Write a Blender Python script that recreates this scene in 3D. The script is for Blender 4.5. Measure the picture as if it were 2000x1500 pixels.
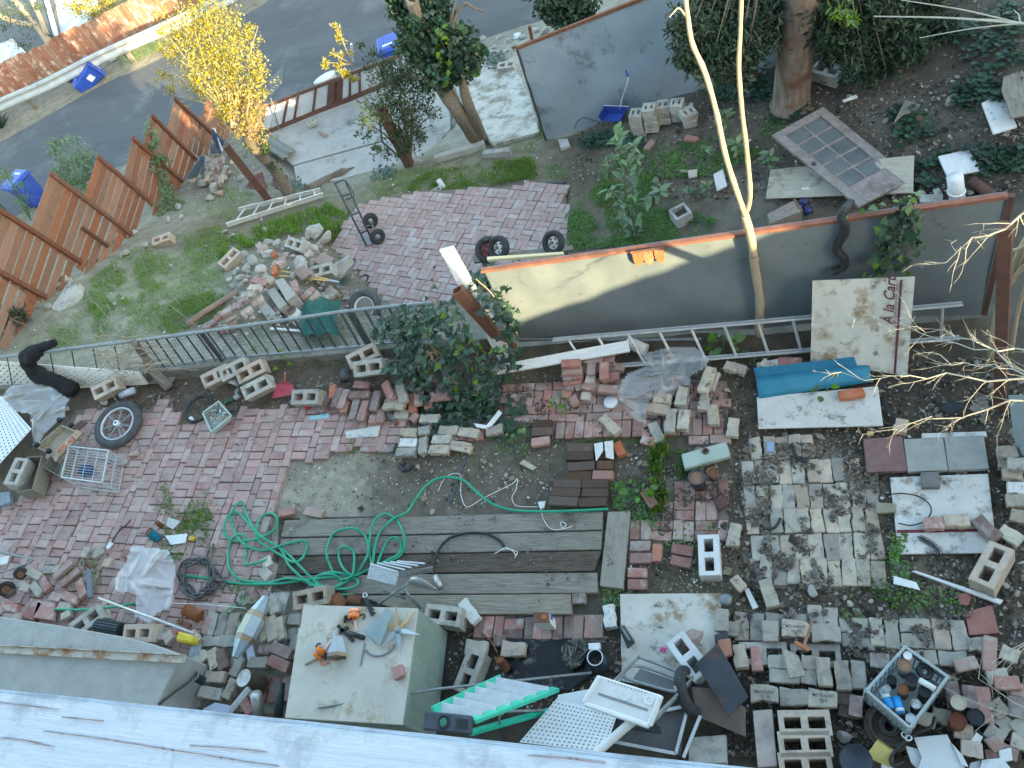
import bpy,bmesh,math,random
import numpy as np
from mathutils import Vector,Matrix
random.seed(7);rng=np.random.default_rng(7)
S=bpy.context.scene
for o in list(bpy.data.objects):bpy.data.objects.remove(o)
COL=S.collection
# ------------------------------------------------------------------ camera
F,NX,NY,H=1550.0,1610.0,1800.0,7.2
def _n(v):v=np.array(v,float);return v/np.linalg.norm(v)
_dn=_n([(NX-1000)/F,(NY-750)/F,1]);_up=-_dn
_a=np.array([340/F,250/F,1]);_b=np.array([350/F,250/F,1])
_X=_n(_b/(_b@_dn)-_a/(_a@_dn));_Y=np.cross(_up,_X)
R=np.stack([_X,_Y,_up])
cd=bpy.data.cameras.new('camera');cam=bpy.data.objects.new('camera',cd);COL.objects.link(cam)
cd.sensor_fit='HORIZONTAL';cd.sensor_width=36;cd.lens=36*F/2000;cd.clip_start=.05;cd.clip_end=500
_r,_u,_k=R@[1,0,0],R@[0,-1,0],R@[0,0,-1]
cam.matrix_world=Matrix(((_r[0],_u[0],_k[0],0),(_r[1],_u[1],_k[1],0),(_r[2],_u[2],_k[2],H),(0,0,0,1)))
S.camera=cam
# ------------------------------------------------------------------ sky, sun, exposure
SUN_EL,SUN_TRAVEL=math.radians(15),(-.76,.65)
W=bpy.data.worlds.new('World');S.world=W;W.use_nodes=True
wn=W.node_tree.nodes;wl=W.node_tree.links
bg=wn['Background'];sky=wn.new('ShaderNodeTexSky');sky.sky_type='NISHITA';sky.sun_disc=False
sky.sun_elevation=SUN_EL;sky.sun_rotation=math.atan2(-SUN_TRAVEL[0],-SUN_TRAVEL[1])
sky.dust_density=1.6;sky.ozone_density=1.0;sky.air_density=1.0
wl.new(sky.outputs[0],bg.inputs[0]);bg.inputs[1].default_value=.15
sd=bpy.data.lights.new('sun','SUN');sun=bpy.data.objects.new('sun',sd);COL.objects.link(sun)
sd.energy=3;sd.angle=math.radians(.5);sd.color=(1,.82,.54)
_h=np.array(SUN_TRAVEL)/np.hypot(*SUN_TRAVEL)
SUND=Vector((_h[0]*math.cos(SUN_EL),_h[1]*math.cos(SUN_EL),-math.sin(SUN_EL)))
sun.rotation_euler=SUND.to_track_quat('-Z','Y').to_euler();sun.location=(10,-10,12)
vs=S.view_settings;vs.view_transform='Standard';vs.look='None';vs.gamma=1;vs.use_curve_mapping=False
vs.exposure=2.62
vs.use_white_balance=True;vs.white_balance_temperature=7250;vs.white_balance_tint=-1
S.render.engine='CYCLES'
S.cycles.max_bounces=6;S.cycles.diffuse_bounces=2;S.cycles.transparent_max_bounces=8;S.cycles.use_denoising=True
# ------------------------------------------------------------------ pixels of the photograph <-> world
def P(u,v,z=0.0):
    r=R@[(u-1000)/F,(v-750)/F,1];t=(z-H)/r[2]
    return Vector((r[0]*t,r[1]*t,z))
def PV(u,v,z):
    u=np.asarray(u,float);v=np.asarray(v,float)
    r=np.stack([(u-1000)/F,(v-750)/F,np.ones_like(u)],-1)@R.T
    t=(z-H)/r[:,2]
    return np.stack([r[:,0]*t,r[:,1]*t,np.zeros_like(t)+z],-1)
def proj(p):
    p=np.atleast_2d(np.asarray(p,float));q=(p-np.array([0,0,H]))@R
    return np.stack([1000+F*q[:,0]/q[:,2],750+F*q[:,1]/q[:,2]],-1)
def inpoly(x,y,poly):
    x=np.asarray(x);y=np.asarray(y);c=np.zeros(x.shape,bool);n=len(poly)
    for i in range(n):
        x1,y1=poly[i][:2];x2,y2=poly[i-1][:2]
        if y1==y2:continue
        c^=((y1>y)!=(y2>y))&(x<(x2-x1)*(y-y1)/(y2-y1)+x1)
    return c
# edge of the upper yard (in front: z = 0); everything past it is the lower hillside
EDGE=[(-900,870),(-300,800),(0,762),(315,737),(560,712),(750,692),(1010,667),(1500,638),(1915,611),(1990,600),(2600,520)]
YARD=[tuple(P(u,v,0)[:2]) for u,v in EDGE]+[(30,2.2),(30,-14),(-30,-14),(-30,1)]
# hillside control points (u, v, z)
HC=[(-300,770,-.05),(0,735,-.05),(315,712,-.05),(560,690,-.15),(750,665,-.4),(0,650,-.1),(110,640,-.12),(200,600,-.35),(60,610,-.15),(150,540,-.8),
 (280,470,-1.35),(400,420,-1.75),(450,340,-2.3),(385,330,-2.5),(300,620,-.3),(250,560,-.7),(350,500,-1.2),(560,430,-1.65),(470,470,-1.3),(640,440,-1.7),
 (420,630,-.45),(480,600,-.38),(540,560,-.42),(600,510,-.7),(650,470,-1.3),(620,640,-.4),(680,600,-1.1),(560,640,-.3),
 (700,520,-1.55),(680,450,-1.6),(740,580,-1.6),(860,490,-1.6),(900,380,-1.6),(1080,400,-1.6),(820,590,-1.6),(760,390,-1.65),(1000,470,-1.6),(950,560,-1.6),(1100,480,-1.55),
 (650,280,-2.6),(560,330,-2.6),(780,260,-2.6),(700,210,-2.6),(530,270,-2.6),(600,355,-2.5),(720,335,-2.45),(860,200,-2.6),(750,355,-2.05),(850,350,-1.85),(900,310,-2.0),(1000,300,-1.85),
 (970,190,-2.55),(930,280,-2.2),(900,120,-2.8),(1000,110,-2.6),(1060,270,-1.9),(1150,300,-1.55),(1150,400,-1.45),(1300,380,-1.1),(1270,260,-.95),(1200,235,-1.25),(1120,255,-1.7),(1500,330,-.75),(1400,430,-.95),
 (1650,250,-.5),(1550,190,-.5),(1750,100,-.1),(1900,200,0),(1950,100,.2),(1990,250,.1),(1900,350,-.35),(1450,160,-.8),(1340,180,-1.0),
 (1000,520,-1.55),(1300,462,-1.1),(1700,400,-.6),(1960,380,-.4),(2100,300,0),(2300,380,0),(1850,0,.3),(2200,0,.8),
 (168,160,-3.95),(100,200,-3.95),(0,250,-3.95),(300,90,-3.95),(100,290,-4.02),(300,200,-4.02),(600,100,-4.02),(800,30,-4.02),(500,200,-4.02),(50,380,-4.0),(950,60,-3.95),(700,-80,-4.02),(400,20,-3.95),(1150,-20,-3.7),(250,330,-3.6),
 (-150,430,-3.9),(-200,330,-4.0),(0,470,-3.2),(130,400,-3.3),(60,540,-1.4),(-100,560,-1.9),(-200,620,-.8),(1260,60,-2.2),(1400,0,-1.2),(0,60,-5.4),(200,-60,-5.6),(-300,200,-4.8),(-100,-100,-5.8),(90,30,-5.4),(500,-150,-4.5)]
_hp=np.array([list(P(u,v,z)) for u,v,z in HC]);_hs=4.0
def _phi(r):return np.sqrt(r*r+.6)
_d=np.linalg.norm(_hp[:,None,:2]-_hp[None,:,:2],axis=-1)
_w=np.linalg.solve(np.block([[-_phi(_d)-.02*np.eye(len(_hp))*0+np.eye(len(_hp))*.15,np.ones((len(_hp),1))],[np.ones((1,len(_hp))),np.zeros((1,1))]]),np.append(_hp[:,2],0))
ROADPX=[(-420,560),(-200,380),(0,278),(203,164),(293,127),(453,42),(520,5),(560,-30),(700,-130),(900,-260),(1400,-300),(1300,-90),(1190,-10),(1060,62),(950,88),(800,108),(700,152),(520,218),(430,268),(330,300),(180,350),(0,450),(-200,560)]
FLAT=[([tuple(P(u,v,-3.9)[:2]) for u,v in ROADPX],-4.05),([tuple(P(u,v,-2.56)[:2]) for u,v in[(500,268),(690,190),(870,138),(885,250),(840,305),(793,322),(720,342),(600,366),(568,330)]],-2.7),
        ([tuple(P(u,v,-1.57)[:2]) for u,v in[(640,490),(672,430),(700,402),(770,380),(905,368),(1100,358),(1112,420),(1100,500),(960,565),(850,592),(760,600),(720,560)]],-1.66)]
def HZ(xy):
    xy=np.atleast_2d(np.asarray(xy,float));out=np.zeros(len(xy))
    for i in range(0,len(xy),20000):
        d=np.linalg.norm(xy[i:i+20000,None,:]-_hp[None,:,:2],axis=-1)
        out[i:i+20000]=-_phi(d)@_w[:-1]+_w[-1]
    for poly,zz in FLAT:
        m=inpoly(xy[:,0],xy[:,1],poly);out[m]=np.minimum(out[m],zz)
    return np.clip(out,-6,1.5)
def GV(u,v):
    u=np.atleast_1d(np.asarray(u,float));v=np.atleast_1d(np.asarray(v,float))
    r=np.stack([(u-1000)/F,(v-750)/F,np.ones_like(u)],-1)@R.T
    lo=(1.4-H)/r[:,2];hi=(-6.5-H)/r[:,2];t=lo.copy();done=np.zeros(len(u),bool);res=hi.copy()
    for k in range(60):
        t=lo+(hi-lo)*k/59;p=r*t[:,None]+[0,0,H];b=p[:,2]<HZ(p[:,:2])
        new=b&~done;res[new]=t[new];done|=b
    a=res-(hi-lo)/59;b=res.copy()
    for k in range(10):
        m=(a+b)/2;p=r*m[:,None]+[0,0,H];s=p[:,2]<HZ(p[:,:2]);b=np.where(s,m,b);a=np.where(s,a,m)
    return r*b[:,None]+[0,0,H]
def G(u,v):return Vector(GV(u,v)[0])
def isB(u,v):
    p=P(u,v,0);return not bool(inpoly(np.array([p.x]),np.array([p.y]),YARD)[0])
def A(u,v,dz=0):
    p=G(u,v) if isB(u,v) else P(u,v,0)
    return P(u,v,p.z+dz) if dz else p
def lift(base,u,v):
    r=R@[(u-1000)/F,(v-750)/F,1]
    t=(base[0]*r[0]+base[1]*r[1])/(r[0]**2+r[1]**2)
    return Vector((r[0]*t,r[1]*t,H+r[2]*t))
# ------------------------------------------------------------------ mesh builder
class MB:
    def __init__(s):s.v=[];s.f=[]
    def add(s,vs_,fs):
        n=len(s.v);s.v+=[tuple(map(float,p)) for p in vs_];s.f+=[tuple(n+i for i in f) for f in fs];return s
    def box(s,c,d,rz=0,M3=None):
        x,y,z=d[0]/2,d[1]/2,d[2]/2
        pts=[Vector((a*x,b*y,e*z)) for a in(-1,1) for b in(-1,1) for e in(-1,1)]
        m=M3 if M3 is not None else Matrix.Rotation(rz,3,'Z')
        return s.add([m@p+Vector(c) for p in pts],[(0,1,3,2),(4,6,7,5),(0,4,5,1),(2,3,7,6),(0,2,6,4),(1,5,7,3)])
    def prism(s,top,th,dirn=(0,0,-1)):
        top=[Vector(p) for p in top];d=Vector(dirn)*th;n=len(top)
        nrm=sum(((top[i]-top[0]).cross(top[(i+1)%n]-top[0]) for i in range(n)),Vector())
        if nrm.dot(d)>0:top=top[::-1]
        bot=[p+d for p in top]
        return s.add(top+bot,[tuple(range(n)),tuple(range(2*n-1,n-1,-1))]+[(i,n+i,n+(i+1)%n,(i+1)%n) for i in range(n)])
    def bar(s,a,b,w,h,up=(0,0,1)):
        a=Vector(a);b=Vector(b);x=(b-a);L=x.length;x.normalize();y=Vector(up).cross(x)
        if y.length<1e-4:y=Vector((1,0,0)).cross(x)
        y.normalize();z=x.cross(y);m=Matrix((x,y,z)).transposed()
        return s.box((a+b)/2,(L,w,h),M3=m)
    def tube(s,pts,r,n=8,caps=True):
        pts=[Vector(p) for p in pts];k=len(pts);rs=r if isinstance(r,(list,tuple)) else[r]*k
        t0=(pts[1]-pts[0]).normalized();u=t0.orthogonal().normalized();rings=[]
        for i,p in enumerate(pts):
            t=(pts[min(i+1,k-1)]-pts[max(i-1,0)]);t=t.normalized() if t.length>1e-9 else t0
            u=(u-t*u.dot(t));u=u.normalized() if u.length>1e-6 else t.orthogonal().normalized();w=t.cross(u)
            rings.append([p+(u*math.cos(2*math.pi*j/n)+w*math.sin(2*math.pi*j/n))*rs[i] for j in range(n)])
        fs=[(i*n+j,i*n+(j+1)%n,(i+1)*n+(j+1)%n,(i+1)*n+j) for i in range(k-1) for j in range(n)]
        if caps:fs+=[tuple(range(n-1,-1,-1)),tuple((k-1)*n+j for j in range(n))]
        return s.add([p for r_ in rings for p in r_],fs)
    def lathe(s,prof,c=(0,0,0),axis=(0,0,1),n=20):
        q=Vector((0,0,1)).rotation_difference(Vector(axis));k=len(prof);vs_=[]
        for r,z in prof:vs_+=[q@Vector((r*math.cos(2*math.pi*j/n),r*math.sin(2*math.pi*j/n),z))+Vector(c) for j in range(n)]
        fs=[(i*n+j,i*n+(j+1)%n,(i+1)*n+(j+1)%n,(i+1)*n+j) for i in range(k-1) for j in range(n)]
        return s.add(vs_,fs)
    def torus(s,c,axis,R_,r,n=28,m=10,sq=1.0):
        q=Vector((0,0,1)).rotation_difference(Vector(axis));vs_=[]
        for i in range(n):
            a=2*math.pi*i/n
            for j in range(m):
                b=2*math.pi*j/m;rr=R_+r*math.cos(b)
                vs_.append(q@Vector((rr*math.cos(a),rr*math.sin(a),r*sq*math.sin(b)))+Vector(c))
        return s.add(vs_,[(i*m+j,((i+1)%n)*m+j,((i+1)%n)*m+(j+1)%m,i*m+(j+1)%m) for i in range(n) for j in range(m)])
    def cells(s,xs,ys,zs,solid,m=None):
        nx,ny,nz=len(xs)-1,len(ys)-1,len(zs)-1;m=m or Matrix.Identity(4);idx={};vv=[];ff=[]
        ok=lambda i,j,k:0<=i<nx and 0<=j<ny and 0<=k<nz and solid(i,j,k)
        def V(i,j,k):
            if(i,j,k) not in idx:idx[(i,j,k)]=len(vv);vv.append(m@Vector((xs[i],ys[j],zs[k])))
            return idx[(i,j,k)]
        for i in range(nx):
            for j in range(ny):
                for k in range(nz):
                    if not ok(i,j,k):continue
                    if not ok(i-1,j,k):ff.append((V(i,j,k),V(i,j,k+1),V(i,j+1,k+1),V(i,j+1,k)))
                    if not ok(i+1,j,k):ff.append((V(i+1,j,k),V(i+1,j+1,k),V(i+1,j+1,k+1),V(i+1,j,k+1)))
                    if not ok(i,j-1,k):ff.append((V(i,j,k),V(i+1,j,k),V(i+1,j,k+1),V(i,j,k+1)))
                    if not ok(i,j+1,k):ff.append((V(i,j+1,k),V(i,j+1,k+1),V(i+1,j+1,k+1),V(i+1,j+1,k)))
                    if not ok(i,j,k-1):ff.append((V(i,j,k),V(i,j+1,k),V(i+1,j+1,k),V(i+1,j,k)))
                    if not ok(i,j,k+1):ff.append((V(i,j,k+1),V(i+1,j,k+1),V(i+1,j+1,k+1),V(i,j+1,k+1)))
        return s.add(vv,ff)
    def mesh(s,name,mat,smooth=False,bevel=0,origin=True):
        vs_=np.array(s.v);c=np.zeros(3)
        if origin and len(vs_):c=np.array([(vs_[:,0].min()+vs_[:,0].max())/2,(vs_[:,1].min()+vs_[:,1].max())/2,vs_[:,2].min()])
        me=bpy.data.meshes.new(name);me.from_pydata((vs_-c).tolist(),[],s.f);me.update()
        if bevel:
            bm=bmesh.new();bm.from_mesh(me)
            bmesh.ops.bevel(bm,geom=list(bm.edges),offset=bevel,segments=1,affect='EDGES',clamp_overlap=True);bm.to_mesh(me);bm.free()
        if smooth:me.polygons.foreach_set('use_smooth',[True]*len(me.polygons))
        if mat:me.materials.append(mat)
        return me,Vector(c)
    def build(s,name,mat,parent=None,smooth=False,bevel=0,**tags):
        me,c=s.mesh(name,mat,smooth,bevel);o=bpy.data.objects.new(name,me);COL.objects.link(o);o.location=c
        if parent is not None:setpar(o,parent)
        tag(o,**tags);return o
def wloc(o):
    l=Vector(o.location)
    return l
WM={}
def setpar(o,parent):
    o.parent=parent;o.matrix_parent_inverse=WM.get(parent.name,Matrix.LocRotScale(parent.location,parent.rotation_euler,parent.scale)).inverted()
    WM[o.name]=Matrix.LocRotScale(o.location,o.rotation_euler,o.scale)
def tag(o,label=None,cat=None,group=None,kind=None):
    if label:o['label']=label
    if cat:o['category']=cat
    if group:o['group']=group
    if kind:o['kind']=kind
    return o
def thing(name,loc,label,cat,group=None):
    o=bpy.data.objects.new(name,None);COL.objects.link(o);o.location=loc;o.empty_display_size=.1
    return tag(o,label,cat,group)
def inst(name,me,loc,rot=(0,0,0),parent=None,scale=(1,1,1),**tags):
    o=bpy.data.objects.new(name,me);COL.objects.link(o);o.location=loc;o.rotation_euler=rot;o.scale=scale
    if parent is not None:setpar(o,parent)
    return tag(o,**tags)
def curve(pts,n=8):
    p=[Vector(q) for q in pts];p=[p[0]*2-p[1]]+p+[p[-1]*2-p[-2]];out=[]
    for i in range(1,len(p)-2):
        for k in range(n):
            t=k/n;a,b,c,d=p[i-1:i+3]
            out.append(.5*((2*b)+(c-a)*t+(2*a-5*b+4*c-d)*t*t+(3*b-a-3*c+d)*t**3))
    out.append(p[-2]);return out
# ------------------------------------------------------------------ materials
MATS={}
def M(name,c1,c2=None,scale=6,rough=.85,bump=.25,stain=None,st=.0,sscale=2.5,vary=.12,hue=.0,metal=0,stretch=None,bscale=60,spec=.35,alpha=1,trans=0,emis=None,attr=None,sun_thru=0,dirt=None):
    if name in MATS:return MATS[name]
    m=bpy.data.materials.new(name);m.use_nodes=True;nt=m.node_tree;N=nt.nodes;L=nt.links;b=N['Principled BSDF']
    def nd(t,**k):
        x=N.new(t)
        for a,v in k.items():setattr(x,a,v)
        return x
    tc=nd('ShaderNodeTexCoord');oi=nd('ShaderNodeObjectInfo');add=nd('ShaderNodeVectorMath',operation='ADD');geo=nd('ShaderNodeNewGeometry')
    mul=nd('ShaderNodeVectorMath',operation='SCALE');mul.inputs[3].default_value=3.7
    L.new(oi.outputs['Location'],mul.inputs[0]);L.new(tc.outputs['Object'],add.inputs[0]);L.new(mul.outputs[0],add.inputs[1]);co=add.outputs[0]
    if stretch:
        mp=nd('ShaderNodeMapping');mp.inputs['Scale'].default_value=stretch;L.new(tc.outputs['Object'],mp.inputs[0])
        ad2=nd('ShaderNodeVectorMath',operation='ADD');L.new(mp.outputs[0],ad2.inputs[0]);L.new(mul.outputs[0],ad2.inputs[1]);cg=ad2.outputs[0]
    else:cg=co
    n1=nd('ShaderNodeTexNoise');n1.inputs['Scale'].default_value=scale;n1.inputs['Detail'].default_value=8;n1.inputs['Roughness'].default_value=.65;L.new(cg,n1.inputs[0])
    r1=nd('ShaderNodeValToRGB');r1.color_ramp.elements[0].position=.33;r1.color_ramp.elements[1].position=.67
    r1.color_ramp.elements[0].color=(*c1,1);r1.color_ramp.elements[1].color=(*(c2 or c1),1);L.new(n1.outputs[0],r1.inputs[0]);col=r1.outputs[0]
    if attr:
        at=nd('ShaderNodeAttribute',attribute_name=attr);mx=nd('ShaderNodeMix',data_type='RGBA',blend_type='MULTIPLY');mx.inputs[0].default_value=1
        L.new(at.outputs['Color'],mx.inputs[6]);sc=nd('ShaderNodeVectorMath',operation='SCALE');sc.inputs[3].default_value=1
        L.new(col,mx.inputs[7]);col=mx.outputs[2]
    if stain:
        n2=nd('ShaderNodeTexNoise');n2.inputs['Scale'].default_value=sscale;n2.inputs['Detail'].default_value=10;n2.inputs['Roughness'].default_value=.7;L.new(co,n2.inputs[0])
        r2=nd('ShaderNodeValToRGB');r2.color_ramp.elements[0].position=1-st-.06;r2.color_ramp.elements[1].position=1-st+.06;L.new(n2.outputs[0],r2.inputs[0])
        mx=nd('ShaderNodeMix',data_type='RGBA');L.new(r2.outputs[0],mx.inputs[0]);L.new(col,mx.inputs[6]);mx.inputs[7].default_value=(*stain,1);col=mx.outputs[2]
    if dirt:
        n4=nd('ShaderNodeTexNoise');n4.inputs['Scale'].default_value=dirt[2];n4.inputs['Detail'].default_value=8;n4.inputs['Roughness'].default_value=.75;L.new(cg,n4.inputs[0])
        r4=nd('ShaderNodeValToRGB');r4.color_ramp.elements[0].position=1-dirt[1]-.04;r4.color_ramp.elements[1].position=1-dirt[1]+.04;L.new(n4.outputs[0],r4.inputs[0])
        mx=nd('ShaderNodeMix',data_type='RGBA');L.new(r4.outputs[0],mx.inputs[0]);L.new(col,mx.inputs[6]);mx.inputs[7].default_value=(*dirt[0],1);col=mx.outputs[2]
    if vary or hue:
        ra=nd('ShaderNodeMath',operation='ADD');L.new(oi.outputs['Random'],ra.inputs[0]);L.new(geo.outputs['Random Per Island'],ra.inputs[1])
        fr=nd('ShaderNodeMath',operation='FRACT');L.new(ra.outputs[0],fr.inputs[0])
        hs=nd('ShaderNodeHueSaturation');L.new(col,hs.inputs['Color'])
        mr=nd('ShaderNodeMapRange');L.new(fr.outputs[0],mr.inputs[0]);mr.inputs[3].default_value=1-vary*1.5;mr.inputs[4].default_value=1+vary*1.5;L.new(mr.outputs[0],hs.inputs['Value'])
        m7=nd('ShaderNodeMath',operation='MULTIPLY');m7.inputs[1].default_value=7.31;L.new(fr.outputs[0],m7.inputs[0]);f7=nd('ShaderNodeMath',operation='FRACT');L.new(m7.outputs[0],f7.inputs[0])
        mh=nd('ShaderNodeMapRange');L.new(f7.outputs[0],mh.inputs[0]);mh.inputs[3].default_value=.5-hue;mh.inputs[4].default_value=.5+hue;L.new(mh.outputs[0],hs.inputs['Hue'])
        ms=nd('ShaderNodeMapRange');L.new(f7.outputs[0],ms.inputs[0]);ms.inputs[3].default_value=1+vary;ms.inputs[4].default_value=1-vary*2;L.new(ms.outputs[0],hs.inputs['Saturation'])
        col=hs.outputs[0]
    L.new(col,b.inputs['Base Color']);b.inputs['Roughness'].default_value=rough;b.inputs['Metallic'].default_value=metal
    b.inputs['Specular IOR Level'].default_value=spec
    if alpha<1:b.inputs['Alpha'].default_value=alpha
    if trans:b.inputs['Transmission Weight'].default_value=trans
    if sun_thru:
        tr=nd('ShaderNodeBsdfTranslucent');L.new(col,tr.inputs[0]);ms_=nd('ShaderNodeMixShader');ms_.inputs[0].default_value=sun_thru
        L.new(b.outputs[0],ms_.inputs[1]);L.new(tr.outputs[0],ms_.inputs[2]);L.new(ms_.outputs[0],N['Material Output'].inputs[0])
    if bump:
        n3=nd('ShaderNodeTexNoise');n3.inputs['Scale'].default_value=bscale;n3.inputs['Detail'].default_value=6;L.new(cg,n3.inputs[0])
        bp=nd('ShaderNodeBump');bp.inputs['Strength'].default_value=bump;bp.inputs['Distance'].default_value=.01;L.new(n3.outputs[0],bp.inputs['Height']);L.new(bp.outputs[0],b.inputs['Normal'])
    MATS[name]=m;return m
m_red=M('red_brick',(.30,.155,.125),(.385,.235,.2),9,stain=(.42,.36,.34),st=.42,sscale=6,vary=.17,hue=.012,dirt=((.12,.10,.085),.34,22))
m_patio=M('patio_brick',(.355,.215,.19),(.44,.31,.275),7,stain=(.46,.385,.355),st=.40,sscale=3,vary=.10,hue=.010,dirt=((.19,.14,.12),.32,14))
m_far=M('far_patio_brick',(.36,.24,.215),(.42,.315,.29),5,stain=(.44,.385,.365),st=.45,sscale=1.2,vary=.06,hue=.01,dirt=((.2,.17,.15),.32,12))
m_rough=M('ridged_brick',(.15,.085,.07),(.27,.19,.165),12,stain=(.33,.29,.27),st=.45,sscale=5,vary=.2,hue=.01)
m_fire=M('pale_firebrick',(.38,.325,.245),(.50,.435,.345),8,stain=(.30,.275,.25),st=.44,sscale=6,vary=.14,hue=.015,dirt=((.13,.115,.10),.40,9))
m_fgrey=M('grey_firebrick',(.30,.275,.235),(.41,.38,.325),8,stain=(.19,.18,.17),st=.40,sscale=5,vary=.14,hue=.015,dirt=((.45,.42,.36),.36,12))
m_dark=M('dark_brick',(.07,.042,.03),(.15,.092,.066),10,stain=(.2,.16,.13),st=.36,sscale=6,vary=.2,stretch=(26,4,4))
m_orange=M('orange_brick',(.40,.13,.07),(.46,.2,.13),9,vary=.12)
m_white=M('whitewashed_brick',(.62,.62,.60),(.72,.71,.69),9,stain=(.10,.085,.07),st=.38,sscale=14,vary=.08)
m_blk=M('concrete_block',(.34,.325,.29),(.46,.44,.40),9,stain=(.24,.225,.2),st=.42,sscale=6,vary=.1,bscale=120,bump=.4)
m_tan=M('tan_block',(.42,.335,.27),(.52,.43,.355),9,stain=(.3,.25,.21),st=.4,sscale=6,vary=.1,bscale=120,bump=.4)
m_conc=M('concrete',(.36,.35,.33),(.50,.49,.47),3,stain=(.2,.19,.17),st=.42,sscale=1.5,vary=.03,bump=.3)
m_stucco=M('stucco',(.31,.31,.295),(.39,.385,.37),5,stain=(.22,.21,.19),st=.36,sscale=2,vary=.02,bump=.8,bscale=22)
m_rock=M('broken_concrete',(.33,.31,.275),(.45,.43,.39),7,stain=(.27,.24,.2),st=.42,sscale=4,vary=.14,hue=.02,bump=.6)
m_rust=M('rusted_steel',(.15,.065,.04),(.24,.11,.065),12,rough=.8,stain=(.36,.18,.09),st=.32,sscale=8,vary=.08)
m_rustbrown=M('brown_steel_post',(.10,.05,.042),(.15,.08,.065),10,rough=.7,stain=(.22,.10,.06),st=.36,sscale=6,vary=.05)
m_alu=M('aluminium',(.50,.51,.52),(.64,.65,.66),14,rough=.42,metal=.55,stain=(.35,.34,.33),st=.35,sscale=10,vary=.03,bump=.1)
m_galv=M('galvanised_pipe',(.19,.21,.225),(.30,.325,.34),16,rough=.5,metal=.4,stain=(.2,.15,.11),st=.38,sscale=9,vary=.04,bump=.15)
m_dkiron=M('dark_iron',(.045,.055,.065),(.09,.105,.115),20,rough=.6,metal=.2,stain=(.2,.13,.09),st=.32,sscale=12)
m_black=M('black_plastic',(.014,.016,.02),(.03,.034,.04),15,rough=.5,bump=.1,stain=(.10,.10,.10),st=.3,sscale=9)
m_rubber=M('tyre_rubber',(.022,.024,.026),(.05,.052,.055),22,rough=.8,bump=.3,stain=(.15,.15,.145),st=.34,sscale=8)
m_wht=M('white_plastic',(.68,.69,.69),(.78,.78,.77),8,rough=.5,stain=(.52,.51,.47),st=.36,sscale=5,vary=.03,bump=.1)
m_wpaint=M('chipped_white_paint',(.60,.61,.61),(.74,.75,.75),5,rough=.6,stretch=(1.2,9,9),stain=(.30,.25,.2),st=.30,sscale=9,vary=.03)
m_enamel=M('stained_white_board',(.50,.475,.42),(.62,.60,.55),4,rough=.6,stain=(.27,.19,.11),st=.42,sscale=3.2,vary=.02,dirt=((.09,.075,.06),.36,5),bump=.15)
m_enamel2=M('muddy_white_board',(.52,.505,.47),(.64,.63,.60),4,rough=.6,stain=(.12,.10,.08),st=.41,sscale=4.5,vary=.02,dirt=((.3,.25,.18),.38,6),bump=.15)
m_fridge=M('old_enamel_top',(.46,.425,.365),(.56,.53,.47),3,rough=.5,stain=(.34,.24,.13),st=.41,sscale=3.2,vary=.02,dirt=((.09,.075,.06),.34,4.5),bump=.12)
m_green=M('pale_green_enamel',(.215,.285,.255),(.27,.34,.305),2,rough=.5,stretch=(6,6,1),stain=(.21,.25,.22),st=.4,sscale=3,vary=.02,bump=.1)
m_wood=M('grey_weathered_wood',(.155,.13,.10),(.30,.265,.215),5,stretch=(1.2,16,16),stain=(.09,.075,.06),st=.36,sscale=2.2,vary=.14,bump=.6,bscale=24)
m_woodd=M('dark_rotten_wood',(.045,.035,.028),(.16,.125,.095),6,stretch=(1.2,18,18),vary=.1,bump=.9,bscale=20)
m_woodp=M('pale_plywood',(.36,.315,.25),(.50,.46,.39),5,stretch=(1.5,9,9),stain=(.2,.165,.13),st=.42,sscale=3,vary=.08)
m_cedar=M('cedar_board',(.225,.09,.05),(.315,.145,.085),5,stretch=(1.2,14,14),stain=(.19,.085,.05),st=.38,sscale=4,vary=.10,hue=.006,bump=.3)
m_cedard=M('cedar_post',(.13,.048,.03),(.19,.08,.05),5,stretch=(10,10,1.5),vary=.08)
m_rustfence=M('rusty_fence_board',(.17,.07,.045),(.34,.16,.105),5,stretch=(9,9,.8),stain=(.50,.40,.34),st=.42,sscale=3,vary=.1,hue=.008,dirt=((.10,.05,.035),.38,6))
m_wall=M('grey_painted_sheet',(.145,.172,.192),(.195,.223,.243),2.2,rough=.5,stain=(.27,.275,.265),st=.27,sscale=9,vary=.02,bump=.12,bscale=5,dirt=((.11,.115,.11),.36,3))
m_wall2=M('bluish_metal_sheet',(.35,.42,.49),(.42,.49,.56),1.6,rough=.45,metal=.3,stain=(.22,.245,.28),st=.4,sscale=2,vary=.02,bump=.5,bscale=2.5)
m_green_h=M('green_rubber_hose',(.012,.27,.16),(.03,.36,.22),14,rough=.4,vary=.02,bump=.05,stain=(.05,.2,.14),st=.33,sscale=10)
m_grey_h=M('grey_rubber_hose',(.06,.065,.07),(.12,.125,.13),14,rough=.55,bump=.1)
m_blue=M('blue_plastic',(.012,.05,.32),(.02,.08,.42),6,rough=.4,vary=.04,bump=.05)
m_bluev=M('blue_vinyl_sheet',(.03,.185,.29),(.05,.24,.35),3,rough=.45,stain=(.14,.28,.38),st=.34,sscale=5,vary=.02,bump=.1)
m_yellow=M('yellow_plastic',(.62,.46,.03),(.72,.56,.06),6,rough=.45)
m_redp=M('red_plastic',(.45,.05,.07),(.56,.10,.13),6,rough=.4)
m_orangep=M('orange_strap',(.85,.22,.06),(.9,.32,.14),10,rough=.6)
m_mint=M('mint_fibreglass',(.03,.42,.30),(.05,.50,.36),6,rough=.45,stain=(.2,.5,.4),st=.33,sscale=10)
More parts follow.
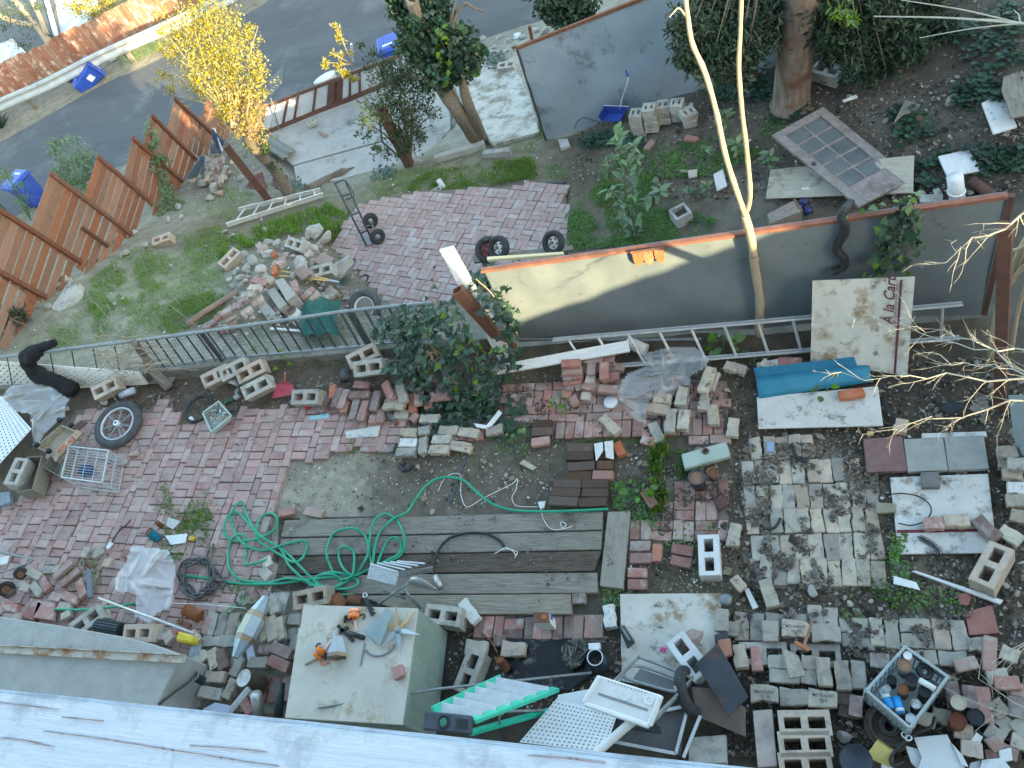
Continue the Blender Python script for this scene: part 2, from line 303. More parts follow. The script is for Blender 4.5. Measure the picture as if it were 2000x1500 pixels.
m_soil=M('soil',(.06,.05,.04),(.12,.10,.08),12,vary=0)
m_terra=M('terracotta',(.19,.10,.065),(.28,.16,.11),10,vary=.06)
m_glassd=M('dusty_glass',(.13,.15,.16),(.22,.24,.25),3,rough=.2,spec=.6,alpha=.62,vary=0,bump=.05)
m_pane=M('frosted_pane',(.50,.56,.64),(.64,.69,.75),3,rough=.3,vary=.05,bump=.05)
m_film=M('clear_plastic_film',(.62,.66,.70),(.74,.78,.82),5,rough=.16,spec=1,alpha=.38,vary=0,bump=.3,bscale=14)
m_filmw=M('milky_plastic_film',(.66,.70,.74),(.76,.80,.84),5,rough=.2,spec=.9,alpha=.40,vary=0,bump=.3,bscale=14)
m_cloth=M('black_cloth',(.008,.008,.01),(.02,.02,.022),20,rough=.95,bump=.5)
m_tin=M('tin_can',(.40,.41,.42),(.55,.56,.57),9,rough=.4,metal=.6,stain=(.25,.15,.09),st=.36,sscale=10)
m_rustcan=M('rusty_can',(.13,.05,.028),(.23,.10,.055),9,rough=.85,stain=(.30,.15,.08),st=.35,sscale=9)
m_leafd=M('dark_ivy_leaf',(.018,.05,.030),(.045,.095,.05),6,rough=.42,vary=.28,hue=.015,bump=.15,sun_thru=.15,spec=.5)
m_leafl=M('light_and_sunlit_leaf',(.09,.19,.03),(.17,.29,.05),6,rough=.5,vary=.2,hue=.02,bump=.1,sun_thru=.3)  # also serves as the sunlit copy of the dark ivy leaf
m_leafy=M('yellow_sunlit_leaf',(.24,.22,.03),(.40,.34,.055),6,rough=.6,vary=.25,hue=.02,bump=0,sun_thru=.35)  # yellow of the sunlight is mixed into the leaf colour
m_leafo=M('olive_leaf',(.035,.065,.022),(.075,.115,.04),6,rough=.55,vary=.3,hue=.02,bump=0,sun_thru=.2)
m_leafs=M('sage_leaf',(.10,.18,.09),(.19,.29,.16),6,rough=.6,vary=.2,hue=.015,bump=.1,sun_thru=.25)
m_leafk=M('dark_tree_leaf',(.018,.042,.024),(.045,.08,.04),6,rough=.5,vary=.3,hue=.02,bump=0,sun_thru=.15)
m_grass=M('grass_blade',(.105,.215,.02),(.195,.35,.05),3,rough=.6,vary=.25,hue=.02,bump=0,sun_thru=.3)
m_clover=M('clover_leaf',(.055,.15,.028),(.115,.255,.048),3,rough=.55,vary=.28,hue=.02,bump=0,sun_thru=.25)
m_litter=M('leaf_litter',(.09,.07,.05),(.24,.2,.15),3,rough=.9,vary=.45,hue=.02,bump=0)
m_pebble=M('pale_grit',(.36,.34,.31),(.6,.58,.55),3,rough=.9,vary=.3,bump=0)
m_bark=M('tree_bark',(.12,.095,.075),(.25,.21,.17),7,stretch=(7,7,1.6),vary=.06,bump=1.0,bscale=18)
m_barkp=M('peeling_pink_bark',(.17,.115,.085),(.33,.27,.23),3,stretch=(4,4,.8),vary=.03,bump=.5,stain=(.20,.10,.06),st=.42,sscale=2.5)
m_barky=M('smooth_tan_bark',(.34,.27,.19),(.43,.355,.265),6,stretch=(5,5,8),vary=.03,bump=.3,stain=(.32,.22,.13),st=.36,sscale=6)
m_twig=M('pale_bare_twig',(.36,.33,.27),(.46,.43,.36),8,vary=.05,bump=.2)
m_dry=M('dry_stem',(.26,.2,.14),(.38,.31,.22),8,vary=.15)
m_asph=M('asphalt',(.085,.09,.098),(.115,.12,.128),1.1,rough=.9,stain=(.145,.15,.155),st=.40,sscale=.7,vary=0,bump=.5,bscale=90,dirt=((.07,.073,.08),.36,2.2),stretch=(.35,1.6,1))
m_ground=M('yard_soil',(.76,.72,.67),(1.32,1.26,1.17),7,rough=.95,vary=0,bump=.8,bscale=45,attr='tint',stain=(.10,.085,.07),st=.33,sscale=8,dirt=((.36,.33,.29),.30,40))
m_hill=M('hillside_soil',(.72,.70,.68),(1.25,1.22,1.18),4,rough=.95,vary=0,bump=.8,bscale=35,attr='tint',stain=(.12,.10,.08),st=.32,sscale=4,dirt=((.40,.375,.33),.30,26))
m_paper=M('paper_litter',(.62,.63,.64),(.74,.75,.75),8,vary=.08,bump=.1)
m_maroon=M('maroon_print',(.13,.035,.045),(.16,.05,.06),8,vary=0,bump=0)
m_paverm=M('maroon_paver',(.20,.115,.115),(.25,.155,.15),12,vary=.05,bump=.3)
m_paverg=M('grey_paver',(.30,.31,.295),(.38,.385,.365),10,vary=.06,bump=.3,stain=(.24,.235,.21),st=.36)
m_tarp=M('dark_green_fabric',(.008,.075,.065),(.02,.12,.10),12,rough=.8,bump=.3)
m_roof=M('grey_shingle',(.13,.135,.14),(.2,.205,.21),14,stretch=(3,6,1),vary=.12,bump=.6)
m_hose_b=M('black_corrugated_hose',(.02,.022,.026),(.045,.048,.054),10,rough=.55,bump=.2)
# ================================================================== ground
def grid(name,x0,x1,y0,y1,st,keep,zf,mat,tint,kind='structure'):
    xs=np.arange(x0,x1+st,st);ys=np.arange(y0,y1+st,st);X,Y=np.meshgrid(xs,ys);xy=np.stack([X.ravel(),Y.ravel()],1)
    z=zf(xy);k=keep(xy);nx=len(xs);ny=len(ys);K=k.reshape(ny,nx)
    q=np.argwhere(K[:-1,:-1]&K[1:,:-1]&K[:-1,1:]&K[1:,1:]);b=q[:,0]*nx+q[:,1]
    fs=np.stack([b,b+1,b+nx+1,b+nx],1);used=np.unique(fs);mp=np.full(len(xy),-1);mp[used]=np.arange(len(used))
    vs_=np.column_stack([xy[used],z[used]]);me=bpy.data.meshes.new(name);me.from_pydata(vs_.tolist(),[],mp[fs].tolist());me.update()
    me.polygons.foreach_set('use_smooth',[True]*len(me.polygons));me.materials.append(mat)
    c=me.color_attributes.new('tint','FLOAT_COLOR','POINT');t=tint(vs_);c.data.foreach_set('color',np.column_stack([t,np.ones(len(t))]).ravel().astype(np.float32))
    o=bpy.data.objects.new(name,me);COL.objects.link(o);return tag(o,kind=kind)
def nz(xy,s,seed=0):
    xy=np.asarray(xy)*s;i=np.floor(xy).astype(int);f=xy-i;f=f*f*(3-2*f)
    def h(a,b):return np.modf(np.abs(np.sin(a*127.1+b*311.7+seed*17.3)*43758.5453))[0]
    return(h(i[:,0],i[:,1])*(1-f[:,0])+h(i[:,0]+1,i[:,1])*f[:,0])*(1-f[:,1])+(h(i[:,0],i[:,1]+1)*(1-f[:,0])+h(i[:,0]+1,i[:,1]+1)*f[:,0])*f[:,1]
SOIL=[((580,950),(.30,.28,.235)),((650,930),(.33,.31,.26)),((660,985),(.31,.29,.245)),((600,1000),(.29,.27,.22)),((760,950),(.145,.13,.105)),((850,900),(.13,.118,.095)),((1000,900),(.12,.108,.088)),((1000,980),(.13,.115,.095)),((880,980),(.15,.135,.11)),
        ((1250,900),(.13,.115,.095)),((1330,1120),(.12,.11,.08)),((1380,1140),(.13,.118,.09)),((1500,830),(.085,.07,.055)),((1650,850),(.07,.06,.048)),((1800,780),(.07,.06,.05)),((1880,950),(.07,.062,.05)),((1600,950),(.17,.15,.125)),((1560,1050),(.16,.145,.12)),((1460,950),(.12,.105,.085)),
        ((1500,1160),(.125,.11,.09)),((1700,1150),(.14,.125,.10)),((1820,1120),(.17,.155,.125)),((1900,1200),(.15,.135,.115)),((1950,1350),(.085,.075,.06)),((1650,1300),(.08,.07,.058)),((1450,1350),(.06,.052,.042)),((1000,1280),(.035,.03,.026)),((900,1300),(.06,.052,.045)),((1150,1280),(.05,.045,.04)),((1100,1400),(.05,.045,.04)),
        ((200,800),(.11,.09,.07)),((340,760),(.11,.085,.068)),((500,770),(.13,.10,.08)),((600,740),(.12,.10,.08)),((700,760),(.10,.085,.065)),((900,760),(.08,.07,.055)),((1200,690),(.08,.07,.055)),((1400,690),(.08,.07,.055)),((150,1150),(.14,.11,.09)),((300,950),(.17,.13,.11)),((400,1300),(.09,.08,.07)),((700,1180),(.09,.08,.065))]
_sp=np.array([list(P(*p,0)) for p,c in SOIL]);_sc=np.array([c for p,c in SOIL])
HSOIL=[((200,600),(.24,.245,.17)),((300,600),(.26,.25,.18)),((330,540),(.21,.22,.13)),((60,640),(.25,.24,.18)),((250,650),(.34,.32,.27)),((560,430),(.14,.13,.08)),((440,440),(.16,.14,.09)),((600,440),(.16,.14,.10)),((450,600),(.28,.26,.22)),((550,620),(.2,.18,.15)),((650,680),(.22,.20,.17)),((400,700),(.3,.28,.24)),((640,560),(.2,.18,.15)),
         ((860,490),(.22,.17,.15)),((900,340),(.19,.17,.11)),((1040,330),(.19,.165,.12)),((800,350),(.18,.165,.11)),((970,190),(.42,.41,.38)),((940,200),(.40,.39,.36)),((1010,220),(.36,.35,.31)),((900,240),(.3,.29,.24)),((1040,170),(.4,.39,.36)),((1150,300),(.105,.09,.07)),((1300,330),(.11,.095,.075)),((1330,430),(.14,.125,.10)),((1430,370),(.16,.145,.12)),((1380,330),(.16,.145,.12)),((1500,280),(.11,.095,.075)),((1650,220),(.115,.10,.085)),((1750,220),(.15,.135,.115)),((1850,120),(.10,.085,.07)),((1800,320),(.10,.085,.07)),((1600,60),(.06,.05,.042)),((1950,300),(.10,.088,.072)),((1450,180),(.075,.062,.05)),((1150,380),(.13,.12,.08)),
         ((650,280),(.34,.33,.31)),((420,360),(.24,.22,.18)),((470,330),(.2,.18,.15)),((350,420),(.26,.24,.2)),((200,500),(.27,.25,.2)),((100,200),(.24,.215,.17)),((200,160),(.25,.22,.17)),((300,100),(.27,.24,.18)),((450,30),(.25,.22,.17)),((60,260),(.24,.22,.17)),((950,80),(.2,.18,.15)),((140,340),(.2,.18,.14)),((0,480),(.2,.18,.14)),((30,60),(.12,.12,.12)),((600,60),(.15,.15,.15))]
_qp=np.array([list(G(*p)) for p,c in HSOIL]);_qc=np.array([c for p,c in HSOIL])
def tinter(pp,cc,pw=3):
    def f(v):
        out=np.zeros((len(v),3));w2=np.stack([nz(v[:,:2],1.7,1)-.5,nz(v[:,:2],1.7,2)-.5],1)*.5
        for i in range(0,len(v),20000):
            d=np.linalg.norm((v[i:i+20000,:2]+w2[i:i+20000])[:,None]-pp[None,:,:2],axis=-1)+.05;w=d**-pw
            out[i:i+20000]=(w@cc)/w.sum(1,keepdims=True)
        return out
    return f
DIRT=-.055
iny=lambda xy:inpoly(xy[:,0],xy[:,1],YARD)
def yard_z(xy):return DIRT+.03*(nz(xy,3,5)-.5)+.02*(nz(xy,9,6)-.5)
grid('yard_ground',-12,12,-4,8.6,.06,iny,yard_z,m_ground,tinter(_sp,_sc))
def hill_z(xy):return HZ(xy)-.02+.05*(nz(xy,1.5,7)-.5)+.03*(nz(xy,5,8)-.5)
YIN=np.array(YARD)
def hill_keep(xy):return~iny(np.column_stack([xy[:,0],xy[:,1]+.12]))|(np.abs(xy[:,0])>13)&(xy[:,1]>2.5)
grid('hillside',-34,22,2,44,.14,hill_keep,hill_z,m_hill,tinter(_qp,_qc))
# far surrounding land, one wide sheet well below everything else
MB().add([(-300,-300,-7),(300,-300,-7),(300,300,-7),(-300,300,-7)],[(0,1,2,3)]).build('ground',M('far_soil',(.16,.14,.11),(.22,.2,.16),.6,vary=0),kind='structure')
# ------------------------------------------------------------------ road
rz=-3.9
bm=MB();top=[P(u,v,rz) for u,v in ROADPX]
top=curve(top+[top[0]],4)[:-1];bm.prism(top,.25);road=bm.build('road',m_asph,kind='structure')
# asphalt patch on the road, a slightly proud repair
MB().prism([P(u,v,rz+.012) for u,v in[(522,158),(556,125),(550,165),(527,192)]],.02).build('road_patch',M('patch_asphalt',(.12,.125,.13),(.15,.155,.16),3,vary=0),kind='structure')
# ------------------------------------------------------------------ concrete slab beside the road with a recessed joint
def slab(name,px,z,th,mat,**k):
    b=MB();b.prism([P(u,v,z) for u,v in px],th);return b.build(name,mat,**k)
SL=-2.56
slab('concrete_slab',[(508,268),(560,245),(690,196),(737,217),(744,275),(640,303),(572,322)],SL,.3,m_conc,kind='structure')
slab('concrete_slab',[(574,325),(642,306),(745,278),(790,318),(720,338),(660,352),(600,364),(580,360)],SL,.3,m_conc,kind='structure')
slab('concrete_slab',[(694,194),(800,150),(870,140),(880,250),(838,300),(793,315),(748,275),(741,217)],SL,.3,m_conc,kind='structure')
b=MB()
a1=[G(885,160),G(1000,120),G(1035,190),G(1055,262),G(965,288),G(920,250)]
b.prism([p+Vector((0,0,.06)) for p in a1],.3);b.build('concrete_slab',M('spalled_concrete',(.40,.39,.36),(.54,.53,.5),4,stain=(.22,.2,.16),st=.46,sscale=3,vary=.02,bump=.7,bscale=25),kind='structure')
# kerb-like strips at the slab's yard side
for i,(p,q) in enumerate([((852,315),(948,286)),((948,306),(1000,300))]):
    p,q=G(*p),G(*q);MB().bar(p+Vector((0,0,.04)),q+Vector((0,0,.04)),.12,.16).build('concrete_kerb',m_conc,bevel=.01,kind='structure')
# ------------------------------------------------------------------ brick meshes
def brick_mesh(L,Wd,Hh,mat,seed,rough=.006,chip=.2,ridges=0,taper=0,curve_=0):
    r=random.Random(seed);bm=bmesh.new()
    nx=5 if rough>.004 or curve_ else 2
    bmesh.ops.create_cube(bm,size=1)
    bmesh.ops.subdivide_edges(bm,edges=[e for e in bm.edges if abs(e.verts[0].co.x-e.verts[1].co.x)>.5],cuts=nx-1,use_grid_fill=True)
    for v in bm.verts:
        x,y,z=v.co;t=x+.5
        k=1-taper*t
        v.co=Vector((x*L,y*Wd*k,z*Hh-Hh/2))
        v.co.y+=curve_*(1-(2*x)**2)*Wd
        v.co+=Vector((r.uniform(-1,1),r.uniform(-1,1),r.uniform(-.6,.6)))*rough
    for v in bm.verts:
        if r.random()<chip*.25:v.co*=Vector((r.uniform(.9,1),r.uniform(.88,1),1))
    bmesh.ops.bevel(bm,geom=[e for e in bm.edges if e.calc_face_angle(0)>.6],offset=.004+rough*.6,segments=1,affect='EDGES',clamp_overlap=True)
    me=bpy.data.meshes.new('brick');bm.to_mesh(me);bm.free();me.materials.append(mat);return me
BK={}
def BM(kind,mat=None):
    """kind -> list of variants"""
    dims=dict(r=(.2,.097,.06),f=(.228,.112,.066),d=(.30,.098,.075),h=(.1,.097,.06),w=(.23,.15,.066),q=(.2,.2,.05),s=(.4,.19,.09))
    mats=dict(r=m_red,f=m_fire,d=m_dark,h=m_red,w=m_fire,q=m_red,s=m_blk)
    mat=mat or mats[kind];key=kind+mat.name
    if key not in BK:
        L,Wd,Hh=dims[kind]
        BK[key]=[brick_mesh(L,Wd,Hh,mat,i,rough=.0055 if kind in 'fw' else.0035,taper=.22 if kind=='w' else 0,curve_=(.12 if(kind=='w' and i%2) else 0)) for i in range(4)]
    return BK[key],dims[kind]
# ------------------------------------------------------------------ brick patios
def patio(name,polys,cellf,ang,mat,ztop,dims,org,limit,rng_,zfun=None,bed=None,jit=.004,tilt=.01,mat2=None,poly2=None):
    """cellf(i,j) yields (x, y, along_x) bricks of one pattern cell in metres"""
    ca,sa=math.cos(ang),math.sin(ang);L,Wd,Hh=dims;lst=[]
    for i in range(*rng_[0]):
        for j in range(*rng_[1]):
            for x,y,ax in cellf(i,j):
                X=org[0]+x*ca-y*sa;Y=org[1]+x*sa+y*ca;lst.append((X,Y,ang+(0 if ax else math.pi/2)))
    A_=np.array(lst);z=np.full(len(A_),ztop) if zfun is None else zfun(A_[:,:2])
    uv=proj(np.column_stack([A_[:,:2],z]));keep=np.zeros(len(A_),bool)
    for p in polys:keep|=inpoly(uv[:,0],uv[:,1],p)
    ids=np.where(keep)[0]
    inside=(uv[ids,0]>-20)&(uv[ids,0]<2020)&(uv[ids,1]>-20)&(uv[ids,1]<1500)
    d=np.hypot(A_[ids,0],A_[ids,1])+np.where(inside,0,100);ids=ids[np.argsort(d)]
    par=MB();
    for p in polys:par.prism([P(u,v,ztop-.03) if zfun is None else P(u,v,ztop-.045) for u,v in p],.05)
    root=par.build(name,M('joint_sand',(.14,.115,.095),(.21,.18,.15),20,vary=0),kind='structure')
    va=[brick_mesh(L,Wd,Hh,mat,50+k,rough=.003,chip=.25) for k in range(4)]
    va2=[brick_mesh(L,Wd,Hh,mat2,60+k,rough=.004,chip=.5) for k in range(4)] if mat2 else va
    rest=MB()
    for n,i in enumerate(ids):
        s2=poly2 is not None and bool(inpoly(uv[i:i+1,0],uv[i:i+1,1],poly2)[0]);k=3 if s2 else 1
        loc=(A_[i,0]+rng.normal(0,jit),A_[i,1]+rng.normal(0,jit),z[i]+rng.normal(0,min(.0035,tilt*.35)*k))
        rot=(rng.normal(0,tilt*k),rng.normal(0,tilt*k),A_[i,2]+rng.normal(0,.015*k))
        me=(va2 if s2 else va)[n%4]
        if n<limit:inst('brick',me,loc,rot,root)
        else:
            m=Matrix.LocRotScale(Vector(loc),None,None)@Matrix.Rotation(rot[2],4,'Z');rest.add([m@v.co for v in me.vertices],[tuple(p.vertices) for p in me.polygons])
    if rest.v:rest.build('brick',mat,root,kind='stuff')
    return root
def weave(i,j):
    x=i*.312;y=j*.104;out=[(x,y,True)]
    if j%2==0:out.append((x+.156,y+.052+(.06 if i%2 else 0),False))
    return out
PL=[[(-60,1015),(20,985),(60,945),(150,800),(290,800),(330,770),(350,830),(480,803),(560,800),(690,792),(800,800),(800,858),(655,885),(625,897),(559,903),(548,950),(525,1010),(530,1060),(545,1110),(520,1190),(440,1185),(350,1290),(230,1240),(100,1213),(-60,1203)]]
P0=P(300,905,0)
patio('brick_patio',PL,weave,-.02,m_patio,0,(.2,.098,.06),(P0.x,P0.y),300,((-30,30),(-60,60)),mat2=m_rough,poly2=[(-60,1000),(50,955),(150,938),(160,985),(125,1060),(90,1100),(-60,1110)])
PC=[[(960,742),(1000,752),(1230,735),(1420,745),(1424,885),(1330,850),(1250,845),(1090,852),(1075,825),(1000,838),(880,850),(880,800),(900,760)]]
def runs(i,j):
    y=j*.416
    return[(i*.208,y,False),(i*.208+.104,y,False),(i*.208+.05,y+.156,True),(i*.208+.12,y+.26,True)]
P1=P(1150,830,0)
patio('brick_patio',PC,runs,-.01,m_red,0,(.2,.098,.06),(P1.x,P1.y-.05),260,((-14,15),(-4,4)))
def pairs(i,j):
    x=i*.208;y=j*.208
    return[(x,y-.052,True),(x,y+.052,True)] if(i+j)%2 else[(x-.052,y,False),(x+.052,y,False)]
P2=P(1375,1000,0)
patio('brick_patio',[[(1300,935),(1420,925),(1424,1052),(1312,1050),(1228,1110),(1228,1025),(1298,1010)]],pairs,0,m_red,0,(.2,.098,.06),(P2.x+.02,P2.y+.02),60,((-8,8),(-8,8)))
# lower patio
q0,q1=P(743,494,-1.6),P(839,507,-1.6);fa=math.atan2(q1.y-q0.y,q1.x-q0.x)
PF=[[(640,490),(672,430),(700,402),(770,380),(905,368),(1100,358),(1112,420),(1100,500),(960,565),(850,592),(760,600),(720,560),(700,545),(690,510)]]
PF0=P(860,480,-1.58)
patio('brick_patio',PF,pairs,fa,m_far,-1.57,(.2,.099,.06),(PF0.x,PF0.y),300,((-20,20),(-20,20)),tilt=.003)
def row(root,mats,u1,v1,u2,v2,n,z,along=False,kind='f',skip=(),jit=.006,tilt=.02):
    a,b_=P(u1,v1,z),P(u2,v2,z);d=(b_-a);ang=math.atan2(d.y,d.x)+(0 if along else math.pi/2)
    for k in range(n):
        if k in skip:continue
        p=a+d*((k+.5)/n);mt=mats[int(rng.integers(len(mats)))];ms,dm=BM(kind,mt)
        stp=d.length/n;sc=min(1.15,(stp-.004)/(dm[0] if along else dm[1]))
        inst('brick',ms[int(rng.integers(4))],(p.x+rng.normal(0,jit),p.y+rng.normal(0,jit),z+rng.normal(0,.004)),(rng.normal(0,tilt),rng.normal(0,tilt),ang+rng.normal(0,.03)+(math.pi if rng.random()<.5 else 0)),root,scale=(1.07 if not along else sc,sc if not along else 1.05,1))
def bed(name,px,z):return slab(name,px,z,.03,M('bed_soil',(.15,.13,.105),(.24,.215,.175),22,vary=0),kind='structure')
fp=bed('firebrick_paving',[(1440,890),(1600,870),(1700,930),(1712,1040),(1730,1150),(1480,1150),(1462,1040)],-.04)
for a_ in[(1466,876,1590,868,5,()),(1446,922,1680,915,9,()),(1452,972,1716,964,10,()),(1456,1018,1716,1012,10,(1,)),(1468,1070,1728,1064,9,()),(1482,1112,1730,1120,9,())]:
    row(fp,[m_fire,m_fire,m_fire,m_fire,m_fgrey],*a_[:5],-.005,skip=a_[5])
bp=bed('firebrick_path',[(1432,1195),(1890,1205),(1900,1290),(1760,1295),(1432,1252)],-.04)
row(bp,[m_fgrey,m_fire],1435,1221,1523,1226,3,0);row(bp,[m_fgrey],1523,1212,1577,1213,1,0,True)
row(bp,[m_fgrey],1640,1219,1697,1220,1,0,True);row(bp,[m_fgrey],1645,1248,1700,1249,1,0,True);row(bp,[m_fgrey,m_fire],1698,1233,1757,1236,2,0);row(bp,[m_fgrey],1757,1221,1820,1222,1,0,True);row(bp,[m_fgrey],1760,1250,1823,1252,1,0,True)
row(bp,[m_fgrey,m_fire],1822,1238,1888,1240,2,0);row(bp,[m_fgrey],1770,1283,1830,1284,1,0,True);row(bp,[m_fgrey],1832,1283,1890,1286,1,0,True);row(bp,[m_fgrey],1580,1212,1640,1215,2,0)
bp2=bed('brick_edging',[(925,1200),(1180,1200),(1182,1255),(925,1250)],-.04)
row(bp2,[m_red,m_rough],926,1224,982,1225,3,0,kind='r');row(bp2,[m_red],983,1216,1021,1217,1,0,True,'r');row(bp2,[m_rough],982,1236,1021,1237,1,0,True,'r');row(bp2,[m_rough,m_red,m_red],1022,1227,1180,1224,8,0,kind='r')
bp3=bed('pale_brick_floor',[(362,1195),(440,1150),(600,1155),(660,1195),(590,1180),(565,1330),(540,1395),(350,1380),(355,1300)],-.04)
row(bp3,[m_fgrey,m_fire],400,1218,465,1219,3,0);row(bp3,[m_fgrey],390,1252,465,1252,2,0,True);row(bp3,[m_fgrey,m_fire],372,1292,440,1293,3,0);row(bp3,[m_fgrey],345,1355,395,1357,3,0);row(bp3,[m_fgrey],396,1330,440,1332,1,0,True)
row(bp3,[m_fire,m_fgrey],505,1222,555,1224,3,0);row(bp3,[m_fire,m_fgrey],500,1178,560,1180,3,0);row(bp3,[m_fgrey],530,1262,590,1264,2,0);row(bp3,[m_fgrey],560,1212,586,1212,1,0,True);row(bp3,[m_fgrey],560,1238,586,1238,1,0,True)
row(bp3,[m_fgrey],447,1285,470,1286,1,0);row(bp3,[m_fgrey],444,1335,468,1336,1,0);row(bp3,[m_red],500,1345,570,1346,3,0);row(bp3,[m_fgrey],470,1365,500,1366,1,0)
# ------------------------------------------------------------------ timber deck of old planks
dk=slab('plank_deck_bed',[(545,1012),(1175,998),(1172,1155),(1120,1200),(800,1200),(540,1150)],-.05,.03,m_soil,kind='structure')
def plank(px4,z,th,mat,name='plank',parent=None,bevel=.006,**t):
    zs=list(z)+[z[-1]]*(len(px4)-len(z)) if isinstance(z,(list,tuple)) else[z]*len(px4)
    b=MB();tp=[P(u,v,zz) for(u,v),zz in zip(px4,zs)];n=(tp[1]-tp[0]).cross(tp[2]-tp[0]).normalized();n=n if n.z>0 else-n
    b.prism(tp,th,-n)
    d=tp[1]-tp[0];e=tp[2]-tp[1];d=d if d.length>e.length else e;d.normalize()
    y=n.cross(d);m=Matrix((d,y,n)).transposed();c=sum(tp,Vector())/len(tp)
    me=bpy.data.meshes.new(name);me.from_pydata([m.transposed()@(Vector(v)-c) for v in b.v],[],b.f)
    if bevel:
        bm_=bmesh.new();bm_.from_mesh(me);bmesh.ops.bevel(bm_,geom=list(bm_.edges),offset=bevel,segments=1,affect='EDGES',clamp_overlap=True);bm_.to_mesh(me);bm_.free()
    me.materials.append(mat);o=bpy.data.objects.new(name,me);COL.objects.link(o);o.location=c;o.rotation_euler=m.to_euler()
    if parent is not None:setpar(o,parent)
    return tag(o,**t)
for q,mt in[([(556,1016),(1177,998),(1176,1034),(548,1049)],m_wood),([(548,1052),(1176,1037),(1174,1073),(545,1085)],m_wood),([(545,1088),(1174,1076),(1160,1115),(540,1121)],m_woodd),([(540,1124),(1166,1118),(1168,1158),(690,1160),],m_wood),([(700,1163),(1115,1160),(1116,1199),(800,1200)],m_wood)]:
    plank(q,.03,.07,mt,parent=dk)
plank([(1187,999),(1231,998),(1217,1150),(1171,1144)],.035,.07,M('pale_deck_wood',(.24,.215,.17),(.34,.31,.26),5,stretch=(1.2,14,14),stain=(.2,.175,.14),st=.4,vary=.04,bump=.4,bscale=24),label='wide grey plank lying crosswise at the end of the timber deck',cat='plank')
# ------------------------------------------------------------------ stucco wall and its steel angle, lower left
sw=MB();tp=[P(u,v,.55) for u,v in[(-160,1178),(0,1204),(120,1222),(235,1242),(300,1258),(352,1277),(334,1322),(318,1350),(300,1400),(-160,1400)]]
sw.prism(tp,.75);wst=sw.build('stucco_wall',m_stucco,bevel=.012,label='grey stucco wall with a cracked end under the white rail',cat='wall')
pa,pb=P(-120,1262,.60),P(362,1288,.60)
MB().bar(pa,pb,.075,.012).bar(pa+Vector((0,.036,.02)),pb+Vector((0,.036,.02)),.008,.045).build('angle_iron',M('rusty_white_angle',(.50,.46,.40),(.56,.50,.42),5,rough=.7,stretch=(1,6,6),stain=(.32,.15,.06),st=.47,sscale=4,vary=0),label='long rust stained white steel angle lying on the stucco wall',cat='steel angle')
for c in[[(262,1324),(276,1345),(270,1362)],[(300,1260),(306,1272),(318,1283),(322,1300)]]:
    pass
# ------------------------------------------------------------------ deck rail in front of the camera
RZ=6.55
rail=thing('deck_rail',P(600,1480,RZ-.9),'weathered white painted deck rail along the bottom edge','railing')
m_rail=M('flaking_white_rail',(.39,.45,.53),(.48,.545,.62),7,rough=.55,stretch=(2.2,60,10),stain=(.30,.345,.41),st=.44,sscale=16,vary=.015,bump=.5,bscale=12,dirt=((.20,.14,.12),.315,1.5))
def rail_board(px,z,th,nm):
    tp=[P(u,v,z) for u,v in px];plank_like(tp,th,nm)
def plank_like(tp,th,nm):
    b=MB();b.prism(tp,th);d=(tp[1]-tp[0]).normalized();y=Vector((0,0,1)).cross(d);m=Matrix((d,y,Vector((0,0,1)))).transposed();c=sum(tp,Vector())/4
    me=bpy.data.meshes.new(nm);me.from_pydata([m.transposed()@(Vector(v)-c) for v in b.v],[],b.f)
    bm_=bmesh.new();bm_.from_mesh(me);bmesh.ops.bevel(bm_,geom=list(bm_.edges),offset=.006,segments=3,affect='EDGES',clamp_overlap=True);bm_.to_mesh(me);bm_.free()
    me.materials.append(m_rail);o=bpy.data.objects.new(nm,me);COL.objects.link(o);o.location=c;o.rotation_euler=m.to_euler();setpar(o,rail)
r0,r1=P(-300,1313,RZ),P(1900,1542,RZ);dr=(r1-r0).normalized();nr=Vector((dr.y,-dr.x,0))
if nr.y>0:nr=-nr
e0,e1=r0-dr*1.6,r1+dr*2.2
plank_like([e0,e1,e1+nr*.105,e0+nr*.105],.038,'rail_board')
for k,q in enumerate([[(-10,1371),(60,1379),(112,1386)],[(0,1441),(50,1446),(104,1459)],[(85,1428),(190,1441),(300,1459),(410,1476),(540,1496)],[(370,1456),(460,1462),(520,1469)],[(1030,1475),(1100,1480),(1180,1489)],[(120,1400),(200,1408)]]):
    c=curve([P(u,v,RZ+.0006) for u,v in q],6);b=MB()
    for i in range(len(c)-1):w=.0002+.0004*math.sin(math.pi*(i+.5)/len(c))*random.uniform(.6,1.3);b.bar(c[i],c[i+1]+(c[i+1]-c[i])*.2,w*2,.0008)
    b.build('paint_crack',M('bare_wood_crack',(.2,.16,.15),(.3,.25,.24),60,vary=0,bump=0),rail)
pb_=MB()
for k in range(5):
    p=e0+dr*((k+.5)*(e1-e0).length/5)+nr*.05;pb_=MB();pb_.box((p.x,p.y,RZ-.55),(.07,.07,1.0),rz=math.atan2(dr.y,dr.x));pb_.build('rail_post',m_rail,rail)
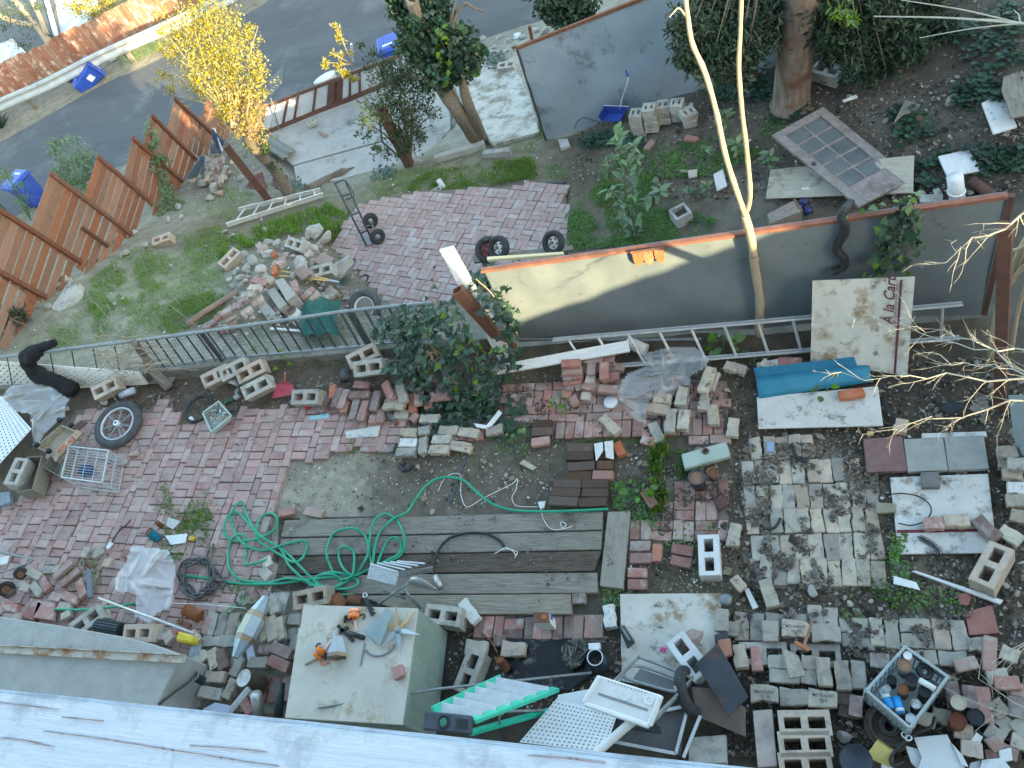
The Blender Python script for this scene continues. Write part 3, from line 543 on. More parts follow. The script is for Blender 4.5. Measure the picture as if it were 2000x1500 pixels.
# ------------------------------------------------------------------ the house behind the camera (its mass shades the yard)
HOUSE=True
if HOUSE:
    hs=thing('house',(-3,-5,0),'tall pale stucco house with a deck overlooking the yard','house')
    y0=(e0+e1).y/2-.1
    MB().box((-3.6,-6.5,2.0),(19.2,8,12)).build('wall',m_stucco,hs)
    MB().add([(-13.5,-2.2,7.9),(6.0,-2.2,7.9),(6.0,-6.5,9.8),(-13.5,-6.5,9.8),(-13.5,-10.8,7.9),(6.0,-10.8,7.9)],[(0,1,2,3),(3,2,5,4)]).build('roof',m_roof,hs)
    MB().box((-3,(-2.5+y0)/2-.2,RZ-1.05),(11,abs(-2.5-y0)-.3,.12)).build('deck_floor',m_wood,hs)
    b=MB();pr=[(6.05,-4),(6.05,3.55),(7.2,3.95),(9.0,4.66),(11.2,4.66),(11.2,-4)]
    b.add([(x,-2.5,z) for x,z in pr]+[(x,-5.5,z-.6 if z>0 else z) for x,z in pr],[(0,1,2,3,4,5),(11,10,9,8,7,6)]+[(i_,6+i_,6+(i_+1)%6,(i_+1)%6) for i_ in range(6)]);b.build('shade_wing',m_stucco,hs)  # wing added out of view, roofline shaped to set the panel's shadow edge
    shade_house=thing('house',(18,-1,0),'unseen stucco house added to shade the right of the yard','house')  # out-of-view mass added to keep the low sun off the hillside
    MB().box((18.4,-.9,1.0),(14,7,10.6)).build('wall',m_stucco,shade_house)
    MB().add([(11.35,-4.5,6.2),(25.5,-4.5,6.2),(25.5,-.9,7.6),(11.35,-.9,7.6),(11.35,2.7,6.2),(25.5,2.7,6.2)],[(0,1,2,3),(3,2,5,4)]).build('roof',m_roof,shade_house)
# ================================================================== foliage helpers
def pxm(p):
    q=(np.array(p)-[0,0,H])@R;return q[2]/F
def rayat(u,v,depth):
    r=R@[(u-1000)/F,(v-750)/F,1.0];return np.array([0,0,H])+r*depth
def depth_of(p):return float(((np.array(p)-[0,0,H])@R)[2])
def leafmesh(name,C,size,mat,parent=None,kind=None,aspect=.42,up=.3,D=None,fold=.25,**t):
    C=np.asarray(C,float);n=len(C)
    d=rng.normal(size=(n,3));d[:,2]+=up
    if D is not None:d=d*.45+np.asarray(D)
    d/=np.linalg.norm(d,axis=1,keepdims=True);w=np.cross(d,rng.normal(size=(n,3))+[0,0,.6]);w/=np.linalg.norm(w,axis=1,keepdims=True);nn=np.cross(d,w)
    s=(size*rng.uniform(.6,1.25,n))[:,None]
    v=np.stack([C,C+d*s*.45+w*s*aspect*.5+nn*s*fold*.3,C+d*s,C+d*s*.45-w*s*aspect*.5+nn*s*fold*.3],1).reshape(-1,3)
    i=np.arange(n)*4;f=np.stack([i,i+1,i+2,i+3],1)
    c=np.array([v[:,0].mean(),v[:,1].mean(),v[:,2].min()]);me=bpy.data.meshes.new(name);me.from_pydata((v-c).tolist(),[],f.tolist());me.update();me.materials.append(mat)
    o=bpy.data.objects.new(name,me);COL.objects.link(o);o.location=c
    if parent is not None:setpar(o,parent)
    return tag(o,kind=kind,**t)
def cloud(clumps,depth,spread,n,flat=1.0,dens=None):
    """leaf positions: clumps (u, v, radius px) at about the given camera depth, scattered in depth too"""
    out=[];tot=sum(c[2]**2 for c in clumps);m=depth/F
    for c in clumps:
        k=max(3,int(n*c[2]**2/tot));cen=rayat(c[0],c[1],depth+(c[3] if len(c)>3 else rng.normal(0,spread*.5)));r=c[2]*m
        sub=cen+rng.normal(size=(max(2,k//14),3))*r*.48
        out.append(sub[rng.integers(len(sub),size=k)]+rng.normal(size=(k,3))*r*.22)
    return np.concatenate(out)
def trunk(pts,r0,r1,mat,name='trunk',parent=None,n=10,wob=.04,**t):
    c=curve(pts,6);k=len(c);rr=[r0+(r1-r0)*i/(k-1) for i in range(k)];rr=[r_*(1+random.uniform(-wob,wob)*2) for r_ in rr]
    b=MB();b.tube(c,rr,n);return b.build(name,mat,parent,smooth=True,**t)
def blades(name,polys,mat,h,w,zone=None,lean=.5,leaf=False,**t):
    """polys: list of (pixel polygon, count, height factor); grass blades or small leaves standing on the ground there"""
    V=[];Fc=[];base=0;HH=[]
    for poly,n,hf in polys:
        p=np.array(poly,float);lo,hi=p.min(0),p.max(0);uv=rng.uniform(lo,hi,(int(n*2.2)+20,2));uv=uv[inpoly(uv[:,0],uv[:,1],poly)]
        nn=nz(uv,.035,11)*.65+nz(uv,.09,12)*.35;uv=uv[nn>.27+.32*rng.random(len(nn))][:n]
        if not len(uv):continue
        y0_=PV(uv[:,0],uv[:,1],-.03);b=~inpoly(y0_[:,0],y0_[:,1],YARD)
        q=y0_.copy()
        if b.any():q[b]=GV(uv[b,0],uv[b,1])
        V.append(q);HH.append(np.full(len(q),hf))
    C=np.concatenate(V);hf=np.concatenate(HH);n=len(C);hh=h*hf*rng.uniform(.45,1.25,n)
    a=rng.uniform(0,6.28,n);d=np.column_stack([np.cos(a),np.sin(a),np.zeros(n)]);s=np.column_stack([-np.sin(a),np.cos(a),np.zeros(n)])
    if leaf:
        up=np.column_stack([np.zeros(n),np.zeros(n),hh]);b0=C+up*.6;L=(w*rng.uniform(.6,1.3,n))[:,None];tl=rng.uniform(-.3,.5,n)[:,None]*[0,0,1]
        v=np.stack([b0,b0+d*L*.55+s*L*.4+tl*L*.4,b0+d*L*1.05+tl*L,b0+d*L*.55-s*L*.4+tl*L*.4],1).reshape(-1,3)
    else:
        ww=(w*rng.uniform(.6,1.3,n))[:,None];ln=(lean*rng.uniform(.2,1,n)*hh)[:,None];mid=C+d*ln*.35+np.column_stack([np.zeros(n),np.zeros(n),hh*.6]);tip=C+d*ln+np.column_stack([np.zeros(n),np.zeros(n),hh*.92])
        v=np.stack([C-s*ww,C+s*ww,mid+s*ww*.7,tip],1).reshape(-1,3)
    i=np.arange(n)*4;f=np.stack([i,i+1,i+2,i+3],1);me=bpy.data.meshes.new(name);me.from_pydata(v.tolist(),[],f.tolist());me.update();me.materials.append(mat)
    o=bpy.data.objects.new(name,me);COL.objects.link(o);return tag(o,kind='stuff',**t)
# ================================================================== fences and walls
# ---- cedar fence, stepping up the slope
cf=thing('cedar_fence',G(253,455),'reddish cedar board fence stepping up the grassy slope','fence')
FA,FB_=G(110,572),P(412,262,-2.72);FB_.z=-2.72
fdir=Vector((FB_.x-FA.x,FB_.y-FA.y,0)).normalized();fnor=fdir.cross(Vector((0,0,1)))
if fnor.x<0:fnor=-fnor
def FP(u,v,off=0):
    r=Vector(R@[(u-1000)/F,(v-750)/F,1.0]);o=Vector((0,0,H));t=((FA+fnor*off)-o).dot(fnor)/r.dot(fnor);return o+r*t
PX=[((404,196),(455,250)),((340,191),(418,263)),((296,225),(385,313)),((258,268),(355,352)),((190,305),(290,390)),((97,337),(253,455)),((-10,404),(155,510)),((-110,470),(85,578)),((-220,540),(-20,660))]
for(a,b_) in PX:MB().bar(FP(*b_,.04)+(FP(*b_,.04)-FP(*a,.04))*.03,FP(*a,.04),.085,.06,up=tuple(fnor)).build('post',m_cedard,cf,bevel=.004)
def on(pq,t):return(pq[0][0]+(pq[1][0]-pq[0][0])*t,pq[0][1]+(pq[1][1]-pq[0][1])*t)
SECT=[(0,(380,262),7),(1,(327,250),8),(2,(276,296),8),(3,(240,352),8),(4,(165,382),9),(5,(59,447),10),(6,(-45,508),10),(7,(-150,580),10)]
for i,end,nb in SECT:
    (tu,tv),(bu,bv)=PX[i];dx_,dy_=end[0]-tu,end[1]-tv
    for j in range(nb):
        f=(j+.5)/nb*.97+.0;k=1.04+(random.uniform(-.06,.16) if j>nb*.55 else 0)
        u,v=on(PX[i],f);p,q=FP(u,v),FP(u+dx_*k,v+dy_*k);w=(FP(*PX[i][0])-FP(*PX[i][1])).length/nb*.77
        MB().bar(p,q,.022,w,up=tuple((FP(*PX[i][0])-FP(*PX[i][1])).normalized())).build('board',m_cedar,cf,bevel=.003)
MB().bar(FP(160,444,.05),FP(211,481,.05),.05,.09,up=tuple(fnor)).build('board',m_cedard,cf)
# ---- gate and fence of frosted panes beside the road
gt=thing('paned_fence',P(660,230,SL),'low brown fence of frosted panes between slab and road','fence')
BL,BR=P(505,264,SL+.03),P(806,141,SL+.03);TL,TR=P(520,206,SL+.62),P(797,100,SL+.62)
def q4(s,t,n=0):
    p=BL.lerp(BR,s).lerp(TL.lerp(TR,s),t);return p+QN*n
QN=(BR-BL).cross(TL-BL).normalized();QN=QN if QN.y<0 else-QN
def qbar(s0,t0,s1,t1,w,d=.05,nm='rail',mat=m_rustbrown):MB().bar(q4(s0,t0,.02),q4(s1,t1,.02),d,w,up=tuple((TL-BL).normalized()) if abs(s1-s0)>.02 else tuple((BR-BL).normalized())).build(nm,mat,gt)
qbar(0,0,1,0,.11,.07);qbar(0,1,1,1,.07,.06)
for s_ in(0,.16,.235,.36,.47,.53,.60,.665,.82,.88,.94,1.0):qbar(s_,.02,s_,.98,.05 if s_ not in(.47,.53) else.14,.05,'stile')
for s0,s1 in((.0,.075),(.08,.16),(.16,.235),(.235,.36),(.36,.47),(.53,.6),(.6,.665),(.665,.74),(.745,.82),(.82,.88),(.88,.94),(.94,1)):
    MB().prism([q4(s0+.004,.04),q4(s1-.004,.04),q4(s1-.004,.96),q4(s0+.004,.96)],.012,QN).build('pane',m_pane,gt)
MB().prism([q4(.47,.03,-.005),q4(.53,.03,-.005),q4(.53,.97,-.005),q4(.47,.97,-.005)],.012,QN).build('panel',m_rustbrown,gt)
# ---- back sheet-metal wall
bw=thing('sheet_metal_wall',G(1065,272),'large dented bluish sheet metal wall behind the block stack','wall')
b0,b1=G(1066,274),G(1345,178);bt0=lift(b0,1009,94);dx=(b1-b0);b1=b0+dx*1.75;b1.z=b0.z+dx.z*1.5;hgt=bt0.z-b0.z
t0_,t1_=bt0,Vector((b1.x+(bt0.x-b0.x),b1.y+(bt0.y-b0.y),lift(b0+dx,1255,0).z if False else bt0.z+(dx.z)*1.5))
mb=MB();nX,nY=34,12;vs_=[];nn_=(b1-b0).cross(t0_-b0).normalized()
for i in range(nX+1):
    for j in range(nY+1):
        p=b0.lerp(b1,i/nX).lerp(t0_.lerp(t1_,i/nX),j/nY);o_=.02*math.sin(i*.9+math.sin(j*1.3))*math.sin(j*.55)+.05*math.exp(-((i-12)**2/10+(j-3)**2/5));vs_.append(p+nn_*o_)
mb.add(vs_,[(i*(nY+1)+j,(i+1)*(nY+1)+j,(i+1)*(nY+1)+j+1,i*(nY+1)+j+1) for i in range(nX) for j in range(nY)]);mb.build('sheet',m_wall2,bw,smooth=True)
MB().bar(t0_,t1_,.045,.05).build('edge_angle',m_rust,bw);MB().bar(b0,t0_,.04,.04).build('edge_angle',m_dkiron,bw)
# ---- painted panel that holds the upper yard edge
pw=thing('painted_panel_wall',P(1480,640,0),'long grey painted panel wall with a rusted top rail across the yard','wall')
pBL,pBR=P(1012,668,-.02),P(1916,613,-.02);pTL,pTR=lift(pBL,945,528),lift(pBR,1968,382);zt=(pTL.z+pTR.z)/2
pTM=None
mb=MB();nX,nY=40,10;vs_=[];pn=(pBR-pBL).cross(pTL-pBL).normalized();pn=pn if pn.y<0 else-pn
for i in range(nX+1):
    for j in range(nY+1):
        p=pBL.lerp(pBR,i/nX).lerp(pTL.lerp(pTR,i/nX),j/nY);vs_.append(p+pn*(.018*math.sin(i*.5+j*.3)*math.sin(j*.4+i*.21)+.012*math.sin(i*1.7)*(j/nY)))
mb.add(vs_,[(i*(nY+1)+j,(i+1)*(nY+1)+j,(i+1)*(nY+1)+j+1,i*(nY+1)+j+1) for i in range(nX) for j in range(nY)]);mb.build('sheet',m_wall,pw,smooth=True)
MB().prism([pBL-pn*.03,pBR-pn*.03,pTR-pn*.03,pTL-pn*.03],.02,-pn).build('backing_sheet',m_wall,pw)
MB().bar(pTL-(pTR-pTL)*.005,pTR,.05,.035).build('top_rail',M('rusted_top_rail',(.22,.085,.06),(.30,.13,.09),9,stain=(.15,.08,.06),st=.4,vary=0),pw)
MB().bar(pBR+Vector((.03,0,0)),pTR+Vector((.03,0,0)),.05,.05).build('end_post',m_rustbrown,pw)
# ---- three rusted hinges hanging on the top rail
for k,(u,v) in enumerate([(1300,470),(1322,466),(1346,461)]):
    f=(u-945)/(1968-945);tp=pTL.lerp(pTR,f)+pn*.04;ax=(pTR-pTL).normalized();dn=(pBL-pTL).normalized()
    mb=MB();mb.prism([tp-ax*.05+dn*-.02,tp+ax*.05+dn*-.02,tp+ax*.05+dn*.13,tp+ax*.02+dn*.2,tp-ax*.01+dn*.2,tp-ax*.05+dn*.13],.012,pn)
    h_=thing('rusted_hinge',tp,'rusted strap hinge hanging on the grey panel, '+['left of three','middle of three','right of three'][k],'hinge','rusted hinges on the panel rail')
    mb.build('strap',M('orange_rust',(.34,.12,.05),(.44,.19,.09),14,vary=.05),h_,bevel=.003);MB().tube([tp-ax*.055+dn*-.02+pn*.02,tp+ax*.055+dn*-.02+pn*.02],.014).build('pin',m_rust,h_)
    for q in(-.025,.025):MB().tube([tp+ax*q+dn*.03+pn*.012,tp+ax*q+dn*.03+pn*.02],.008).build('bolt',m_tin,h_)
# ---- iron fence along the yard edge
fe=thing('iron_fence',P(500,700,0),'old iron baluster fence with a pipe rail at the yard edge','fence')
ZB=.16
bl=[(-120,772),(0,757),(315,718),(437,701),(501,696),(688,680),(800,668)];tl=[(-100,713),(0,697),(277,664),(440,642),(560,625),(693,606),(845,592)]
bp_=[P(u,v,ZB) for u,v in bl];FH=lift(P(480,699,ZB),440,642).z
tp_=[P(u,v,FH) for u,v in tl]
tpc=curve(tp_,10);MB().tube(tpc,.024,8).build('top_rail',m_galv,fe,smooth=True)
bpc=curve(bp_,10);MB().tube([p+Vector((0,0,.03)) for p in bpc[20:]],.014,6).build('bottom_rail',m_galv,fe)
def along(poly,s):
    L=[0]
    for i in range(len(poly)-1):L.append(L[-1]+(poly[i+1]-poly[i]).length)
    t=s*L[-1]
    for i in range(len(poly)-1):
        if L[i+1]>=t:return poly[i].lerp(poly[i+1],(t-L[i])/max(1e-6,L[i+1]-L[i]))
    return poly[-1]
tA=[P(u,v,FH) for u,v in[(277,664),(440,642),(560,625),(693,606),(800,597)]];bA=[P(u,v,ZB) for u,v in[(315,718),(470,697),(590,688),(740,673),(840,664)]]
for k in range(24):
    s=(k+.3)/24;MB().bar(along(bA,s),along(tA,s)+Vector((0,0,-.01)),.019,.019).build('baluster',m_dkiron,fe)
for s in(.24,.79):MB().bar(along(bA,s)-Vector((0,0,.1)),along(tA,s),.05,.05).build('post',m_dkiron,fe)
for k in range(8):MB().bar(P(-60+k*42,762-k*5,ZB),P(-70+k*42,708-k*4.6,FH),.012,.012).build('baluster',m_dkiron,fe)
wm=MB()
for k in range(70):
    s=k/70;wm.tube([along(bA,s)+Vector((0,-.02,-.1)),along(tA,s)+Vector((0,-.02,0))],.0016,3)
for k in range(9):
    wm.tube([along(bA,s/20).lerp(along(tA,s/20),k/9)+Vector((0,-.02,0)) for s in range(21)],.0016,3)
wm.build('wire_mesh',m_dkiron,fe,kind='stuff')
cw=MB();lo=[P(u,v,0) for u,v in[(-160,790),(0,772),(315,738),(560,713),(770,694),(1000,672)]]
for i in range(len(lo)-1):
    a,b_=lo[i],lo[i+1];cw.bar(a+Vector((0,.07,.02)),b_+Vector((0,.07,.02)),.13,.24)
cw.build('concrete_curb',M('shaded_concrete',(.17,.165,.14),(.27,.26,.23),4,vary=0,bump=.6,stain=(.11,.10,.08),st=.42),bevel=.008,label='low concrete curb under the iron baluster fence',cat='curb')  # concrete colour darkened to stand for shade at the fence foot
# ---- white plastic lattice leaning on the fence, left
def lattice(name,c4,n,m,w,th,mat,label,cat='lattice panel',diag=True):
    A0,A1,A2,A3=[Vector(p) for p in c4];root=thing(name,(A0+A2)/2,label,cat)
    f=lambda s,t:A0.lerp(A1,s).lerp(A3.lerp(A2,s),t);nr_=(A1-A0).cross(A3-A0).normalized()
    if nr_.z<0:nr_=-nr_
    for lay,sg in((0,1),(1,-1)):
        b=MB()
        for k in range(-m,n+m):
            s0,s1=k/n,(k+sg*m)/n
            if sg<0:s0,s1=(k)/n,(k-m)/n
            t0,t1=0.,1.
            if s0==s1:continue
            g=lambda s:(s-s0)/(s1-s0)
            lo_,hi_=sorted((g(0),g(1)));t0,t1=max(0,lo_),min(1,hi_)
            if t1-t0<.03:continue
            p,q=f(s0+(s1-s0)*t0,t0),f(s0+(s1-s0)*t1,t1);b.bar(p+nr_*lay*th,q+nr_*lay*th,w,th*.9,up=tuple(nr_))
        b.build('slat_layer',mat,root,kind='stuff')
    for p,q in((A0,A1),(A1,A2),(A2,A3),(A3,A0)):MB().bar(p+nr_*th*.5,q+nr_*th*.5,w*1.1,th*2.6,up=tuple(nr_)).build('edge_strip',mat,root)
    return root
m_latt=M('cream_lattice',(.66,.64,.58),(.74,.72,.67),6,vary=.02,stain=(.5,.47,.4),st=.35)
lattice('lattice_strip',[P(-60,768,.03),P(288,748,.03),P(272,728,.28),P(-60,703,.55)],26,5,.034,.006,m_latt,'cream lattice strip leaning low against the iron fence, left')
# ---- corrugated rust fence, guard rail and houses across the road
rf=thing('rusty_board_fence',P(170,100,rz),'rust streaked upright board fence across the road','fence')
fb=[(-60,225),(0,199),(61,163),(131,131),(211,91),(355,23),(480,-38)];fbz=rz-.1
bb=[P(u,v,fbz) for u,v in fb];ft=[(-60,163),(0,136),(54,108),(171,49),(256,15),(330,-12),(420,-60)]
hh=[lift(bb[i],*ft[i]).z-fbz for i in range(len(bb))];FHt=sum(hh[1:5])/4*1.35
N_=84
for k in range(N_):
    s=k/N_;p=along(bb,s);q=along(bb,(k+.93)/N_);hk=FHt+random.uniform(-.015,.015)+(.05 if k%16<8 else 0);d=(q-p).normalized();nn=Vector((-d.y,d.x,0))
    MB().bar((p+q)/2+nn*random.uniform(0,.03),(p+q)/2+nn*random.uniform(0,.03)+Vector((0,0,hk)),(q-p).length,.02,up=tuple(nn)).build('board',m_rustfence,rf)
grl=[P(u,v,rz+.55) for u,v in[(-80,248),(0,205),(90,166),(200,110),(330,52),(460,-10),(540,-50)]]
gr=thing('guard_rail',grl[3]-Vector((0,0,.55)),'long grey corrugated guard rail beside the road','guard rail')
prof=[(0,-.16),(.04,-.13),(.045,-.08),(0,-.02),(0,.02),(.045,.08),(.04,.13),(0,.16)]
g=curve(grl,5);vs_=[];
for i,p in enumerate(g):
    d=(g[min(i+1,len(g)-1)]-g[max(i-1,0)]).normalized();nn=Vector((d.y,-d.x,0));nn=nn if nn.y<0 else-nn
    vs_+=[p+nn*a*1.4+Vector((0,0,z*1.25)) for a,z in prof]
mb=MB();mb.add(vs_,[(i*8+j,(i+1)*8+j,(i+1)*8+j+1,i*8+j+1) for i in range(len(g)-1) for j in range(7)]);mb.build('beam',M('guard_rail_steel',(.36,.39,.41),(.46,.49,.51),4,rough=.6,metal=.2,stain=(.27,.28,.28),st=.38,vary=0),gr)
mb=MB();mb.add([v+Vector((0,.06,-.03)) for v in vs_],[(i*8+j,(i+1)*8+j,(i+1)*8+j+1,i*8+j+1) for i in range(len(g)-1) for j in range(7)])
for s in(.04,.2,.36,.52,.68,.84):p=along(grl,s);MB().box((p.x+.02,p.y+.12,p.z-.25),(.12,.12,.8)).build('post',m_wood,gr)
nb=thing('neighbour_house',P(90,20,-5),'house with grey shingle roof and white gutters beyond the rusty fence','house')
def quad(px,z,th,nm,mat,par):return MB().prism([P(u,v,zz) for(u,v),zz in zip(px,z)],th).build(nm,mat,par)
quad([(-120,-60),(88,-60),(118,82),(-120,190)],[-4.1,-4.1,-4.4,-4.4],.2,'roof',m_roof,nb)
quad([(90,-40),(200,-40),(168,44),(114,78)],[-4.5]*4,.2,'roof',M('white_flat_roof',(.60,.64,.70),(.68,.72,.77),1.5,vary=0),nb)
quad([(-20,92),(26,76),(52,104),(-20,140)],[-4.2]*4,.2,'skylight',M('white_flat_roof',(.6,.64,.7)),nb)
for a,b_ in(((88,-10),(113,80)),((152,36),(128,70)),((24,78),(8,132))):MB().bar(P(*a,-4.0),P(*b_,-4.15),.14,.12).build('gutter',m_wht,nb)
MB().box((P(90,10,-5).x-2,P(90,10,-5).y+3,-6.2),(9,7,2.2)).build('wall',m_stucco,nb)
# ---- posts
def post(pb_,pt,w,mat,label,name='steel_post',cat='post',hollow=False,z=None):
    a=A(*pb_) if z is None else P(*pb_,z);t=lift(a,*pt);d=(t-a)
    mb=MB()
    if hollow:
        x=d.normalized();y=x.orthogonal().normalized();
        for s_ in(1,-1):
            mb.bar(a+x.cross(Vector((1,0,0))).normalized()*s_*w*.46,t+x.cross(Vector((1,0,0))).normalized()*s_*w*.46,w,w*.08,up=tuple(x.cross(Vector((1,0,0)))))
            mb.bar(a+Vector((1,0,0))*s_*w*.46,t+Vector((1,0,0))*s_*w*.46,w*.08,w*.84,up=tuple(x.cross(Vector((1,0,0)))))
        mb.bar(a,a+d*.9,w*.8,w*.8)
    else:mb.bar(a-d*.02,t,w,w)
    return mb.build(name,mat,label=label,cat=cat)
post((524,390),(440,284),.15,m_rustbrown,'dark brown leaning steel post in front of the sunlit tree')
post((800,322),(744,214),.16,m_rustbrown,'hollow rusty steel post beside the olive bush on the slab',hollow=True)
post((1953,790),(1964,440),.09,m_rustbrown,'rust brown steel post right of the long grey panel',z=0)
post((1472,168),(1466,40),.13,m_rustbrown,'dark rusty post left of the pink barked trunk')
post((1040,82),(1034,52),.07,m_rust,'short rusty stake by the road above the metal wall')
# leaning square post and white board at the ivy
a,t=P(1002,686,.0),P(893,566,1.02);mb=MB();x=(t-a).normalized();sd_=Vector((1,.2,0));sd_=(sd_-x*sd_.dot(x)).normalized();up_=x.cross(sd_)
for s_ in(1,-1):mb.bar(a+up_*s_*.055,t+up_*s_*.055,.13,.012,up=tuple(up_));mb.bar(a+sd_*s_*.06,t+sd_*s_*.06,.012,.098,up=tuple(up_))
mb.build('square_steel_tube',M('reddish_steel_tube',(.17,.075,.05),(.24,.11,.075),6,stain=(.13,.06,.045),st=.4,vary=0,rough=.6),label='leaning rusty square steel tube wrapped in ivy',cat='steel tube')
plank([(857,489),(884,482),(1002,694),(975,706)],[1.35,1.35,.05,.05],.05,m_wpaint,'leaning_white_board',label='white painted board leaning behind the rusty square tube',cat='board')
# right-hand tarp wall, branches
plank([(1968,772),(2060,772),(2100,900),(1985,890)],[.5,.9,.7,.1],.02,M('grey_tarp_sheet',(.24,.265,.28),(.33,.35,.36),3,vary=0),'grey_sheet',label='grey sheet leaning behind the rusty post at the right edge',cat='sheet')
# ================================================================== vegetation
# ---- sunlit tree
tb=G(566,381);D0=depth_of(lift(tb,425,120))
tr=thing('sunlit_tree',tb,'small tree with a bright yellow sunlit crown by the road','tree')
fk=lift(tb,492,285);trunk([tb,lift(tb,535,330),fk,Vector(rayat(470,240,D0)),Vector(rayat(440,190,D0))],.13,.06,m_bark,'trunk',tr)
CL=[(365,62,38),(420,45,38),(465,80,36),(345,100,26),(400,110,46),(450,125,42),(498,150,26),(380,160,26),(430,175,36),(478,190,32),(322,150,14),(330,172,12),(440,215,24),(488,228,22),(462,245,20),(505,120,16),(340,70,18),(390,30,24),(520,180,10),(312,60,10),(318,95,12),(486,62,14)]
for k in range(26):
    c=CL[k%len(CL)];e=Vector(rayat(c[0]+random.uniform(-20,20),c[1]+random.uniform(-15,15),D0+random.uniform(-.6,.6)));s=Vector(rayat(470+random.uniform(-20,20),235+random.uniform(-15,25),D0+random.uniform(-.1,.1)));MB().tube([s,s.lerp(e,.5)+Vector((random.uniform(-.1,.1),0,.1)),e],[.025,.015,.005],5).build('limb',m_dry,tr)
leafmesh('foliage',cloud(CL,D0,.55,12500),.055,m_leafy,tr,'stuff',aspect=.5)
leafmesh('dry_foliage',cloud([(470,235,30),(495,245,22),(450,220,20),(505,215,16),(475,205,24)],D0,.3,1500),.10,M('dry_tan_leaf',(.32,.2,.09),(.44,.3,.14),6,vary=.2,bump=0,sun_thru=.3),tr,'stuff',aspect=.22)
leafmesh('foliage',cloud([(500,262,22),(520,290,16),(490,280,18),(535,320,12)],depth_of(fk),.2,700),.09,m_leafo,tr,'stuff')
# ---- ivy covered tree
ib=G(936,279);Di=depth_of(lift(ib,850,150))
it=thing('ivy_covered_tree',ib,'leaning twin trunk tree smothered in dark ivy above the slab','tree')
trunk([ib,Vector(rayat(893,215,Di+.1)),Vector(rayat(852,150,Di)),Vector(rayat(835,90,Di-.5)),Vector(rayat(800,-10,Di-1.2))],.15,.1,m_bark,'trunk',it)
trunk([ib+Vector((.1,0,0)),Vector(rayat(915,205,Di)),Vector(rayat(900,140,Di-.2)),Vector(rayat(905,90,Di-.5))],.12,.05,m_bark,'trunk',it)
trunk([Vector(rayat(876,60,Di-.6)),Vector(rayat(905,10,Di-.8)),Vector(rayat(922,14,Di-.8)),Vector(rayat(950,24,Di-.7))],.035,.012,m_bark,'limb',it)
trunk([Vector(rayat(876,60,Di-.6)),Vector(rayat(885,20,Di-.9)),Vector(rayat(900,-20,Di-1))],.03,.012,m_bark,'limb',it)
CI=[(800,20,34),(828,50,40),(850,82,44),(866,112,42),(818,80,34),(900,112,38),(862,140,32),(918,118,24),(785,0,28),(845,12,26),(842,162,16),(880,90,30),(805,-30,34),(850,-30,30),(930,105,14),(868,165,12)]
leafmesh('ivy',cloud(CI,Di-.5,.35,6500),.13,m_leafd,it,'stuff',aspect=.85);leafmesh('ivy',cloud(CI,Di-.62,.3,500),.13,m_leafl,it,'stuff',aspect=.85)
# ---- olive bush on the slab
ob=G(802,316);Do=depth_of(lift(ob,775,200))
bt=thing('olive_bush',ob,'tall feathery olive green bush growing through the slab','bush')
for k in range(12):e=Vector(rayat(770+random.uniform(-60,60),200+random.uniform(-80,70),Do+random.uniform(-.5,.5)));MB().tube([ob,ob.lerp(e,.5)+Vector((0,0,.2)),e],[.03,.018,.005],5).build('stem',m_bark,bt)
CO=[(770,160,34),(742,142,28),(798,150,34),(768,200,46),(800,245,42),(735,225,26),(828,200,32),(716,240,16),(788,285,24),(712,262,12),(738,298,14),(758,118,16),(735,100,12),(820,270,20),(700,90,10),(752,300,14)]
leafmesh('foliage',cloud(CO,Do,.45,4600),.085,m_leafo,bt,'stuff',aspect=.34)
sp=Vector(rayat(688,125,Do));
for(u,v) in((655,45),(664,68),(676,95),(646,103),(636,122),(650,128)):MB().tube([sp,Vector(rayat(u,v,Do-.3))],[.012,.004],4).build('stem',m_dry,bt)
leafmesh('foliage',cloud([(655,48,6),(662,62,8),(668,80,8),(682,100,6),(648,104,6),(668,112,6),(640,124,8),(660,132,8),(678,140,9),(690,150,9)],Do-.2,.05,420),.09,m_leafy,bt,'stuff',aspect=.4)  # sunlit sprigs painted yellow, unlike the bush's olive leaves
# ---- dark shrub above the metal wall
sb=G(1112,62);Ds=depth_of(sb)-.6
sh_=thing('dark_shrub',sb,'dark green shrub behind the top edge of the metal wall','shrub')
MB().tube([sb,sb+Vector((0,0,1))],[.05,.03],6).build('stem',m_bark,sh_)
leafmesh('foliage',cloud([(1060,10,22),(1090,22,32),(1130,15,32),(1150,22,20),(1108,44,20),(1090,-20,34),(1140,-25,30)],Ds,.3,2300),.15,m_leafk,sh_,'stuff',aspect=.5)
# ---- pink barked tree, right, with drooping foliage
kb=G(1545,203);Dk=depth_of(lift(kb,1560,60))
kt=thing('pink_barked_tree',kb,'thick tree with peeling pinkish bark and dark drooping leaves','tree')
mb=MB();c=curve([kb+Vector((0,0,-.05)),lift(kb,1548,160),Vector(rayat(1556,90,Dk)),Vector(rayat(1568,-10,Dk-.7)),Vector(rayat(1585,-160,Dk-1.8))],8)
mb.tube(c,[.29 if i<2 else.255-.002*i for i in range(len(c))],16);mb.build('trunk',m_barkp,kt,smooth=True)
CK=[(1340,55,32),(1362,105,34),(1402,90,40),(1332,108,16),(1425,35,40),(1462,62,40),(1382,145,26),(1440,115,34),(1500,60,34),(1605,30,40),(1680,40,44),(1750,60,42),(1700,108,38),(1640,70,34),(1778,92,30),(1765,20,34),(1530,15,30),(1625,105,22),(1840,55,26),(1900,15,40),(1690,140,16),(1390,10,40),(1480,-10,40),(1600,-30,50),(1720,-30,50),(1820,-20,40),(1655,140,14),(1730,135,14),(1452,150,18),(1860,5,30)]
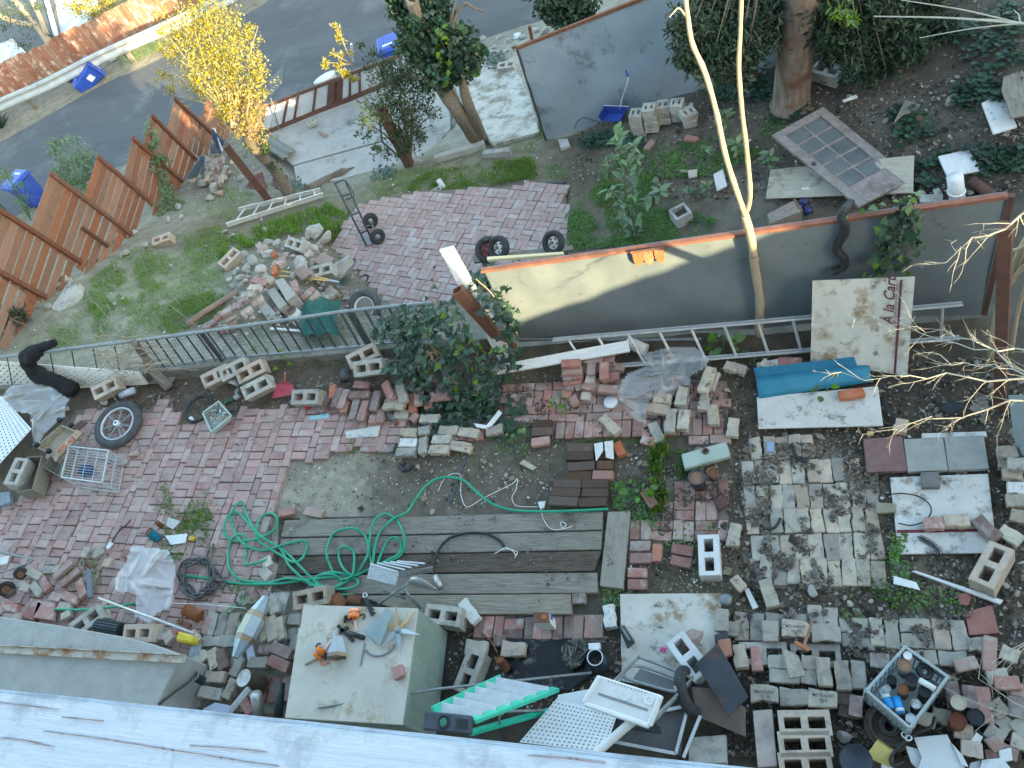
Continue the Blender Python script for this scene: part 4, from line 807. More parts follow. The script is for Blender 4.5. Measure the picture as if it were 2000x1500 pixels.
for cc in CK[::1]:
    e=Vector(rayat(cc[0],cc[1],Dk-.2));s=Vector(rayat(1575+(cc[0]-1575)*.25,-120,Dk-1.4));MB().tube([s,s.lerp(e,.6)+Vector((0,0,.45)),e],[.016,.01,.004],5).build('limb',m_bark,kt)
leafmesh('foliage',cloud(CK,Dk-.2,.55,20000),.11,m_leafk,kt,'stuff',aspect=.32,D=(0,0,-.35))
leafmesh('foliage',cloud([(1645,15,16),(1660,30,12),(1672,35,10),(1635,30,8)],Dk-.9,.1,160),.12,m_leafl,kt,'stuff',aspect=.26,D=(0,0,-.8))
# ---- young forked tree in front of the grey panel
yb=P(1484,650,0)
yt=thing('young_forked_tree',yb,'slender pale young tree forking into two leafless limbs','tree')
fkp=lift(yb,1455,420);
trunk([yb+Vector((0,0,-.05)),yb+Vector((-.005,0,.12)),lift(yb,1484,590),lift(yb,1474,520),lift(yb,1468,470),fkp],.05,.037,m_barky,'trunk',yt)
L1=[fkp]+[lift(yb,u,v) for u,v in[(1436,365),(1416,300),(1398,215),(1376,140),(1352,85),(1343,30),(1334,-40)]]
L2=[fkp]+[lift(yb,u,v) for u,v in[(1465,385),(1459,300),(1449,215),(1443,130),(1446,60),(1449,-40)]]
trunk(L1,.026,.016,m_barky,'limb',yt);trunk(L2,.023,.014,m_barky,'limb',yt)
trunk([lift(yb,1340,32),lift(yb,1326,16),lift(yb,1314,26),lift(yb,1307,34)],.008,.004,m_barky,'twig',yt,n=5)
mb=MB();mb.torus(lift(yb,1471,497),(0,.2,1),.055,.003,20,4);mb.build('wire_tie',m_dkiron,yt)
# ---- tree tobacco and sage seedlings
def oval_leaf(L,Wd,fold=.18,droop=.25,lobes=False):
    if lobes:
        o=[(0,0),(.28,.42),(.08,.50),(.38,.40),(.62,.26),(1,0),(.62,-.26),(.38,-.40),(.08,-.50),(.28,-.42)]
        o=[(0,0),(-.12,.30),(.16,.56),(.30,.30),(.58,.34),(.62,.16),(1,0),(.62,-.16),(.58,-.34),(.30,-.30),(.16,-.56),(-.12,-.30)]
        v=[(.35*L,0,0)]+[(x*L,y*Wd,-droop*L*max(0,x)**2+abs(y)*fold*Wd) for x,y in o];n=len(o)
        return v,[(0,1+i,1+(i+1)%n) for i in range(n)]
    xs=[0,.18,.4,.65,.86,1];ws=[.05,.6,1,.8,.4,.02];v=[];f=[]
    for x,w in zip(xs,ws):v+=[(x*L,w*Wd/2,-droop*L*x*x+w*fold*Wd/2),(x*L,0,-droop*L*x*x),(x*L,-w*Wd/2,-droop*L*x*x+w*fold*Wd/2)]
    for i in range(5):f+=[(3*i,3*i+3,3*i+4,3*i+1),(3*i+1,3*i+4,3*i+5,3*i+2)]
    return v,f
def leaf_mesh(nm,mat,*a,**k):
    v,f=oval_leaf(*a,**k);me=bpy.data.meshes.new(nm);me.from_pydata(v,[],f);me.materials.append(mat);me.polygons.foreach_set('use_smooth',[True]*len(f));return me
LS=[leaf_mesh('leaf',m_leafs,.17,.075),leaf_mesh('leaf',m_leafs,.13,.05,droop=.1),leaf_mesh('leaf',M('pale_sage_leaf',(.17,.24,.13),(.26,.33,.19),6,vary=.15,hue=.02,bump=.1,sun_thru=.25),.16,.07)]
def putleaf(parent,mes,p,d,sc=1.0,nm='leaf'):
    d=Vector(d).normalized();q=d.to_track_quat('X','Z');e=(q.to_matrix()@Matrix.Rotation(random.uniform(-.5,.5),3,'X')).to_euler()
    inst(nm,random.choice(mes),p,e,parent,scale=(sc,)*3)
xb=A(1236,474);xt=thing('tree_tobacco_plant',xb,'tall sage green leafy plant with sunlit top leaves behind the panel','plant')
stems=[[xb,lift(xb,1226,400),lift(xb,1212,300),lift(xb,1202,262)],[xb,lift(xb,1235,390),lift(xb,1245,320),lift(xb,1236,285)],[xb,lift(xb,1262,400),lift(xb,1290,372)],[xb,lift(xb,1222,410),lift(xb,1190,370)]]
for s_ in stems:
    c=curve(s_,8);MB().tube(c,[.014-.009*i/len(c) for i in range(len(c))],6).build('stem',m_leafs,xt)
    for i in range(2,len(c)):
        for w in range(2 if i<len(c)-2 else 4):
            a=random.uniform(0,6.28);putleaf(xt,LS if i>len(c)-5 else LS[:2],c[i],(math.cos(a),math.sin(a),random.uniform(-.1,.7)),random.uniform(.6,1.25))
def seedling(u,v,n,sc,label,nm='sage_seedling',h=.3):
    b_=A(u,v);t=thing(nm,b_,label,'plant','sage green seedlings')
    top=b_+Vector((random.uniform(-.05,.05),random.uniform(-.05,.05),h));MB().tube([b_,top],[.008,.004],5).build('stem',m_leafs,t)
    for k in range(n):a=random.uniform(0,6.28);putleaf(t,LS,b_.lerp(top,random.uniform(.35,1)),(math.cos(a),math.sin(a),random.uniform(-.1,.8)),sc*random.uniform(.7,1.2))
for u,v,n,sc,h,lb in[(1190,345,16,.8,.4,'sage seedling just left of the tall tobacco plant'),(1292,400,22,.9,.45,'sage seedling right of the tall tobacco plant beside the square pot'),(1225,440,16,.7,.25,'low sage seedling at the foot of the tobacco plant'),(1382,315,12,.8,.25,'sage seedling above the white paper behind the panel'),(1425,270,22,1.,.5,'sage seedling between the two pale limbs'),(1440,320,16,1.,.45,'sage seedling left of the forked limbs near the loose bricks'),(1385,385,14,.8,.25,'spreading sage seedling left of the pale trunk fork'),(1500,345,18,.9,.4,'sage seedling against the plywood corner right of the pale trunk'),(1345,385,10,.7,.2,'small sage seedling right of the square planter')]:
    seedling(u,v,n,sc,lb,h=h)
# ---- ivy on the leaning tube and along the fence
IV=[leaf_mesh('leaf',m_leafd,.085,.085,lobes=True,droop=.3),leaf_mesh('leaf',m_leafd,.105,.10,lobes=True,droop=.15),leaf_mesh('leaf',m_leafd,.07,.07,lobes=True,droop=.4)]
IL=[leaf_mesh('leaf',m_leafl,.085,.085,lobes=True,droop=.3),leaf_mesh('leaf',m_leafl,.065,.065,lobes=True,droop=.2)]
def ivy(root,pts,n,z0,z1,pl=.12,sc=1.0,depth=None):
    """pts: clumps (u, v, r). leaves face outwards from a mass between heights z0..z1"""
    tot=sum(r*r for*_,r in pts);out=[]
    for u,v,r in pts:
        for k in range(max(2,int(n*r*r/tot))):
            a=random.uniform(0,6.28);q=r*math.sqrt(random.random());out.append((u+q*math.cos(a),v+q*math.sin(a)))
    return out
im=P(880,760,0);ip=thing('ivy_plant',im,'big dark ivy mass spilling over the iron fence end and leaning tube','ivy')
IC=[(800,640,36),(830,680,44),(870,640,42),(900,700,46),(860,740,40),(920,760,40),(800,700,34),(930,545,16),(955,560,16),(948,530,14),(905,650,16),(985,615,14),(960,705,26),(920,800,32),(960,790,22),(980,830,16),(890,785,26),(972,590,14),(780,620,18),(860,610,18),(830,630,22),(960,750,24),(985,660,14),(990,620,10),(770,720,14),(905,830,16),(750,640,14),(736,652,10),(790,745,16),(1002,690,12),(990,725,12),(1000,805,14),(1003,840,10),(868,832,14),(842,800,16),(985,562,10),(967,525,10),(820,770,16),(940,590,10),(992,640,12)]
def ivz(u,v):
    return max(.05,min(1.05,.12+(780-v)/190*.95+random.uniform(-.1,.16)))
pts=ivy(ip,IC,700,0,1)
pts.sort(key=lambda p:math.hypot(p[0]-900,p[1]-690))
for k,(u,v) in enumerate(pts[:285]):
    p=P(u,v,ivz(u,v)+.06);lt=(u>935 and v<690 and random.random()<.75) or random.random()<.12  # sunlit side of the tube gets the lighter leaf colour
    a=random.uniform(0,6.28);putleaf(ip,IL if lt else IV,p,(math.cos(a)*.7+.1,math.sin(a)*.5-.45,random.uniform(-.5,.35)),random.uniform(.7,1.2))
rest=MB()
for(u,v) in pts[285:]*3:
    p=P(u+random.uniform(-14,14),v+random.uniform(-14,14),max(.02,ivz(u,v)-random.uniform(.03,.25)));me=random.choice(IV);d=Vector((random.uniform(-1,1),random.uniform(-1,.4),random.uniform(-.5,.5))).normalized();m=Matrix.Translation(p)@d.to_track_quat('X','Z').to_matrix().to_4x4()
    rest.add([m@v_.co for v_ in me.vertices],[tuple(q.vertices) for q in me.polygons])
rest.build('foliage',m_leafd,ip,kind='stuff')
for s_ in[[(975,700,.2),(990,640,.5),(965,580,.9),(930,545,1.15)],[(880,780,.05),(885,720,.4),(870,650,.8)],[(940,800,.02),(930,740,.3),(935,660,.7)],[(855,600,1.0),(838,575,1.1),(850,545,1.2),(846,530,1.2)],[(1000,700,.1),(1012,660,.3),(985,600,.8)]]:
    MB().tube(curve([P(*q) for q in s_],6),.007,5).build('stem',m_dry,ip)
for u,v in[(850,520),(843,545),(846,560),(835,580),(856,596)]:putleaf(ip,IV,P(u,v,1.2),(random.uniform(-1,1),-.4,-.2),.6)
# dead vines tangled low in the ivy
mb=MB()
for k in range(70):
    p=P(842+random.gauss(0,12),690+random.gauss(0,16),.55+random.uniform(-.1,.1));q=p+Vector((random.gauss(0,.08),random.gauss(0,.06),random.gauss(0,.09)));mb.tube([p,p.lerp(q,.5)+Vector((0,0,.04)),q],.004,4)
mb.build('dead_vines',m_dry,ip,kind='stuff')
hv=thing('hanging_ivy',pTL.lerp(pTR,.78),'ivy trailing over the panel top above the lettered board','ivy')
HVP=[(1760,420,20),(1735,445,22),(1745,480,24),(1720,470,14),(1715,500,14),(1700,505,10),(1770,400,16),(1785,420,16),(1780,450,14),(1790,480,12),(1765,510,12),(1775,530,8),(1690,545,10),(1700,560,8),(1715,520,12),(1735,510,10)]
def onpanel(u,v,off=.05):
    r=Vector(R@[(u-1000)/F,(v-750)/F,1.0]);o=Vector((0,0,H));t=(pBL+pn*off-o).dot(pn)/r.dot(pn);return o+r*t
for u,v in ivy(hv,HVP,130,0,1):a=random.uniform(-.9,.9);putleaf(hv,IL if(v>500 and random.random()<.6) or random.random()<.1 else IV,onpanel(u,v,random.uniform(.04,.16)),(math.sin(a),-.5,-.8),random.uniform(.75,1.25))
for s_ in[[(1790,395),(1760,430),(1735,490),(1720,540),(1715,560)],[(1785,395),(1790,450),(1765,510),(1775,555)],[(1780,395),(1740,460),(1700,510)]]:MB().tube(curve([onpanel(u,v,.05) for u,v in s_],5),.006,5).build('stem',m_dry,hv)
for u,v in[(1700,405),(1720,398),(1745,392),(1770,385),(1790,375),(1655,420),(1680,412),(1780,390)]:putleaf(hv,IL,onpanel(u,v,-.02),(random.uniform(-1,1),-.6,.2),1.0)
# broad leaved weeds by the ladder and along the fence foot
def rosette(u,v,n,sc,label,mes,z=0,spread=.12,cat='weed',nm='broadleaf_weed'):
    b_=A(u,v);b_.z=b_.z+z;t=thing(nm,b_,label,cat,'broad leaved weeds')
    MB().tube([b_-Vector((0,0,.05)),b_+Vector((.02,0,.12))],.006,5).build('stem',m_leafs,t)
    for k in range(n):a=random.uniform(0,6.28);r_=random.uniform(.02,spread);putleaf(t,mes,b_+Vector((math.cos(a)*r_,math.sin(a)*r_,random.uniform(.04,.2))),(math.cos(a),math.sin(a),random.uniform(-.1,.5)),sc*random.uniform(.7,1.2))
DK=[leaf_mesh('leaf',m_clover,.12,.10),leaf_mesh('leaf',m_clover,.09,.075)]
for a_ in[(1412,680,16,1,'broad green weed growing through the ladder rungs',DK),(1255,965,14,.7,'round leaved weed beside the dark ridged bricks',DK),(640,700,10,1,'ivy sprig at the fence foot left of the loose block',IV),(560,715,8,1,'light ivy sprig over the tan block stack',IL),(505,712,6,1,'tiny light ivy sprig left of the tan block stack',IL),(1105,800,12,.8,'light ivy tuft growing between the red path bricks',IL),(1612,770,6,.8,'green weed poking out under the blue vinyl',DK),(480,1195,14,.7,'weed growing left of the stained glass lantern',LS),(1010,865,4,.8,'dry ivy leaves beside the stray dark bricks',IL)]:rosette(*a_)
# ---- shrubs and succulents by the cedar fence
def shrub(u,v,clumps,n,size,mat,label,nm='shrub',asp=.4,spread=.25,dz=None,cat='shrub'):
    b_=A(u,v) if dz is None else P(u,v,dz);d=depth_of(lift(b_,clumps[0][0],clumps[0][1]));t=thing(nm,b_,label,cat)
    for c in clumps[:8]:e=Vector(rayat(c[0],c[1],d));MB().tube([b_,b_.lerp(e,.55)+Vector((0,0,.1)),e],[.018,.012,.004],5).build('stem',m_dry,t)
    leafmesh('foliage',cloud(clumps,d,spread,n),size,mat,t,'stuff',aspect=asp);return t
shrub(175,400,[(150,305,34),(112,290,16),(180,335,26),(122,330,22),(160,355,26),(98,280,10),(135,350,16)],1700,.12,m_leafs,'grey green shrub with rusty flower heads outside the cedar fence','shrub',.34,dz=-3.2)
shrub(322,372,[(296,260,10),(305,285,12),(312,310,14),(318,340,14),(322,362,14),(290,245,6)],420,.13,m_leafs,'slender leafy sapling rising in front of the cedar fence','sapling',.4,.1)
shrub(262,372,[(262,360,14),(270,380,12),(255,395,10)],260,.09,m_leafo,'little brown leaved shrub against the cedar boards','shrub',.5,.1)
shrub(345,400,[(330,400,22),(355,405,16),(318,425,14)],420,.14,m_leafs,'low broad leaved sage clump at the fence foot','shrub',.4,.1)
su=thing('euphorbia_plant',P(60,430,-2.6),'tall spurge with round green heads outside the cedar fence','plant')
for u,v in[(8,330),(18,350),(30,365),(42,362),(35,392),(50,385),(20,345),(5,345),(48,410)]:
    e=lift(P(60,430,-2.6),u,v);MB().tube([P(60,430,-2.6),e],[.015,.008],5).build('stem',m_leafs,su);leafmesh('flower_head',np.array(e)+rng.normal(size=(40,3))*.05,.06,m_leafl,su,'stuff')
yc=thing('yucca_plant',P(6,250,-3.9),'dark spiky yucca at the road verge','plant')
for k in range(38):a=random.uniform(0,6.28);MB().add(*[(lambda p,d,w:([p-w,p+w,p+d*.5+w*.7+Vector((0,0,.05)),p+d],[(0,1,2,3)]))(P(6,250,-3.9),Vector((math.cos(a)*.5,math.sin(a)*.5,random.uniform(.15,.7))),Vector((-math.sin(a),math.cos(a),0))*.03)][0]).build('leaf',m_leafk,yc)
sg=shrub(30,640,[(20,625,22),(-5,640,20),(45,618,14)],700,.14,m_leafk,'dark grassy clump at the lower end of the cedar fence','grass_clump',.12,.12)
shrub(48,605,[(48,596,16),(64,600,12),(30,600,10)],420,.10,m_dry,'dry grey brush at the foot of the cedar fence','dry_brush',.12,.1)
# yellow sunlit foliage beyond the rusty fence and trees over the neighbour's roof
shrub(190,50,[(160,5,26),(200,12,24),(235,5,20),(180,25,16),(150,20,14),(330,-5,22),(300,-15,20)],1700,.13,m_leafy,'shrub with sunlit yellow leaf colour beyond the rusty fence','shrub',.5,.4,dz=-4.6)
et=thing('tan_limbed_tree',P(105,110,-5),'tan limbed thin leaved tree over the shingle roof','tree')
eb=P(104,100,-4.8);De=depth_of(lift(eb,50,20))
for q in[[(104,100),(70,50),(20,-10)],[(104,100),(80,40),(55,-20)],[(70,50),(20,40),(-20,20)]]:MB().tube(curve([Vector(rayat(u,v,De)) for u,v in q],5),.10,7).build('limb',m_barky,et)
leafmesh('foliage',cloud([(30,30,26),(10,60,20),(60,60,24),(40,85,20),(80,20,20),(100,70,12),(15,10,24),(60,10,20)],De-.4,.3,900),.12,m_leafo,et,'stuff',aspect=.3)
# ================================================================== grass, clover, litter
blades('grass',[([(440,475),(520,440),(640,400),(690,425),(660,452),(560,458),(470,492),(428,505)],12000,1.1),([(150,570),(250,490),(430,440),(460,495),(300,570),(190,620)],12000,.6),([(60,660),(250,560),(430,520),(460,580),(330,655),(100,690)],13000,.42),([(300,600),(450,560),(430,625),(330,655)],3500,.5),([(660,430),(700,440),(660,490),(640,480)],1100,.8),
    ([(790,372),(835,335),(1040,308),(1052,345),(940,368),(850,378)],8000,.75),([(1040,150),(1058,150),(1070,265),(1050,280)],900,.8),([(920,260),(1060,262),(1060,300),(930,300)],900,.5),([(1110,430),(1180,350),(1260,330),(1330,400),(1300,470),(1110,492)],9000,.5),([(340,420),(440,360),(500,380),(450,430)],1200,.6),([(225,105),(330,75),(330,90),(235,140)],900,1.3),([(500,-5),(560,-20),(500,10),(470,30)],400,1),([(120,180),(190,160),(190,185),(110,205)],300,.8),([(0,290),(200,170),(300,128),(300,134),(203,178),(0,300)],900,.35),([(330,300),(520,300),(560,350),(470,400)],900,.5),([(600,440),(700,400),(760,372),(790,392),(720,425),(650,470)],900,.4),([(700,350),(850,320),(840,370),(740,385)],1400,.5)],
    m_grass,.11,.0035)
blades('grass',[([(1268,870),(1300,858),(1312,1000),(1275,1005)],900,1.2),([(1300,880),(1370,900),(1372,935),(1320,940)],500,1.1),([(300,960),(330,940),(345,1000),(310,1010)],260,.7),([(370,970),(410,960),(418,1040),(360,1040)],420,.8),([(330,1000),(420,1000),(420,1080),(330,1100)],700,.7),([(540,1000),(562,1005),(560,1045),(545,1040)],200,.7),([(680,855),(700,855),(700,885),(680,890)],160,.5),([(1660,1100),(1760,1080),(1800,1190),(1650,1180)],420,.45),([(560,905),(1000,885),(1000,890),(560,912)],200,.4),([(180,980),(260,950),(270,960),(190,990)],60,.4),([(380,840),(400,840),(400,860),(380,860)],60,.4),([(0,1000),(540,900),(540,1180),(0,1180)],500,.3),([(930,800),(1400,770),(1400,860),(930,870)],160,.35),([(1060,860),(1260,858),(1260,866),(1060,870)],260,.5),([(120,1100),(210,1090),(200,1160),(125,1150)],300,.7),([(1300,1080),(1400,1090),(1380,1180),(1300,1180)],150,.35),([(1700,1140),(1780,1160),(1740,1200),(1690,1190)],200,.5)],
    m_grass,.12,.0032)
blades('clover',[([(1110,420),(1180,350),(1265,330),(1325,400),(1400,432),(1380,470),(1110,490)],12000,1),([(1170,345),(1230,295),(1420,268),(1490,300),(1400,345),(1300,350)],5200,1),([(1020,330),(1100,320),(1120,350),(1030,350)],400,1),([(1480,240),(1530,210),(1540,260),(1490,280)],260,1)],m_clover,.05,.026,leaf=True)
blades('ground_ivy',[([(1130,262),(1250,262),(1260,292),(1140,290)],260,1.4),([(1390,130),(1520,110),(1510,200),(1400,200)],420,1.6),([(1590,90),(1730,90),(1720,160),(1600,170)],300,1.4),([(1730,220),(1800,215),(1830,270),(1760,290)],160,1.6),([(1860,170),(1960,150),(1960,200),(1870,215)],220,1.5),([(1820,300),(2000,280),(2000,340),(1880,345)],320,1.4),([(1780,320),(1830,320),(1830,370),(1790,370)],90,1.3),([(690,330),(780,325),(770,350),(700,352)],130,1.3),([(560,350),(600,350),(600,372),(560,372)],60,1.3),([(1500,190),(1580,200),(1560,240),(1510,240)],140,1.4),([(940,110),(1010,100),(1000,140),(950,140)],160,1.4),([(1850,60),(2000,0),(2000,140),(1900,150)],300,1.4)],m_leafd,.07,.085,leaf=True)
blades('weeds',[([(350,1020),(420,1005),(425,1080),(340,1110),(300,1060)],1500,1),([(1190,950),(1245,930),(1285,1000),(1290,1035),(1240,1025),(1200,990)],1300,1.2),([(1735,1045),(1772,1045),(1775,1130),(1742,1130)],420,1.2),([(415,1150),(530,1120),(540,1160),(470,1170)],500,1),([(1240,1030),(1400,1020),(1400,1080),(1240,1075)],220,1),([(1160,1000),(1180,1000),(1185,1090),(1165,1090)],130,1),([(1170,1140),(1240,1145),(1230,1190),(1180,1180)],180,1),([(950,820),(1060,830),(1030,900),(960,880)],220,.8),([(130,1095),(190,1090),(200,1140),(130,1150)],240,1),([(1700,1130),(1900,1140),(1880,1200),(1700,1200)],260,.8),([(560,690),(740,680),(740,700),(560,730)],200,1.2),([(1450,690),(1500,690),(1480,720),(1440,720)],60,1.2),([(40,540),(100,520),(90,570),(40,580)],60,1),([(600,640),(740,630),(740,690),(600,690)],350,1.3),([(440,650),(560,640),(560,690),(440,700)],220,1.2),([(1640,1195),(1720,1195),(1715,1210),(1640,1210)],40,.8)],m_clover,.05,.024,leaf=True)
def litter(name,polys,mat,s,flat=True):
    V=[];
    for poly,n in polys:
        p=np.array(poly,float);uv=rng.uniform(p.min(0),p.max(0),(n*3,2));uv=uv[inpoly(uv[:,0],uv[:,1],poly)][:n]
        q=PV(uv[:,0],uv[:,1],-.04);b=~inpoly(q[:,0],q[:,1],YARD)
        if b.any():q[b]=GV(uv[b,0],uv[b,1])
        V.append(q)
    C=np.concatenate(V);n=len(C);a=rng.uniform(0,6.28,n);L=(s*rng.lognormal(0,.5,n))[:,None];d=np.column_stack([np.cos(a),np.sin(a),rng.normal(0,.25,n)])*L;w=np.column_stack([-np.sin(a),np.cos(a),rng.normal(0,.25,n)])*L*rng.uniform(.25,.8,n)[:,None];C[:,2]+=.006+rng.uniform(0,.012,n)
    v=np.stack([C-d,C-w+[0,0,.004],C+d*.8,C+w],1).reshape(-1,3);i=np.arange(n)*4;me=bpy.data.meshes.new(name);me.from_pydata(v.tolist(),[],np.stack([i,i+1,i+2,i+3],1).tolist());me.update();me.materials.append(mat);o=bpy.data.objects.new(name,me);COL.objects.link(o);return tag(o,kind='stuff')
RY=[(1420,690),(1960,700),(2260,760),(2260,1480),(1420,1480)];MID=[(560,900),(1080,850),(1430,880),(1430,1180),(1240,1190),(1180,990),(560,1000)];LOWM=[(880,1200),(1230,1200),(1250,1350),(870,1420)];UPR=[(1130,240),(1500,180),(2000,150),(2000,380),(1700,410),(1110,380)];TOP=[(1420,0),(2000,0),(2000,180),(1430,200)];LG=[(0,640),(350,440),(700,400),(720,680),(0,730)]
litter('leaf_litter',[(RY,9500),(MID,1100),(LOWM,900),(UPR,3400),(TOP,1500),([(180,760),(760,730),(700,790),(200,820)],1400),([(760,700),(1420,680),(1420,740),(900,770)],900)],m_litter,.014)
litter('dark_leaf_litter',[(RY,9000),(UPR,2200),(MID,250),(TOP,900)],M('dark_litter',(.025,.02,.016),(.07,.055,.042),3,vary=.4,bump=0),.015)
litter('pale_grit',[(RY,1200),(MID,900),(UPR,900),(LG,1500),([(0,280),(203,168),(500,12),(510,30),(210,185),(0,300)],500),(LOWM,120),([(560,330),(1060,270),(1100,350),(700,390)],700),([(380,290),(560,300),(560,380),(300,440)],600)],m_pebble,.009)
def crumbs(name,poly,n,z,mat,s,thr=.5):
    p=np.array(poly,float);uv=rng.uniform(p.min(0),p.max(0),(n*4,2));uv=uv[inpoly(uv[:,0],uv[:,1],poly)];uv=uv[(nz(uv,.03,21)*.6+nz(uv,.08,22)*.4)>thr+.05*rng.random(len(uv))][:n]
    C=PV(uv[:,0],uv[:,1],z);n=len(C);C[:,2]+=rng.uniform(.002,.012,n);L=(s*rng.lognormal(0,.45,n))[:,None];a=rng.uniform(0,6.28,n);d=np.column_stack([np.cos(a),np.sin(a),rng.normal(0,.3,n)])*L;w=np.column_stack([-np.sin(a),np.cos(a),rng.normal(0,.3,n)])*L*.7
    v=np.stack([C-d,C-w+[0,0,.004],C+d,C+w],1).reshape(-1,3);i=np.arange(n)*4;me=bpy.data.meshes.new(name);me.from_pydata(v.tolist(),[],np.stack([i,i+1,i+2,i+3],1).tolist());me.materials.append(mat);o=bpy.data.objects.new(name,me);COL.objects.link(o);return tag(o,kind='stuff')
FPX=[(1440,870),(1620,862),(1715,930),(1735,1150),(1470,1150)]
m_crumb=M('brown_crumbs',(.085,.07,.055),(.18,.152,.12),3,vary=.4,bump=0);crumbs('mulch_crumbs',FPX,1100,0,m_crumb,.014,.54);crumbs('mulch_crumbs',FPX,1500,0,m_litter,.010,.52)
crumbs('mulch_crumbs',[(1432,1190),(1900,1195),(1900,1300),(1432,1260)],900,.002,m_crumb,.012,.57);crumbs('mulch_crumbs',PL[0],1200,.002,m_litter,.009,.57);crumbs('mulch_crumbs',PC[0],1200,.002,m_soil,.011,.55);crumbs('mulch_crumbs',[(1225,930),(1425,925),(1424,1110),(1225,1150)],900,.002,m_soil,.011,.53);crumbs('mulch_crumbs',[(545,1005),(1230,998),(1220,1200),(540,1150)],500,.036,m_litter,.009,.6)
litter('twig_litter',[(RY,500),(MID,160),(UPR,300),(PL[0],60)],m_dry,.022)
# ================================================================== blocks and loose bricks
def block_mesh(L,Wd,Hh,mat,slots=None,notch=False):
    t=.042;mid=.028
    xs=[-L/2,-L/2+t,-mid,mid,L/2-t,L/2];ty=t*Wd/.15;ys=[-Wd/2,-Wd/2+ty,Wd/2-ty,Wd/2]
    b=MB();b.cells(xs,ys,[-Hh,0],lambda i,j,k:not(i in(1,3) and j==1));me,c=b.mesh('concrete_block',mat,bevel=.004)
    me.transform(Matrix.Translation(c));return me
BLK={m.name:block_mesh(.39,.19,.19,m) for m in(m_blk,m_tan)}
WB=M('white_block',(.56,.57,.57),(.68,.69,.69),9,vary=.03,bump=.4,bscale=120);BLK[WB.name]=block_mesh(.39,.19,.19,WB)
THIN={m.name:block_mesh(.39,.19,.09,m) for m in(m_blk,m_tan)}
HALF=block_mesh(.2,.2,.1,m_blk)
def blk(u1,v1,u2,v2,z,label,mat=m_blk,roll=0,pitch=0,mesh=None,hill=False,group='concrete blocks',name='concrete_block',sc=1):
    a,b=P(u1,v1,z),P(u2,v2,z);ang=math.atan2((b-a).y,(b-a).x);c=(a+b)/2
    return inst(name,mesh or BLK[mat.name],c,(roll,pitch,ang),None,(sc,sc,sc),label=label,cat='block',group=group)
ORD=['leftmost','second','third','fourth','fifth','sixth','seventh','eighth','ninth','tenth','eleventh','twelfth','thirteenth','fourteenth','fifteenth','sixteenth','seventeenth','eighteenth','nineteenth','twentieth','twenty-first','twenty-second','twenty-third','twenty-fourth','twenty-fifth','twenty-sixth','twenty-seventh','twenty-eighth','twenty-ninth','thirtieth','thirty-first','thirty-second','thirty-third','thirty-fourth','thirty-fifth']
MK={'r':m_red,'f':m_fire,'g':m_fgrey,'d':m_dark,'o':m_orange,'w':m_white,'p':m_rough,'t':m_tan}
CN={'r':'red','f':'pale','g':'grey','d':'dark brown','o':'orange','w':'white chipped','p':'dull purple','t':'tan'}
def loose(items,where,group,base=0,hill=False):
    """items: u1, v1, u2, v2, kind, colour, height of the top face, then optional tilt angles"""
    cnt={};order={}
    for it in items:cnt.setdefault(it[5],[]).append(it)
    for k in cnt:cnt[k].sort(key=lambda q:q[0]+q[2])
    for it in items:
        u1,v1,u2,v2,kind,ck,z=it[:7];rx,ry=(list(it[7:])+[0,0])[:2]
        if hill:g=A((u1+u2)/2,(v1+v2)/2).z;z=z+g
        ms,dm=BM(kind,MK[ck]);a,b=P(u1,v1,z),P(u2,v2,z);d=b-a;ang=math.atan2(d.y,d.x);sx=max(.55,min(1.35,d.length/dm[0]))
        n=cnt[ck].index(it);one=len(cnt[ck])==1
        lab=f"{CN[ck]} brick {'' if one else (ORD[n]+' from the left ' if n else 'leftmost of its colour ')}{where}"
        inst('loose_brick',ms[int(rng.integers(4))],(a+b)/2,(rx+rng.normal(0,.02),ry+rng.normal(0,.02),ang),None,(sx,1,1),label=' '.join(lab.split()),cat='brick',group=group)
loose([(649,751,648,776,'r','o',.12),(664,755,648,797,'r','p',.14),(677,757,661,800,'r','r',.13),(676,783,669,805,'r','o',.10),(676,771,725,768,'r','p',.20),(696,776,685,821,'r','p',.15,.1),(715,779,701,823,'r','r',.15,-.1),(739,757,725,805,'r','p',.17),(749,747,763,777,'r','r',.26,.2),(779,749,787,784,'f','g',.2),(749,789,787,792,'w','f',.17),(768,811,797,808,'f','g',.06),(728,811,725,825,'r','r',.07),(744,800,739,824,'r','r',.09),(792,752,808,749,'r','r',.12),(804,768,805,803,'r','o',.1),(817,756,816,789,'r','r',.19),(835,771,835,797,'r','r',.13),(843,738,853,737,'r','r',.22),(813,808,803,819,'r','r',.06),(624,803,643,773,'r','p',.1),(700,800,690,812,'r','p',.07),(655,790,665,762,'r','r',.07),(725,790,735,765,'r','r',.08),(765,765,790,770,'r','p',.1),(690,750,720,752,'r','r',.09)],'in the brick heap left of the ivy','bricks heaped left of the ivy')
for z_,dx in((.06,0),(.115,3),(.17,-2)):
    plank([(842+dx,735),(875+dx,733),(880+dx,778),(840+dx,782)],z_,.052,m_red,'stacked_paver',label='square red paver '+{.06:'bottom',.115:'middle',.17:'top'}[z_]+' of the stack beside the ivy',cat='paver',group='stacked red pavers beside the ivy')
loose([(819,816,857,816,'f','g',.06),(781,844,813,845,'f','f',.05),(816,841,839,837,'f','g',.06),(779,864,813,864,'f','w',.05),(772,882,811,882,'f','g',.06),(825,853,825,885,'f','g',.05),(843,857,880,857,'f','f',.06),(837,877,876,877,'f','f',.06),(856,839,893,840,'f','f',.06),(895,841,933,847,'f','f',.06),(879,868,919,875,'f','f',.06),(948,843,981,835,'f','f',.07)],'along the patio edge below the ivy','firebricks along the patio edge')
